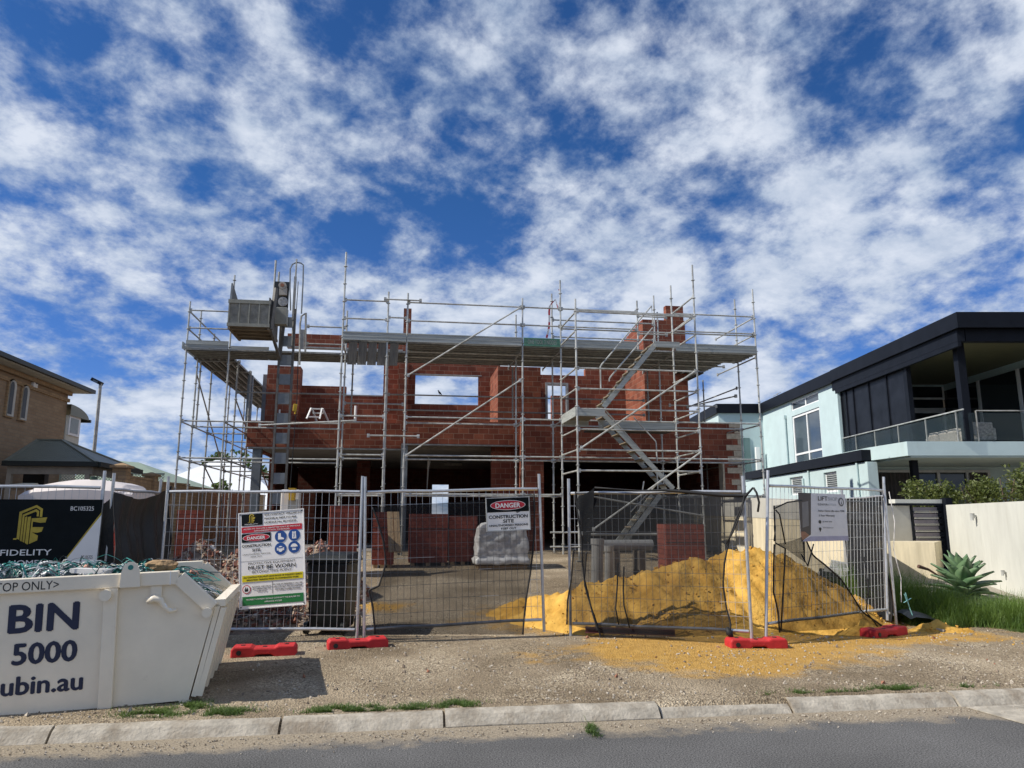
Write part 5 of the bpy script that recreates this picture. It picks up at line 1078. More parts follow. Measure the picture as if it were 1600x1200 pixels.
# ================================================================== PILES
def sand_pile():
    ridge = []
    for px, py, yy in ((815, 958, 11.9), (850, 926, 11.6), (888, 918, 11.2), (930, 904, 11.0), (980, 896, 11.0), (1010, 892, 11.0), (1045, 875, 11.0), (1088, 866, 11.05), (1112, 872, 11.1), (1128, 884, 11.1), (1144, 864, 11.15), (1160, 851, 11.2), (1186, 850, 11.2), (1215, 860, 11.3), (1255, 891, 11.5), (1300, 927, 11.6), (1345, 957, 11.7), (1385, 976, 11.7)):
        q = aY(px, py, yy); ridge.append((q[0], yy, max(.16, q[2]-gz(q[0], yy)+.10)))
    def hgt(x, y):
        best = 0
        for i in range(len(ridge)-1):
            a = Vector(ridge[i]); b = Vector(ridge[i+1]); ab = Vector((b.x-a.x, b.y-a.y)); t = max(0, min(1, ((x-a.x)*ab.x+(y-a.y)*ab.y)/ab.length_squared))
            c = a.lerp(b, t); d = math.hypot(x-c.x, y-c.y); wd = .45+c.z*.98 if y < c.y else .5+c.z*1.2
            h = (c.z-.12)*max(0, 1-(d/wd)**1.15)**1.0
            best = max(best, h)
        return max(best, .17*max(0, 1-math.hypot((x-7.55)/.55, (y-9.75)/.32)), .12*max(0, 1-math.hypot((x-6.3)/.7, (y-9.65)/.25)))
    b = MB(); xs = np.arange(1.2, 8.9, .045); ys = np.arange(9.35, 13.4, .05); vs = []
    for y in ys:
        for x in xs:
            h = hgt(x+.14*mnoise.noise((x*1.3, y*1.3, 5)), y+.14*mnoise.noise((x*1.3, y*1.3, 8)))
            k = min(1, h*5); h += k*(.10*abs(mnoise.noise((x*2.3, y*2.6, 6)))-.03+.06*mnoise.noise((x*3, y*3, 1))+.06*mnoise.noise((x*7.5, y*6, 2))+.05*abs(mnoise.noise((x*13, y*10, 3)))+.03*mnoise.noise((x*24, y*20, 4)))
            vs.append((x, y, gz(x, y)-.035+h+(.028*mnoise.noise((x*1.1, y*1.1, 11)) if h < .05 else 0)))
    nx = len(xs); b.add(vs, [(j*nx+i, j*nx+i+1, (j+1)*nx+i+1, (j+1)*nx+i) for j in range(len(ys)-1) for i in range(nx-1)])
    t = thing('sand_pile', 'long heap of yellow building sand behind the fence', 'sand pile', (4.8, 11, .15)); b.build('heap', sandm, t, smooth=True)
    b = MB()
    for _ in range(900):
        x = random.uniform(1.8, 8.2); y = random.uniform(8.6, 11.4); h = hgt(x, y); z = gz(x, y)+max(0, h-.03)
        if h < .02 and random.random() < .8: continue
        s = random.uniform(.005, .018)*(1.8 if random.random() < .05 else 1); b.obox((x, y, z), s*1.5, s*1.3, s, (random.random()*3, random.random()*3, random.random()*3))
    tag(b.build('sand_clod', sandm, t), None, None, kind='stuff')
sand_pile()
def rubble():
    t = thing('rubble_pile', 'heap of broken bricks and mortar rubble behind the safety sign', 'rubble pile', (-2.4, 12.6, .3))
    def hgt(x, y): return max(1.05*max(0, 1-(((x+3.2)/1.1)**2+((y-12.9)/1.3)**2)**.55), 1.16*max(0, 1-(((x+2.15)/1.55)**2+((y-13.0)/1.5)**2)**.55), .95*max(0, 1-(((x+1.35)/.95)**2+((y-13.4)/1.2)**2)**.55), .55*max(0, 1-(((x+2.0)/1.6)**2+((y-11.9)/1.3)**2)**.5))
    xs = np.arange(-4.4, .9, .09); ys = np.arange(10.6, 15, .09); nx = len(xs)
    vs = [(x, y, gz(x, y)-.03+hgt(x, y)+.05*mnoise.noise((x*5, y*5, 3))*min(1, hgt(x, y)*4)) for y in ys for x in xs]
    MB().add(vs, [(j*nx+i, j*nx+i+1, (j+1)*nx+i+1, (j+1)*nx+i) for j in range(len(ys)-1) for i in range(nx-1)]).build('heap', mat('rubble_dust', (.20, .15, .11), .95, 0, .4, 9, .6, 30), t, smooth=True)
    ms = [mat('broken_red_brick', (.20, .085, .058), .9, 0, .35, 12, .3, 40), mat('mortar_lump', (.36, .275, .20), .9, 0, .3, 12, .3, 40), mat('pale_scrap', (.5, .48, .44), .8, 0, .2, 9), mat('dark_scrap', (.06, .05, .045), .8, 0, .3, 9)]
    b = MB()
    for _ in range(5200):
        x = random.uniform(-4.2, .8); y = random.uniform(10.7, 14.2); h = hgt(x, y)
        if h < .05 and (random.random() < .93 or x > -.5): continue
        s = random.uniform(.012, .052); b.obox((x, y, gz(x, y)+h+random.uniform(-.01, .03)), s*random.uniform(.8, 2.0), s*random.uniform(.7, 1.3), s*random.uniform(.5, 1), (random.random()*6, random.random()*6, random.random()*6), random.choices((0, 1, 2, 3), (50, 36, 5, 9))[0])
    for _ in range(90):
        x = random.uniform(-3.2, -.8); y = random.uniform(10.8, 12.4); z = gz(x, y)+hgt(x, y)+.03; a = random.random()*3.1; L_ = random.uniform(.15, .5)
        b.beam((x, y, z), (x+L_*math.cos(a), y+L_*math.sin(a), z+random.uniform(-.04, .14)), .015, .005, random.choice((2, 2, 3)))
    tag(b.build('fragment', ms, t), None, None, kind='stuff')
rubble()
# ------------------------------------------------------------------ packs of bricks, pallets, pipes
def pack(px0, px1, py_top, Y, dep, h, label, rz=0.0, m=brickp, hh=None):
    a = aY(px0, py_top, Y); b_ = aY(px1, py_top, Y); zt = a[2]; zb = gz((a[0]+b_[0])/2, Y); zb = max(zb, .15)
    t = thing('brick_pack', label, 'brick pack', ((a[0]+b_[0])/2, Y, zb-.02), rz=rz, local=True); w_ = b_[0]-a[0]; Ht = zt-zb+.02
    MB().box(-w_/2, w_/2, 0, dep, .10, Ht).build('bricks', m, t)
    p = MB()
    for x in (-w_/2+.04, -.05, w_/2-.14): p.box(x, x+.1, .02, dep-.02, 0, .099)
    p.build('pallet', woodm, t)
    s = MB()
    for z in (Ht*.35, Ht*.72): s.box(-w_/2-.004, w_/2+.004, -.004, -.001, z, z+.014)
    s.build('strap', darkst, t)
    return t
pack(277, 306, 797, 15.2, .6, 1, 'brick pack by the side wall at the far left of the site')
pack(517, 560, 790, 15.8, .9, 1, 'tall brick pack right of the safety sign behind the wheelie bin', R(6))
pack(583, 617, 800, 17.2, .6, 1, 'brick pack behind the left edge of the gate netting')
pack(640, 700, 803, 17.6, .7, 1, 'brick pack behind the middle of the gate under the lit window')
pack(702, 746, 806, 17.8, .7, 1, 'brick pack just left of the plastic wrapped pallet')
pack(1041, 1098, 819, 13.6, .9, 1, 'brick pack standing behind the netting above the sand pile', R(-9))
def wrapped():
    Y = 16.8; a = aY(746, 862, Y); b_ = aY(826, 862, Y); zt = aY(785, 816, Y)[2]; xm = (a[0]+b_[0])/2; zb = gz(xm, Y)
    t = thing('wrapped_pallet', 'pallet wrapped in crumpled clear plastic below the danger sign', 'pallet', (xm, Y, zb)); w_ = (b_[0]-a[0])/2
    bm = bmesh.new(); bmesh.ops.create_cube(bm, size=2); bmesh.ops.subdivide_edges(bm, edges=bm.edges, cuts=26, use_grid_fill=True)
    hh = (zt-zb-.1)/2
    for v in bm.verts:
        f = v.co.z; q = Vector((v.co.x*w_*(1-.10*max(0, f)), v.co.y*.45, f*hh))
        if f > .2: q.z -= .16*(f-.2)*(abs(v.co.x)**4)
        n = Vector(v.co).normalized(); r1 = abs(mnoise.noise((q.x*3.2+q.z*1.5, q.y*3, q.z*4.5-q.x*2))); r2 = abs(mnoise.noise((q.x*9, q.y*8, q.z*11+q.x*5)))
        flare = .07 if f < -.75 else 0
        v.co = q+n*(.05*r1+.028*r2-.03)+Vector((n.x*flare, n.y*flare, 0))+Vector((xm, Y+.45, zb+.12+hh))
    wm = mat('crumpled_plastic', (.55, .55, .54), .3, 0, .3, 9, .25, 14, col2=(.85, .85, .84))
    MB().add([v.co for v in bm.verts], [tuple(v.index for v in f.verts) for f in bm.faces]).build('wrapped_load', wm, t, smooth=True); bm.free()
    p = MB()
    for k in range(3): p.box(xm-w_+.02, xm+w_-.02, Y+.05+k*.35, Y+.15+k*.35, zb, zb+.1)
    p.build('pallet', woodm, t)
wrapped()
def pipes():
    for px, pt, Y, lb in ((931, 842, 13.8, 'thick upright grey pipe end in the left of the sand pile'), (949, 853, 13.4, 'thinner upright grey pipe end beside the thick one')):
        c = aY(px, pt, Y); r = .11 if px == 931 else .075; zb = gz(c[0], Y)
        t = thing('upright_pipe', lb, 'pipe', (c[0], Y, zb)); MB().tube((c[0], Y, zb-.02), (c[0]+.03, Y, c[2]), r, 16).build('barrel', pvc, t, smooth=False); MB().tube((c[0]+.028, Y, c[2]-.1), (c[0]+.03, Y, c[2]+.003), r+.018, 16).build('socket', pvc, t)
    a = aY(938, 852, 15.2); b_ = aY(1020, 855, 15.2); zz = a[2]
    tag(MB().tube((a[0], 15.2, zz), (b_[0], 15.25, zz), .11, 16).build('stormwater_pipe', pvc), 'long grey pipe lying level behind the netting', 'pipe')
    s = thing('pipe_trestle', 'low timber trestle under the level grey pipe', 'trestle', ((a[0]+b_[0])/2, 15.2, gz(3.5, 15.2))); zb = gz(3.5, 15.2)
    for x in (a[0]+.3, b_[0]-.3): MB().box(x-.06, x+.06, 15.0, 15.45, zb, zz-.111).build('leg', soil, s)
    # dark red steel beam under the netting fence
    p = aZ(915, 993, .17); q = aZ(1055, 1001, .15); b = MB(); p = Vector((p[0], p[1], gz(p[0], p[1])+.06)); q = Vector((q[0], q[1], gz(q[0], q[1])+.06))
    b.beam(p, q, .10, .012).beam(p+Vector((0, 0, .06)), q+Vector((0, 0, .06)), .10, .012).beam(p+Vector((0, 0, .03)), q+Vector((0, 0, .03)), .012, .047)
    tag(b.build('steel_beam', mat('red_oxide', (.10, .025, .022), .6, 0, .3, 6)), 'dark red steel beam lying under the netting fence', 'beam')
    a = aZ(600, 905, .45)
    # leaning boards near the left of the gate
    t = thing('timber_board', 'two rough timber boards leaning behind the left of the gate', 'timber', (-.2, 16, .5))
    for px in (612, 622): 
        c = aY(px, 862, 16.2); d = aY(px-3, 800, 16.5); MB().beam((c[0], 16.0, c[2]), (d[0], 16.6, d[2]), .12, .03).build('board', woodm, t)
    # fluorescent strip and hanging lead inside the open ground floor
    c0 = aY(695, 725, 30); c1 = aY(722, 725, 30); tag(MB().box(c0[0], c1[0], 30, 30.1, c0[2]-.06, c0[2]+.04).build('loose_panel', conc), 'pale panel under the ceiling inside the open ground floor', 'panel')
    c = aY(669, 730, 27); tag(MB().path([(c[0], 27, 3.9), (c[0]+.03, 27, c[2]+.2), (c[0]+.0, 27, c[2]-.1), (c[0]-.03, 27, c[2]-.9)], [.015, .06, .03, .01], 7).build('hanging_lead', whitepl), 'white bundle of lead hanging inside the open ground floor', 'cable')
    c0 = aY(677, 842, 21.3); 
pipes()
def small_site():
    # step stand on the upper balcony
    Y = 24.2; a = aY(480, 655, Y); zb = 4.73; k = aY(497, 640, Y); s = thing('step_trestle', 'white aluminium step trestle on the upper balcony', 'trestle', (aY(497, 655, Y)[0], Y, zb))
    zt = aY(497, 638, Y)[2]; x0 = aY(481, 650, Y)[0]; x1 = aY(504, 650, Y)[0]; xa = aY(486, 640, Y)[0]; xb = aY(504, 640, Y)[0]; x2 = aY(512, 650, Y)[0]
    zb = aY(490, 656, Y)[2]
    for (p, q) in (((x0, Y-.25, zb), (xa, Y, zt)), ((x1-.06, Y-.25, zb), (xb-.02, Y, zt)), ((x0+.25, Y+.3, zb), (xa+.02, Y+.04, zt)), ((x2, Y+.3, zb), (xb, Y+.04, zt))): MB().beam(p, q, .045, .045).build('leg', whitep, s)
    for (f, yy, xx0, xx1) in ((.95, Y, xa, xb), (.18, Y-.2, x0+.02, x1-.05), (.62, Y+.12, xa+.05, x2-.15)): MB().box(xx0, xx1, yy-.03, yy+.03, zb+(zt-zb)*f-.02, zb+(zt-zb)*f+.02).build('rung', whitep, s)
    # bird on the rail
    c = aY(687, 607, SH-.1); z = 5.445; k = .55; bx = lambda dx, dz: (c[0]+dx*k, SH-.1, z+dz*k)
    tag(MB().path([bx(.10, .02), bx(.04, .09), bx(-.02, .13), bx(-.05, .20), bx(-.055, .24)], [.02*k, .05*k, .055*k, .035*k, .03*k], 8).path([bx(-.055, .24), bx(-.09, .245), bx(-.12, .235)], [.03*k, .02*k, .005*k], 8).path([bx(.08, .03), bx(.16, -.03)], [.02*k, .01*k], 6).tube(bx(-.01, 0), bx(-.01, .1), .008*k, 5).build('bird', mat('dark_plumage', (.015, .016, .02), .6), smooth=True), 'small dark bird perched on the rail across the window opening', 'bird')
    # red and white tape tied to a guard post
    tape = [mat('tape_red', (.5, .05, .06), .5), mat('tape_white', (.7, .68, .68), .5)]; b = MB()
    pts = [aY(*q, SI-.05) for q in ((873, 452), (876, 458), (875, 470), (873, 480), (872, 483), (868, 468), (862, 474), (859, 478), (858, 488), (858.5, 497), (858, 510), (856.5, 518), (854, 528))]
    for i in range(len(pts)-1):
        p, q = Vector(pts[i]), Vector(pts[i+1]); n = 2
        for j in range(n): b.beam(p.lerp(q, j/n), p.lerp(q, (j+1)/n), .06 if 6 < i else .03, .006, (i+j) % 2, upv=(0, 1, 0.2))
    tag(b.build('barrier_tape', tape), 'red and white barrier tape tied to a guard post above the deck', 'tape')
    # loose material on the upper deck
    for px, p1, w_ in ((571, 497, .045), (524, 492, .04), (829, 518, .05)):
        pass
small_site()
# ================================================================== FOLIAGE BUILDERS
def leaves(b, c, rad, n, size, mi=0, squash=1.0, shell=0.35, nseed=0.0):
    c = Vector(c)
    for _ in range(n):
        d = Vector((random.gauss(0, 1), random.gauss(0, 1), random.gauss(0, 1))).normalized()
        r = (shell+(1-shell)*random.random()**.6); lump = 0.78+0.45*mnoise.noise(d*2.1+Vector((nseed, 0, 0)))
        p = c+Vector((d.x*rad[0], d.y*rad[1], d.z*rad[2]))*r*lump
        if mnoise.noise(p*1.7+Vector((nseed, nseed, 0))) < -.22: continue
        s = size*random.uniform(.6, 1.4); q = Euler((random.uniform(-1.2, 1.2), random.uniform(-1.2, 1.2), random.uniform(0, 6.3))).to_matrix()
        b.add([p+q @ Vector((-.5*s, 0, 0)), p+q @ Vector((0, -.28*s, .08*s)), p+q @ Vector((.5*s, 0, 0)), p+q @ Vector((0, .28*s, .08*s))], [(0, 1, 2, 3)], mi)
def tree(label, x, y, z0, h, crowns, nleaf, size, lm, group=None, tr=.08):
    t = thing('tree', label, 'tree', (x, y, z0), group=group); b = MB(); k = MB().path([(x, y, z0-.1), (x+.03, y, z0+h*.35), (x-.02, y, z0+h*.6), (x, y, z0+h*.85)], [tr, tr*.8, tr*.55, tr*.2], 7)
    for i, (cx, cy, cz, r) in enumerate(crowns):
        k.path([(x, y, z0+h*.4), (x+cx*.5, y+cy*.5, z0+(h*.45+cz)*.5), (x+cx, y+cy, z0+cz)], [tr*.5, tr*.35, tr*.12], 5); leaves(b, (x+cx, y+cy, z0+cz), (r, r, r*.85), nleaf, size, nseed=i*3.1+x)
    k.build('trunk', bark, t, smooth=True); b.build('crown', lm, t)
    return t
def hedge(label, x, y, z0, rx, ry, h, n, size=.085):
    t = thing('hedge_bush', label, 'bush', (x, y, z0), group='clipped bushes behind the white wall'); b = MB()
    for k in range(7): leaves(b, (x+random.uniform(-.55, .55)*rx, y+random.uniform(-.4, .4)*ry, z0+h*random.uniform(.45, .72)), (rx*.62, ry*.7, h*.42), n//7, size, nseed=k*2.3+x)
    b.build('foliage', leafb, t); s = MB()
    for k in range(5): s.path([(x, y, z0), (x+random.uniform(-.5, .5)*rx, y, z0+h*.4), (x+random.uniform(-.7, .7)*rx, y, z0+h*.75)], [.03, .02, .008], 5)
    s.build('stem', bark, t)
# ================================================================== RIGHT NEIGHBOUR
NB = (lambda: (10.5*math.cos(YAW)+24*math.sin(YAW), -10.5*math.sin(YAW)+24*math.cos(YAW), .5))()
def modern_house():
    t = thing('modern_house', 'aqua rendered two storey house with navy roof edge and glass balcony', 'house', NB, rz=-YAW, local=True)
    off = (10.5, 24, .5)      # local axes: lateral, depth, height
    P = lambda nm, b, m, par=t, **k: b.build(nm, m, par, off=off, **k)
    zt, ft, fb = 6.05, 6.43, 6.04
    # upper wall with its two windows cut out
    w0, w1 = 24.9, 27.4; s0, s1, h0, h1 = 3.80, 5.46, 5.66, 5.99
    P('wall', MB().box(10.5, 10.75, 23.6, w0, 3.1, zt).box(10.5, 10.75, w1, 30.6, 3.1, zt).box(10.5, 10.75, w0, w1, 3.1, s0-.5).box(10.5, 10.75, w0, w1, s1, h0).box(10.5, 10.75, w0, w1, h1, zt), aqua)
    P('pillar', MB().box(10.44, 10.80, 23.3, 23.599, 3.1, zt), aqua)
    louvm = mat('louvre_grey', (.22, .24, .24), .5)
    def win(lat, d0, d1, z0, z1, mull=(), tr=(), m=glassw, nm='window', fr=.06, louv=False):
        f = MB().box(lat+.06, lat+.12, d0, d0+fr, z0, z1).box(lat+.06, lat+.12, d1-fr, d1, z0, z1).box(lat+.06, lat+.12, d0+fr, d1-fr, z0, z0+fr).box(lat+.06, lat+.12, d0+fr, d1-fr, z1-fr, z1)
        for q in mull: f.box(lat+.062, lat+.118, q-.04, q+.04, z0+fr, z1-fr)
        for q in tr: f.box(lat+.063, lat+.117, d0+fr, d1-fr, q-.035, q+.035)
        o = P(nm, f, whitep); P('pane', MB().box(lat+.085, lat+.095, d0+.01, d1-.01, z0+.01, z1-.01), m, o)
        if louv:
            l = MB(); n = 8
            for k in range(n): zz = z0+fr+(z1-z0-2*fr)*(k+.5)/n; l.hexa([(lat+.05, d0+fr, zz-.02), (lat+.08, d0+fr, zz+.015), (lat+.08, d1-fr, zz+.015), (lat+.05, d1-fr, zz-.02)], [(lat+.05, d0+fr, zz-.014), (lat+.08, d0+fr, zz+.021), (lat+.08, d1-fr, zz+.021), (lat+.05, d1-fr, zz-.014)])
            P('louvre', l, louvm, o)
    win(10.47, w0, w1, h0, h1, mull=(26.1,), fr=.045); win(10.47, w0, w1, s0-.5, s1, mull=(26.1,), tr=(4.02,), fr=.09)
    P('downpipe', MB().tube((10.44, 27.95, 3.4), (10.44, 27.95, 5.45), .04, 8).box(10.40, 10.49, 27.9, 28.0, 5.45, 5.58), aqua)
    # wing behind
    P('wing_wall', MB().box(8.65, 13, 30.601, 30.85, .5, zt).box(8.65, 8.9, 30.851, 38, .5, zt), aqua)
    P('wing_fascia', MB().box(8.60, 10.45, 30.5, 30.6, fb, ft).box(8.55, 8.645, 30.5, 38, fb, ft), navy)
    P('wing_glass', MB().box(9.0, 9.9, 30.56, 30.6, 3.6, 5.0), glass_mat('aqua_glass', (.10, .17, .17)))
    P('wing_post', MB().box(10.05, 10.2, 30.3, 30.45, .6, 4.6), whitep); P('lattice_screen', MB().box(8.7, 9.9, 30.2, 30.3, 2.2, 2.8).box(8.7, 9.9, 30.15, 30.199, 2.9, 3.0), whitep)
    # roof
    P('roof', MB().box(10.38, 21, 23.5, 31, fb+.06, ft-.01).box(10.38, 21, 16.6, 23.49, fb+.06, ft-.01), navy)
    P('fascia', MB().box(10.34, 10.379, 16.6, 23.48, fb+.02, ft).box(10.36, 10.44, 23.5, 30.7, fb, ft-.005).box(10.34, 21, 16.55, 16.599, fb+.02, ft), navy)
    P('roof_beam', MB().box(10.42, 10.60, 16.75, 23.6, 5.78, 6.08).box(10.42, 10.5, 16.75, 23.4, 5.66, 5.775).box(10.62, 21, 16.75, 16.95, 5.78, 6.08), navy)
    P('verandah_ceiling', MB().box(10.62, 21, 16.96, 24, 6.06, 6.09), mat('olive_lining', (.13, .12, .06), .6, 0, .2, 3, stretch=(1, 12, 1)))
    bl = MB(); 
    P('blind', MB().box(10.56, 10.575, 19.45, 23.3, 3.5, 5.72), mat('mesh_blind', (.007, .008, .011), .35, 0, .6, 3, spec=.2))
    bp = MB()
    for dd in (19.42, 20.4, 21.45, 22.45, 22.95, 23.28): bp.box(10.53, 10.60, dd-.03, dd+.03, 3.45, 5.72)
    P('blind_post', bp, navy)
    P('verandah_post', MB().box(10.67, 10.85, 17.22, 17.40, 3.47, 6.06), navy); P('verandah_post', MB().box(10.52, 10.64, 19.26, 19.38, 3.47, 5.7), navy)
    # balcony slab
    P('balcony_slab', MB().slab([(9.22, 17.15), (21, 17.15), (21, 23.9), (9.12, 23.2), (9.05, 18.7)], 3.14, 3.47), aqua)
    P('balcony_soffit', MB().slab([(9.3, 17.2), (20.9, 17.2), (20.9, 23.8), (9.3, 23)], 3.10, 3.135), aqua)
    # balustrade
    P('handrail', MB().tube((10.5, 16.95, 4.17+.03), (10.5, 23.3, 4.17+.03), .018, 8).tube((10.95, 17.2, 4.2), (21, 17.2, 4.2), .015, 8), galv)
    P('glass_panel', MB().box(10.49, 10.505, 17.0, 23.3, 3.5, 4.15), glassb); P('glass_panel', MB().box(10.75, 21, 17.19, 17.205, 3.5, 4.15), glassb)
    bp = MB()
    for dd in (17.25, 18.55, 19.9, 21.2, 22.4): bp.box(10.485, 10.515, dd, dd+.02, 3.48, 4.18)
    for la in (10.78, 12.0, 13.3): bp.box(la+.15, la+.17, 17.185, 17.215, 3.48, 4.2)
    P('baluster', bp, galv2)
    # rear and side walls of the verandah
    P('verandah_wall', MB().box(10.76, 14.3, 24.0, 24.2, 3.1, 5.2).box(10.76, 13.0, 24.0, 24.2, 5.2, 6.06).box(13.0, 14.3, 24.0, 24.2, 5.98, 6.06).box(14.3, 14.5, 17.5, 24.2, 5.85, 6.06).box(14.3, 14.5, 17.5, 24.2, 5.0, 5.15), aqua)
    f = MB().box(13.05, 14.25, 23.93, 23.99, 5.21, 5.27).box(13.05, 14.25, 23.93, 23.99, 5.55, 5.62).box(13.1, 13.16, 23.93, 23.99, 3.5, 5.2).box(14.15, 14.21, 23.93, 23.99, 3.5, 5.2).box(13.16, 14.15, 23.93, 23.99, 5.1, 5.2)
    f.box(13.05, 13.11, 23.93, 23.99, 5.62, 5.98).box(14.2, 14.25, 23.93, 23.99, 5.62, 5.98)
    o = P('sliding_door', f, whitep); P('pane', MB().box(13.1, 14.2, 23.96, 23.98, 3.5, 5.98), glassd, o)
    f = MB()
    for dd in (18.5, 20.3, 22.1): f.box(14.24, 14.31, dd, dd+.12, 3.5, 5.85)
    f.box(14.24, 14.31, 17.5, 24, 3.47, 3.55)
    o = P('window_wall', f, whitep); P('pane', MB().box(14.27, 14.29, 17.5, 24, 3.56, 5.84), glassd, o)
    # ground floor
    wv = [(8.9, 26.5)]
    lo = [(22.68, 23.75), (20.3, 21.15)]
    P('lower_wall', MB().box(8.9, 9.15, 18.5, 20.3, .4, 3.1).box(8.9, 9.15, 21.15, 22.68, .4, 3.1).box(8.9, 9.15, 23.75, 30.6, .4, 3.1).box(8.9, 9.15, 20.3, 21.15, .4, 2.42).box(8.9, 9.15, 20.3, 21.15, 2.98, 3.1).box(8.9, 9.15, 22.68, 23.75, .4, 2.42).box(8.9, 9.15, 22.68, 23.75, 2.98, 3.1), aqua)
    for a, b_ in lo: win(8.9, a, b_, 2.42, 2.98, m=glassd, louv=True)
    P('parapet_band', MB().box(8.82, 10.49, 18.6, 28.2, 3.14, 3.41), navy)
    for dd, zz, rr in ((19.0, 3.1, .03), (22.15, 3.1, .03), (22.6, 2.9, .035)): P('downpipe', MB().tube((8.865, dd, .5), (8.865, dd, zz), rr, 8), aqua)
    fw_ = MB().box(9.151, 9.95, 20.5, 20.7, .4, 3.1).box(9.95, 13.2, 20.5, 20.7, 3.02, 3.1).box(13.2, 21, 20.5, 20.7, .4, 3.1)
    P('lower_front_wall', fw_, aqua)
    f = MB()
    for la in (9.97, 11.0, 11.08, 11.75, 12.55, 13.14): f.box(la, la+.07, 20.44, 20.5, .8, 3.0)
    f.box(9.95, 13.2, 20.44, 20.499, 2.95, 3.02)
    o = P('sliding_door', f, mat('greyed_frame', (.5, .52, .52), .5)); P('pane', MB().box(9.96, 13.19, 20.5, 20.52, .8, 3.0), glassd, o)
    cv = mat('dark_curtain', (.06, .055, .055), .9, 0, .3, 3)
    for (a, b_) in ((10.1, 10.95), (12.6, 13.1)):
        cu = MB(); n = 24; vs = []
        for k in range(n+1): la = a+(b_-a)*k/n; vs += [(la, 20.425+.02*math.sin(k*1.9), .9), (la, 20.425+.02*math.sin(k*1.9), 2.93)]
        cu.add(vs, [(2*k, 2*k+2, 2*k+3, 2*k+1) for k in range(n)])
        P('curtain', cu, cv)
    P('verandah_post', MB().box(9.76, 9.9, 18.0, 18.15, .4, 3.1), navy)
    P('doorway', MB().box(14.0, 14.6, 20.46, 20.499, .5, 2.85), mat('dark_door', (.03, .02, .018), .4)); P('wall_lamp', MB().box(9.55, 9.67, 20.38, 20.499, 2.2, 2.5), blackp)
    P('aerial', MB().tube((10.6, 29.0, 6.4), (10.6, 29.0, 6.62), .015, 6).tube((10.6, 28.6, 6.6), (10.6, 29.5, 6.58), .012, 6), galv)
    # furniture on the balcony
    fm = mat('wicker', (.34, .32, .28), .8, 0, .3, 14); cm = mat('spotted_cushion', (.42, .39, .34), .9, 0, .55, 11)
    def nbw(la, de, z): return Vector((la*math.cos(YAW)+de*math.sin(YAW), -la*math.sin(YAW)+de*math.cos(YAW), z))
    def furn(nm, label, cat, la, de, z=3.47): o = thing(nm, label, cat, tuple(nbw(la, de, z)), rz=-YAW, local=True); return o
    s = furn('wicker_sofa', 'grey wicker sofa with patterned cushions on the balcony', 'sofa', 10.85, 18.6)
    MB().box(0, .08, -.85, .75, .05, .52).box(0, .75, -.93, -.85, .05, .40).box(0, .75, .75, .83, .05, .45).build('frame', fm, s, bevel=.02); MB().box(.08, .75, -.85, .75, .2, .38).build('seat', cm, s, bevel=.04)
    for k in range(3): MB().box(.02, .24, -.82+k*.52, -.34+k*.52, .42, .66).build('cushion', cm, s, bevel=.06)
    s = furn('round_table', 'round timber table behind the wicker sofa on the balcony', 'table', 11.55, 18.3)
    MB().disc((0, 0, .62), (0, 0, 1), .45, .04, 24).build('tabletop', mat('warm_timber', (.42, .26, .10), .4), s); MB().tube((0, 0, 0), (0, 0, .6), .05, 10).disc((0, 0, .02), (0, 0, 1), .22, .03, 16).build('pedestal', galv2, s)
    s = furn('spotted_armchair', 'spotted fabric armchair right of the balcony corner post', 'armchair', 11.25, 17.75)
    MB().box(-.3, .3, -.3, .3, .1, .42).build('seat', cm, s, bevel=.05); MB().box(-.3, .3, -.36, -.22, .3, .80).build('backrest', cm, s, bevel=.05); MB().box(.3, .42, -.3, .3, .1, .6).build('armrest', cm, s, bevel=.05); MB().box(-.42, -.3, -.3, .3, .1, .6).build('armrest', cm, s, bevel=.05)
modern_house()
KN = 1.32     # the neighbour stands this much further back than first measured, at true size
for o in [o for o in sc.collection.objects if o.parent is None and o.type == 'EMPTY' and o.name.split('.')[0] in ('modern_house', 'wicker_sofa', 'round_table', 'spotted_armchair')]:
    o.location = Vector(C0)+KN*(o.location-Vector(C0)); o.scale = (KN, KN, KN) if o.name.startswith('modern') else (KN*.8, KN*.8, KN*.62)
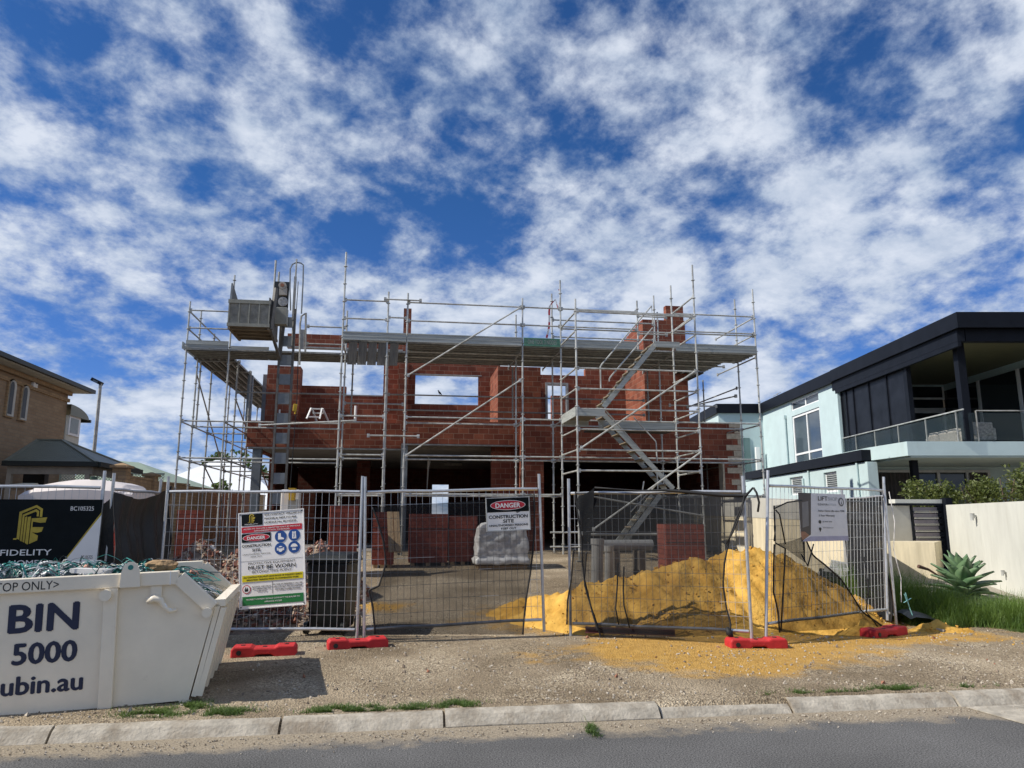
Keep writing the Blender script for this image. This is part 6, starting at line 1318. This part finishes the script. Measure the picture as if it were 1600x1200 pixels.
def right_side():
    def W(la, de): return (la*math.cos(YAW)+de*math.sin(YAW), -la*math.sin(YAW)+de*math.cos(YAW))
    # white driveway wall
    la, dp = 16.7*680/1169, 16.7; a = Vector(W(la, dp)); b_ = Vector(W(13.0*800/1169, 13.0)); d = (b_-a).normalized(); n = Vector((d.y, -d.x)); e = a+d*9
    zw = nbf(1480, 789, 16.7)[1]; t = thing('driveway_wall', 'long white rendered wall along the driveway', 'wall', (a.x, a.y, .3))
    if n.dot(Vector((1, 0))) < 0: n = -n
    MB().hexa([(a.x, a.y, .1), (e.x, e.y, .1), (e.x+n.x*.22, e.y+n.y*.22, .1), (a.x+n.x*.22, a.y+n.y*.22, .1)], [(a.x, a.y, zw), (e.x, e.y, zw), (e.x+n.x*.22, e.y+n.y*.22, zw), (a.x+n.x*.22, a.y+n.y*.22, zw)]).build('wall', whiter, t)
    def onwall(px, py):
        dd = Vector(ray(px, py)); nn = Vector((n.x, n.y, 0)); k = nn.dot(Vector((a.x, a.y, 0))-Vector(C0))/nn.dot(dd); return Vector(C0)+dd*k
    for px, py, s, lb in ((1526, 806, 1.0, 'small metal light fitting high on the white wall'), (1572, 894, .7, 'small metal tap fitting low on the white wall')):
        q = onwall(px, py); u = thing('wall_fitting', lb, 'wall fitting', tuple(q)); nn = Vector((-n.x, -n.y, 0)); MB().tube(q, q+nn*.10*s, .02*s, 8).build('bracket', galv, u); MB().tube(q+nn*.09*s+Vector((0, 0, -.09*s)), q+nn*.09*s+Vector((0, 0, .05*s)), .032*s, 10).build('head', galv, u)
        MB().box(q.x-.09*s, q.x-.06*s, q.y-.02, q.y+.02, q.z-.05*s, q.z+.05*s).build('plate', galv2, u)
    # gate post, slatted gate, low cream wall
    Yg = 15.3
    g0 = aY(1426, 790, Yg); g1 = aY(1470, 786, Yg); zb = aY(1450, 850, Yg)[2]; zt = g0[2]
    t = thing('slatted_gate', 'purple grey slatted gate panel beside the black post', 'gate', (g0[0], Yg, zb))
    n = 6; s = MB()
    for k in range(n): z = zb+(zt-zb)*k/n; s.box(g0[0], g1[0], Yg, Yg+.04, z+.03, z+(zt-zb)/n-.035)
    s.build('slat', mat('purple_grey_slat', (.15, .135, .16), .5), t); s = MB()
    for k in range(n): z = zb+(zt-zb)*k/n; s.box(g0[0]+.02, g1[0]-.02, Yg-.02, Yg+.02, z-.014, z+.004).box(g0[0]+.02, g1[0]-.02, Yg-.02, Yg+.02, z+.016, z+.026)
    s.build('pale_edge', greyr, t)
    MB().box(g0[0]-.05, g0[0]-.002, Yg, Yg+.06, zb, zt).build('frame', navy, t)
    r0 = aY(1398, 786, Yg); MB().box(r0[0], g1[0]+.02, Yg-.03, Yg+.12, zt+.002, zt+.05).build('top_rail', navy, t); MB().box(r0[0], g1[0]+.02, Yg-.02, Yg+.2, zt+.052, zt+.14).build('coping', whiter, t)
    p0 = aY(1472, 784, Yg); p1 = aY(1482, 784, Yg); t = thing('gate_post', 'tall black metal post between the gate and the white wall', 'post', (p0[0], Yg, .5))
    MB().box(p0[0], p1[0], Yg-.12, Yg+.05, .45, aY(1476, 778, Yg)[2]).build('post', navy, t); q0 = aY(1463, 784, Yg); MB().box(q0[0], p0[0]-.01, Yg-.02, Yg+.05, .45, aY(1476, 788, Yg)[2]).build('side_post', navy, t)
    t = thing('render_panel', 'grey rendered panel left of the slatted gate', 'wall', (r0[0], Yg, zb)); MB().box(r0[0]-.9, g0[0]-.055, Yg+.03, Yg+.2, .4, zt-.001).build('wall', greyr, t)
    Yl = 14.2; l0 = aY(1396, 848, Yl); l1 = aY(1460, 850, Yl); l2 = aY(1476, 850, Yl+.9)
    t = thing('low_cream_wall', 'low cream rendered wall below the slatted gate', 'wall', (l0[0], Yl, .3)); ps = [(l0[0]-1.2, Yl+2.2), (l0[0], Yl+.55), (l1[0], Yl), (l2[0]+.05, Yl+.9), (l0[0]+.3, Yl+1.35)]
    MB().slab([(l0[0]-.05, Yl+1.1), (l1[0], Yl), (l2[0]+.0, Yl+1.0), (l0[0]+.2, Yl+1.3)], .3, l0[2]).build('wall', creamr, t)
    # boundary wall between the lots
    xb = 9.0; t = thing('boundary_wall', 'long streaked cream boundary wall beyond the sand pile', 'wall', (xb, 17, .5)); 
    vs0 = [(xb, 13.5, .2), (xb, 30, .6), (xb+.2, 30, .6), (xb+.2, 13.5, .2)]; vs1 = [(xb, 13.5, 1.62), (xb, 30, 1.98), (xb+.2, 30, 1.98), (xb+.2, 13.5, 1.62)]
    MB().hexa([vs0[3], vs0[2], vs0[1], vs0[0]][::-1], [vs1[3], vs1[2], vs1[1], vs1[0]][::-1]).build('wall', creamr, t)
    MB().hexa([(xb-.01, 13.5, 1.62), (xb+.21, 13.5, 1.62), (xb+.21, 30, 1.98), (xb-.01, 30, 1.98)], [(xb-.01, 13.5, 2.02), (xb+.21, 13.5, 2.02), (xb+.21, 30, 2.75), (xb-.01, 30, 2.75)]).build('upper_band', greyr, t)  # plain grey band along the top of the wall
    # utility box with hood behind the fence
    Yb = 12.9; a = aY(1331, 868, Yb); b2 = aY(1352, 868, Yb); zt = aY(1340, 812, Yb)[2]; t = thing('meter_box', 'grey metal meter box with a sloping hood behind the right fence', 'meter box', (a[0], Yb, a[2]))
    MB().box(a[0], b2[0]+.12, Yb, Yb+.25, .3, zt).build('cabinet', galv2, t); MB().hexa([(a[0]-.05, Yb-.12, zt-.02), (b2[0]+.17, Yb-.12, zt-.02), (b2[0]+.17, Yb+.28, zt+.001), (a[0]-.05, Yb+.28, zt+.001)], [(a[0]-.05, Yb-.12, zt), (b2[0]+.17, Yb-.12, zt), (b2[0]+.17, Yb+.28, zt+.16), (a[0]-.05, Yb+.28, zt+.16)]).build('hood', galv, t); MB().box(a[0]+.08, b2[0]+.02, Yb-.02, Yb-.001, zt-.5, zt-.15).build('door', whitepl, t)
    # small red block and dark offcuts behind netting
    q = aY(1335, 918, 12.2); tag(MB().box(q[0]-.14, q[0]+.14, 12.2, 12.5, q[2]-.12, q[2]+.05).build('red_crate', redpl, bevel=.02), 'small red plastic crate half buried at the back of the sand', 'crate')
    b = MB(); q = aY(1300, 888, 12.4)
    for k in range(14): b.obox((q[0]+random.uniform(-.5, .55), 12.4+random.uniform(-.2, .2), q[2]+random.uniform(-.22, .10)-.1), random.uniform(.2, .45), .25, random.uniform(.1, .25), (random.uniform(-.3, .3), random.uniform(-.3, .3), random.random()*3), k % 2)
    t = thing('offcut_heap', 'dark heap of plastic and offcuts behind the right end of the sand', 'heap', (q[0], 12.4, .4)); b.build('offcut', [blackp, galv2], t)
    # hedge
    for px, py, rx, h_, lb, Yh in ((1435, 772, 1.15, 1.0, 'small dark bush above the slatted gate', 16.6), (1510, 775, 1.0, 1.1, 'mid sized bush behind the left of the white wall', 16.2), (1568, 765, 1.25, 1.3, 'largest bush behind the right of the white wall', 15.6)):
        q = aY(px, py, Yh); hedge(lb, q[0]+.35, Yh, q[2]-h_*.55, rx*.72, .6, h_, 2300)
    # agave
    q = aZ(1508, 940, .28); x, y = q[0], q[1]; z = gz(x, y)
    t = thing('agave', 'large green agave rosette beside the driveway', 'agave', (x, y, z)); 
    for k in range(34):
        az = k*2.39996+random.uniform(-.15, .15); f = k/33; el = R(8+f*70+random.uniform(-6, 6)); L_ = (.64-.10*f)*random.uniform(.9, 1.1); wd = .20*random.uniform(.9, 1.1); vs = []; n = 9; d = Vector((math.cos(az), math.sin(az), 0)); s = Vector((-d.y, d.x, 0))
        for j in range(n+1):
            u = j/n; e = el-.55*u*u*(1-f*.5); p = Vector((x, y, z+.10+.22*f))+d*(L_*u*math.cos(el-.25*u))+Vector((0, 0, L_*u*math.sin(el-.35*u*(1-f)))); ww = wd*(.45+1.9*u*(1-u)*1.05)*(1 if u < .55 else (1-((u-.55)/.45)**1.6)*.98+.02)/1.0*.72
            cup = .18*ww; nrm = Vector((-d.x*math.sin(el), -d.y*math.sin(el), math.cos(el))); vs += [p-s*ww+nrm*cup*1.6, p-nrm*.008, p+s*ww+nrm*cup*1.6, p-nrm*.03]
        fs = []
        for j in range(n):
            o = 4*j
            for c0, c1 in ((0, 1), (1, 2), (2, 3), (3, 0)): fs.append((o+c0, o+c1, o+4+c1, o+4+c0))
        MB().add(vs, fs).build('leaf', agavem, t, smooth=True)
    # dried flower stalk leaning from the grass
    q = aY(1447, 890, 12.5); tag(MB().path([(q[0]-.15, 12.5, q[2]+.06), (q[0]+.05, 12.5, q[2]), (q[0]+.4, 12.4, q[2]-.25)], [.035, .022, .006], 6).build('dry_stalk', mat('dry_brown', (.10, .05, .035), .8)), 'brown dry seed stalk leaning over the grass left of the agave', 'plant')
    q = aZ(1480, 986, .16); b = MB().obox((q[0]-.05, q[1], gz(q[0], q[1])+.02), .2, .1, .03, (.1, .1, .4)); tag(b.build('broken_slab', conc), 'flat broken piece of concrete at the edge of the grass', 'rubble')
    q = aZ(1508, 972, .18); tag(MB().obox((q[0], q[1], gz(q[0], q[1])+.03), .1, .08, .07, (.4, .2, .4)).build('grey_rock', conc, bevel=.02), 'small grey rock at the edge of the long grass', 'rock')
    q = aZ(1585, 955, .14); tag(MB().slab([(q[0]-.3, q[1]-.12), (q[0]+1.2, q[1]-.2), (q[0]+1.2, q[1]+.14), (q[0]-.3, q[1]+.12)], gz(q[0], q[1])+.02, gz(q[0], q[1])+.10).build('pale_kerb_block', conc), 'pale concrete edging block in the grass at the right', 'edging')
right_side()
# ================================================================== LEFT NEIGHBOURS
def left_side():
    X0 = aY(108, 605, 23.5)[0]; zt = aY(108, 612, 23.5)[2]
    t = thing('tan_brick_house', 'two storey tan brick house with arched windows and dark eave', 'house', (X0, 20, .6))
    # wall with arched openings
    MB().box(X0-8, X0, 8, 23.5, .4, zt).build('wall', tanb, t)
    MB().box(X0+.001, X0+.05, 8, 23.55, zt-.32, zt-.22).box(X0+.001, X0+.09, 8, 23.58, zt-.12, zt).build('brick_band', tanb2, t)
    ez = zt+.02; MB().box(X0+.02, X0+.42, 8, 24.0, ez, ez+.03).build('soffit', whiter, t); MB().box(X0-8, X0+.019, 23.501, 24.0, ez, ez+.03).build('soffit', whiter, t)
    gu = mat('dark_gutter', (.02, .026, .024), .5); MB().box(X0+.421, X0+.53, 8, 24.1, ez+.02, ez+.13).box(X0-8, X0+.42, 24.001, 24.1, ez+.02, ez+.13).build('gutter', gu, t)
    MB().add([(X0+.5, 8, ez+.135), (X0+.5, 24.05, ez+.135), (X0-6, 18, ez+2.6), (X0-6, 8, ez+2.6), (X0-8, 24.05, ez+.135)], [(0, 1, 2, 3), (1, 4, 2)]).build('roof', greenroof, t)
    for (pxc, pt, pb) in ((18, 594, 652), (38.5, 603, 658)):
        c = aX(pxc, pt, X0); d = aX(pxc, pb, X0); yy = c[1]; w_ = .155; pts = [(yy-w_, d[2]), (yy+w_, d[2]), (yy+w_, c[2]-w_)]+[(yy+w_*math.cos(a), c[2]-w_+w_*math.sin(a)) for a in np.linspace(0.3, math.pi-.3, 8)]+[(yy-w_, c[2]-w_)]
        def ex(pts, x0, x1): n = len(pts); return MB().add([(x0, y, z) for y, z in pts]+[(x1, y, z) for y, z in pts], [tuple(range(n-1, -1, -1)), tuple(range(n, 2*n))]+[(i, (i+1) % n, n+(i+1) % n, n+i) for i in range(n)])
        big = [((y-yy)*1.35+yy, (z-(c[2]+d[2])/2)*1.07+(c[2]+d[2])/2) for y, z in pts]
        ex(big, X0+.001, X0+.05).build('arched_surround', tanb2, t); o = ex(pts, X0+.051, X0+.075).build('window', mat('window_cream', (.5, .48, .42), .6), t); sml = [((y-yy)*.62+yy-.06, (z-(c[2]+d[2])/2)*.90+(c[2]+d[2])/2) for y, z in pts]; ex(sml, X0+.076, X0+.08).build('pane', mat('dull_pane', (.03, .035, .04), .5), o)
    c = aX(53, 595, X0); MB().box(X0+.001, X0+.06, c[1]-.12, c[1]+.12, c[2]-.18, c[2]+.18).build('wall_vent', whitepl, t); MB().disc((X0+.07, c[1]+.03, c[2]), (1, 0, 0), .08, .02, 12).build('wall_vent', gu, t)
    # bay with rounded roof beyond the corner
    ye = aX(125, 660, X0)[1]; z1 = aX(125, 655, X0)[2]; zr = aX(107, 632, X0)[2]; yo_ = aX(133, 655, X0)[1]; zw1 = aX(115, 651, X0)[2]; zw0 = aX(115, 682, X0)[2]
    MB().box(X0-2, X0+.02, 23.51, ye, .4, z1).build('bay', whiter, t); o = MB().box(X0+.021, X0+.06, 23.62, ye-.12, zw0, zw1).build('window', whitep, t); MB().box(X0+.061, X0+.065, 23.72, ye-.24, zw0+.07, zw1-.07).build('pane', mat('pale_blind', (.28, .33, .34), .5), o)
    vs = []; n = 8
    for k in range(n+1): a = math.pi/2*k/n; yy = 23.5+(yo_-23.5)*math.sin(a); zz = z1+(zr-z1)*math.cos(a); vs += [(X0-2, yy, zz), (X0+.12, yy, zz)]
    m_ = n+1
    MB().add(vs+[(X0+.12, 23.5, z1)], [(2*k, 2*k+1, 2*k+3, 2*k+2) for k in range(n)]+[tuple([2*k+1 for k in range(m_)]+[2*m_])]).build('bay_roof', greenroof, t); MB().box(X0-2, X0+.16, yo_-.02, yo_+.08, z1-.06, z1+.03).build('gutter', gu, t)
    tanp = mat('tan_paint', (.36, .32, .26), .7)
    # verandah / carport with hipped roof
    Yv = 18.5; xl = aY(8, 725, Yv)[0]; xr = aY(151, 722, Yv)[0]; ze = 2.99; t = thing('carport', 'carport with hipped green metal roof against the tan brick house', 'carport', ((xl+xr)/2, 20, .6))
    r0 = aY(60, 686, 19.95); r1 = aY(98, 688, 19.95); zr = r1[2]
    MB().add([(xl, Yv, ze), (xr, Yv, ze), (xr, 21.4, ze), (xl, 21.4, ze), (r0[0], 19.95, zr), (r1[0], 19.95, zr)], [(0, 1, 5, 4), (1, 2, 5), (2, 3, 4, 5), (3, 0, 4)]).build('roof', greenroof, t)
    rb = MB()
    for k in range(1, 40):
        xx = xl+(xr-xl)*k/40; 
        zk = 1.0; yk = 19.95
        if xx < r0[0]: f = (xx-xl)/(r0[0]-xl)
        elif xx > r1[0]: f = (xr-xx)/(xr-r1[0])
        else: f = 1
        rb.beam((xx, Yv, ze+.006), (xx, Yv+(19.95-Yv)*f, ze+(zr-ze)*f+.006), .02, .012)
    rb.beam((r0[0], 19.95, zr+.01), (r1[0], 19.95, zr+.01), .12, .03).beam((r1[0], 19.95, zr+.01), (xr, Yv, ze+.01), .1, .03).beam((r0[0], 19.95, zr+.01), (xl, Yv, ze+.01), .1, .03).beam((r1[0], 19.95, zr+.01), (xr, 21.4, ze+.01), .1, .03)
    rb.build('roof_rib', greenroof, t)
    MB().box(xl-.03, xr+.05, Yv-.1, Yv-.001, ze-.10, ze+.01).box(xr+.001, xr+.1, Yv, 21.4, ze-.10, ze+.01).build('gutter', gu, t); MB().box(xl+.03, xr-.1, Yv+.05, Yv+.15, ze-.28, ze-.101).box(xr-.25, xr-.12, Yv+.16, 21.3, ze-.28, ze-.101).build('fascia_beam', tanp, t)
    for x in (xl+.08, xr-.2): MB().box(x-.05, x+.05, Yv+.05, Yv+.15, .6, ze-.281).build('post', tanp, t)
    MB().box(xl, xr-.3, Yv+.2, 21.3, ze-.1, ze-.06).build('ceiling', whiter, t)
    # dark lantern shape and clutter under it
    q = aY(52, 743, 20.2); tag(MB().box(q[0]-.25, q[0]+.25, 20.2, 20.5, .6, q[2]+.15).build('storage_shelf', blackp, bevel=.04), 'dark stored clutter under the carport roof', 'shelf')
    q = aY(32, 760, 15.2); t = thing('brick_letterbox', 'small tan brick pier with a pyramid cap left of the portable toilet', 'pier', (q[0], 15.2, .5)); zc = aY(32, 757, 15.2)[2]; MB().box(q[0]-.16, q[0]+.16, 15.2, 15.5, .5, zc-.06).build('pier', tanb, t); MB().hexa([(q[0]-.22, 15.14, zc-.059), (q[0]+.22, 15.14, zc-.059), (q[0]+.22, 15.56, zc-.059), (q[0]-.22, 15.56, zc-.059)], [(q[0]-.2, 15.2, zc), (q[0]+.2, 15.2, zc), (q[0]+.16, 15.5, zc+.04), (q[0]-.1, 15.5, zc+.04)]).build('cap', creamr, t)
    # boundary wall with piers, lattice
    xb = -6.42; t = thing('brown_boundary_wall', 'brown brick boundary wall running back along the left scaffold', 'wall', (xb, 25, .7))
    def seg(p, q, z0, z1):
        p = Vector((*p, 0)); q = Vector((*q, 0)); d = (q-p).normalized(); n = Vector((-d.y, d.x, 0))*.2
        for (lo0, lo1, hi0, hi1, e) in ((.3, .3, z0, z1, 0), (z0+.001, z1+.001, z0+.06, z1+.06, .02)):
            k = d*0; s_ = Vector((d.y, -d.x, 0))*e
            MB().hexa([p+s_+Vector((0, 0, lo0)), q+s_+Vector((0, 0, lo1)), q+n-s_+Vector((0, 0, lo1)), p+n-s_+Vector((0, 0, lo0))], [p+s_+Vector((0, 0, hi0)), q+s_+Vector((0, 0, hi1)), q+n-s_+Vector((0, 0, hi1)), p+n-s_+Vector((0, 0, hi0))]).build('wall_section' if not e else 'coping', tanb2, t)
    pr = []
    for (pa, pb, pt, yp) in ((175, 197, 731, 18.2), (226, 243, 744, 21.4)):
        x0, x1 = aY(pa, 740, yp)[0], aY(pb, 740, yp)[0]; hp = aY(186, pt, yp)[2]; pr.append((x0, x1, yp, hp)); w_ = x1-x0
        MB().box(x0, x1, yp, yp+w_, .3, hp).build('pier', tanb2, t); MB().box(x0-.05, x1+.05, yp-.05, yp+w_+.05, hp+.001, hp+.06).hexa([(x0-.03, yp-.03, hp+.061), (x1+.03, yp-.03, hp+.061), (x1+.03, yp+w_+.03, hp+.061), (x0-.03, yp+w_+.03, hp+.061)], [(x0+w_*.4, yp+w_*.4, hp+.12), (x0+w_*.6, yp+w_*.4, hp+.12), (x0+w_*.6, yp+w_*.6, hp+.12), (x0+w_*.4, yp+w_*.6, hp+.12)]).build('cap', tanb2, t)
    za = aY(198, 747, 18.6)[2]; zb_ = aY(226, 751, 21.4)[2]; zc_ = aY(272, 759, 24.0)[2]
    seg((pr[0][1]-.08, pr[0][2]+.36), (pr[1][0]+.2, pr[1][2]-.002), za, zb_); seg((pr[1][1]-.1, pr[1][2]+.34), (xb, 23.99), zb_-.05, zc_)
    seg((xb, 24.0), (xb, 37), 2.62, 2.74)
    t = thing('lattice_screen', 'pale green lattice screen above the boundary wall', 'screen', (-8.3, 23.4, 2.2)); b = MB(); x0, x1, z0, z1, Yl = -9.85, -7.0, 2.2, 2.98, 23.4
    for k in range(-8, 36):
        xx = x0+k*.085
        for sg in (1, -1):
            p = [xx, z0]; q = [xx+sg*(z1-z0), z1]
            pts = []
            ax, az, bx, bz = p[0], p[1], q[0], q[1]
            if sg < 0: ax += (z1-z0); bx += (z1-z0)
            lo, hi = 0.0, 1.0
            dx = bx-ax
            if dx > 0: lo = max(0, (x0-ax)/dx); hi = min(1, (x1-ax)/dx)
            else: lo = max(0, (x1-ax)/dx); hi = min(1, (x0-ax)/dx)
            if hi-lo < .05: continue
            b.beam((ax+dx*lo, Yl+(.012 if sg > 0 else 0), az+(bz-az)*lo), (ax+dx*hi, Yl+(.012 if sg > 0 else 0), az+(bz-az)*hi), .012, .032, upv=(0, 1, 0))
    sg_ = mat('pale_green_lattice', (.45, .52, .42), .7); b.build('lattice', sg_, t); MB().box(x0, x1, Yl-.02, Yl+.04, z1, z1+.05).box(x0-.05, x0-.001, Yl-.02, Yl+.04, z0, z1+.05).build('frame', sg_, t)
    # far houses
    Yf = 37; t = thing('green_roofed_house', 'distant house with a sage green metal roof beyond the lattice', 'house', (-15.5, Yf, .7)); ap = aY(199, 720, Yf+3); e0 = aY(272, 757, Yf); el = aY(150, 757, Yf)
    MB().add([(el[0]-2, Yf, e0[2]), (e0[0], Yf, e0[2]), (e0[0]+.3, Yf+8, e0[2]), (el[0]-2, Yf+8, e0[2]), (ap[0]-.4, Yf+3.2, ap[2]), (ap[0]+.2, Yf+4, ap[2])], [(0, 1, 4), (1, 2, 5, 4), (2, 3, 5), (3, 0, 4, 5)]).build('roof', sageroof, t); MB().box(el[0]-1.8, e0[0]-.3, Yf+.4, Yf+7.5, .5, e0[2]-.01).build('wall', tanb, t); MB().box(el[0]-2, e0[0]+.05, Yf-.1, Yf-.001, e0[2]-.15, e0[2]+.02).build('gutter', whiter, t)
    Yw = 44; t = thing('white_roofed_house', 'distant house with a broad white metal roof behind the left scaffold', 'house', (-12, Yw, .7)); a = aY(262, 745, Yw); p1 = aY(330, 717, Yw+3); p2 = aY(352, 716, Yw+3); e = aY(402, 758, Yw)
    MB().add([(a[0]-4, Yw, 2.2), (e[0]+2, Yw, 2.2), (p2[0]+.5, Yw+4, p2[2]), (p1[0], Yw+4, p1[2]), (a[0]-4, Yw+9, 2.2), (e[0]+2, Yw+9, 2.2)], [(0, 1, 2, 3), (1, 5, 2), (5, 4, 3, 2), (4, 0, 3)]).build('roof', whiteroof, t); MB().box(a[0]-1, e[0]+1.5, Yw+.4, Yw+8.5, .4, 2.19).build('wall', whiter, t)
    rb = MB(); 
    # trees
    for px, py, Y, h_, cr, nl, sz, lb in ((302, 760, 39, 2.6, [(0, 0, 2.2, .55), (-.35, 0, 1.8, .45), (.4, 0, 1.9, .4)], 160, .28, 'small sparse green tree before the white roof left of the poles'), (346, 770, 38, 3.0, [(0, 0, 2.5, .6), (.6, 0, 1.6, .8), (-.4, 0, 1.9, .5)], 220, .26, 'leafy young tree before the white roof among the poles')):
        q = aY(px, py, Y); tree(lb, q[0], Y, .6, h_, cr, nl, sz, leafm, tr=.05)
    for px, py, Y, h_, r, lb in ((368, 712, 60, 7.0, 2.3, 'dark round tree crown beyond the white roof'), (398, 735, 55, 6.0, 1.9, 'olive green tree beyond the steel corner post'), (347, 716, 62, 6.3, 1.2, 'small dark tree left of the round crown beyond the white roof')):
        q = aY(px, py, Y); zc = q[2]-.2; tree(lb, q[0], Y, .6, zc, [(0, 0, zc-r*.7, r*1.0), (-r*.8, 0, zc-r, r*.7), (r*.8, 0, zc-r, r*.6), (0, 0, zc-r*1.4, r)], 520, .5, leafd, tr=.2)
    # street lamp
    Y = 32; c = aY(152.5, 597, Y); d = aY(147, 720, Y); t = thing('lamp_pole', 'tall grey floodlight pole behind the tan brick house', 'lamp pole', (d[0], Y, .6))
    MB().tube((d[0]-.02, Y, .6), (c[0]+.12, Y, c[2]), .09, 10, r2=.06).build('pole', galv2, t); MB().obox((c[0]-.02, Y, c[2]+.02), .42, .3, .14, (0, .45, 0)).build('lamp_head', navy, t); MB().obox((c[0]-.03, Y-.16, c[2]), .2, .02, .08, (0, .45, 0)).build('lens', glassw, t)
    # portable toilet
    Yp = 12.4; a = aY(28, 777, Yp); b_ = aY(205, 777, Yp); t = thing('portable_toilet', 'red portable toilet with a domed white roof behind the banner', 'portable toilet', ((a[0]+b_[0])/2, Yp, .3)); xm = aY(148, 770, Yp)[0]
    redw = mat('red_toilet_wall', (.45, .05, .025), .5); zb = a[2]
    MB().box(a[0]+.08, b_[0]-.06, Yp+.05, Yp+1.1, .25, zb-.12).build('cabin', redw, t)
    zt1 = aY(110, 748, Yp+.5)[2]; zr = aY(190, 757, Yp+.5)[2]
    vs = []; nx = 44; ny = 10
    prof_ = [(0.0, 770), (0.03, 766), (0.09, 764), (0.10, 759), (0.28, 753), (0.45, 749), (0.62, 748.5), (0.80, 752), (0.91, 757), (0.925, 761), (0.93, 763), (0.985, 763.5), (1.0, 766)]
    for j in range(ny+1):
        v = j/ny; edge = min(1, min(v, 1-v)*7+.0)**.6
        for i in range(nx+1):
            u = i/nx; py = np.interp(u, [p[0] for p in prof_], [p[1] for p in prof_]); zz = aY(110, py, Yp+.2)[2]
            vs.append((a[0]+(b_[0]-a[0])*u, Yp+1.2*v, zb-.02+(zz-zb+.02)*(.45+.55*edge)))
    k = (nx+1)*(ny+1); sk = [(p[0], p[1], zb-.11) for p in vs]
    MB().add(vs, [(j*(nx+1)+i, j*(nx+1)+i+1, (j+1)*(nx+1)+i+1, (j+1)*(nx+1)+i) for j in range(ny) for i in range(nx)]).add([vs[i] for i in range(nx+1)]+[sk[i] for i in range(nx+1)], [(i+nx+1, i+nx+2, i+1, i) for i in range(nx)]).add([vs[j*(nx+1)+nx] for j in range(ny+1)]+[sk[j*(nx+1)+nx] for j in range(ny+1)], [(j+ny+1, j+ny+2, j+1, j) for j in range(ny)]).build('roof', mat('pinkish_white_plastic', (.66, .60, .57), .45, 0, .06, 3), t, smooth=True)
    q = aY(144, 752, Yp+.2); MB().tube((q[0], Yp+.25, zb+.06), (q[0], Yp+.25, q[2]), .10, 14, r2=.075).build('vent_base', galv, t); MB().tube((q[0], Yp+.25, q[2]), (q[0], Yp+.25, aY(144, 744.5, Yp+.2)[2]), .055, 12).build('vent_cap', mat('dark_green_cap', (.02, .05, .035), .5), t)
    t = tag(MB().box(aY(186, 800, Yp)[0], aY(204, 800, Yp)[0], Yp-.25, Yp+.04, aY(195, 810, Yp)[2], aY(195, 793, Yp)[2]).build('red_drum', redw, bevel=.06), 'rounded red tank showing through the black cloth beside the toilet', 'tank')
left_side()
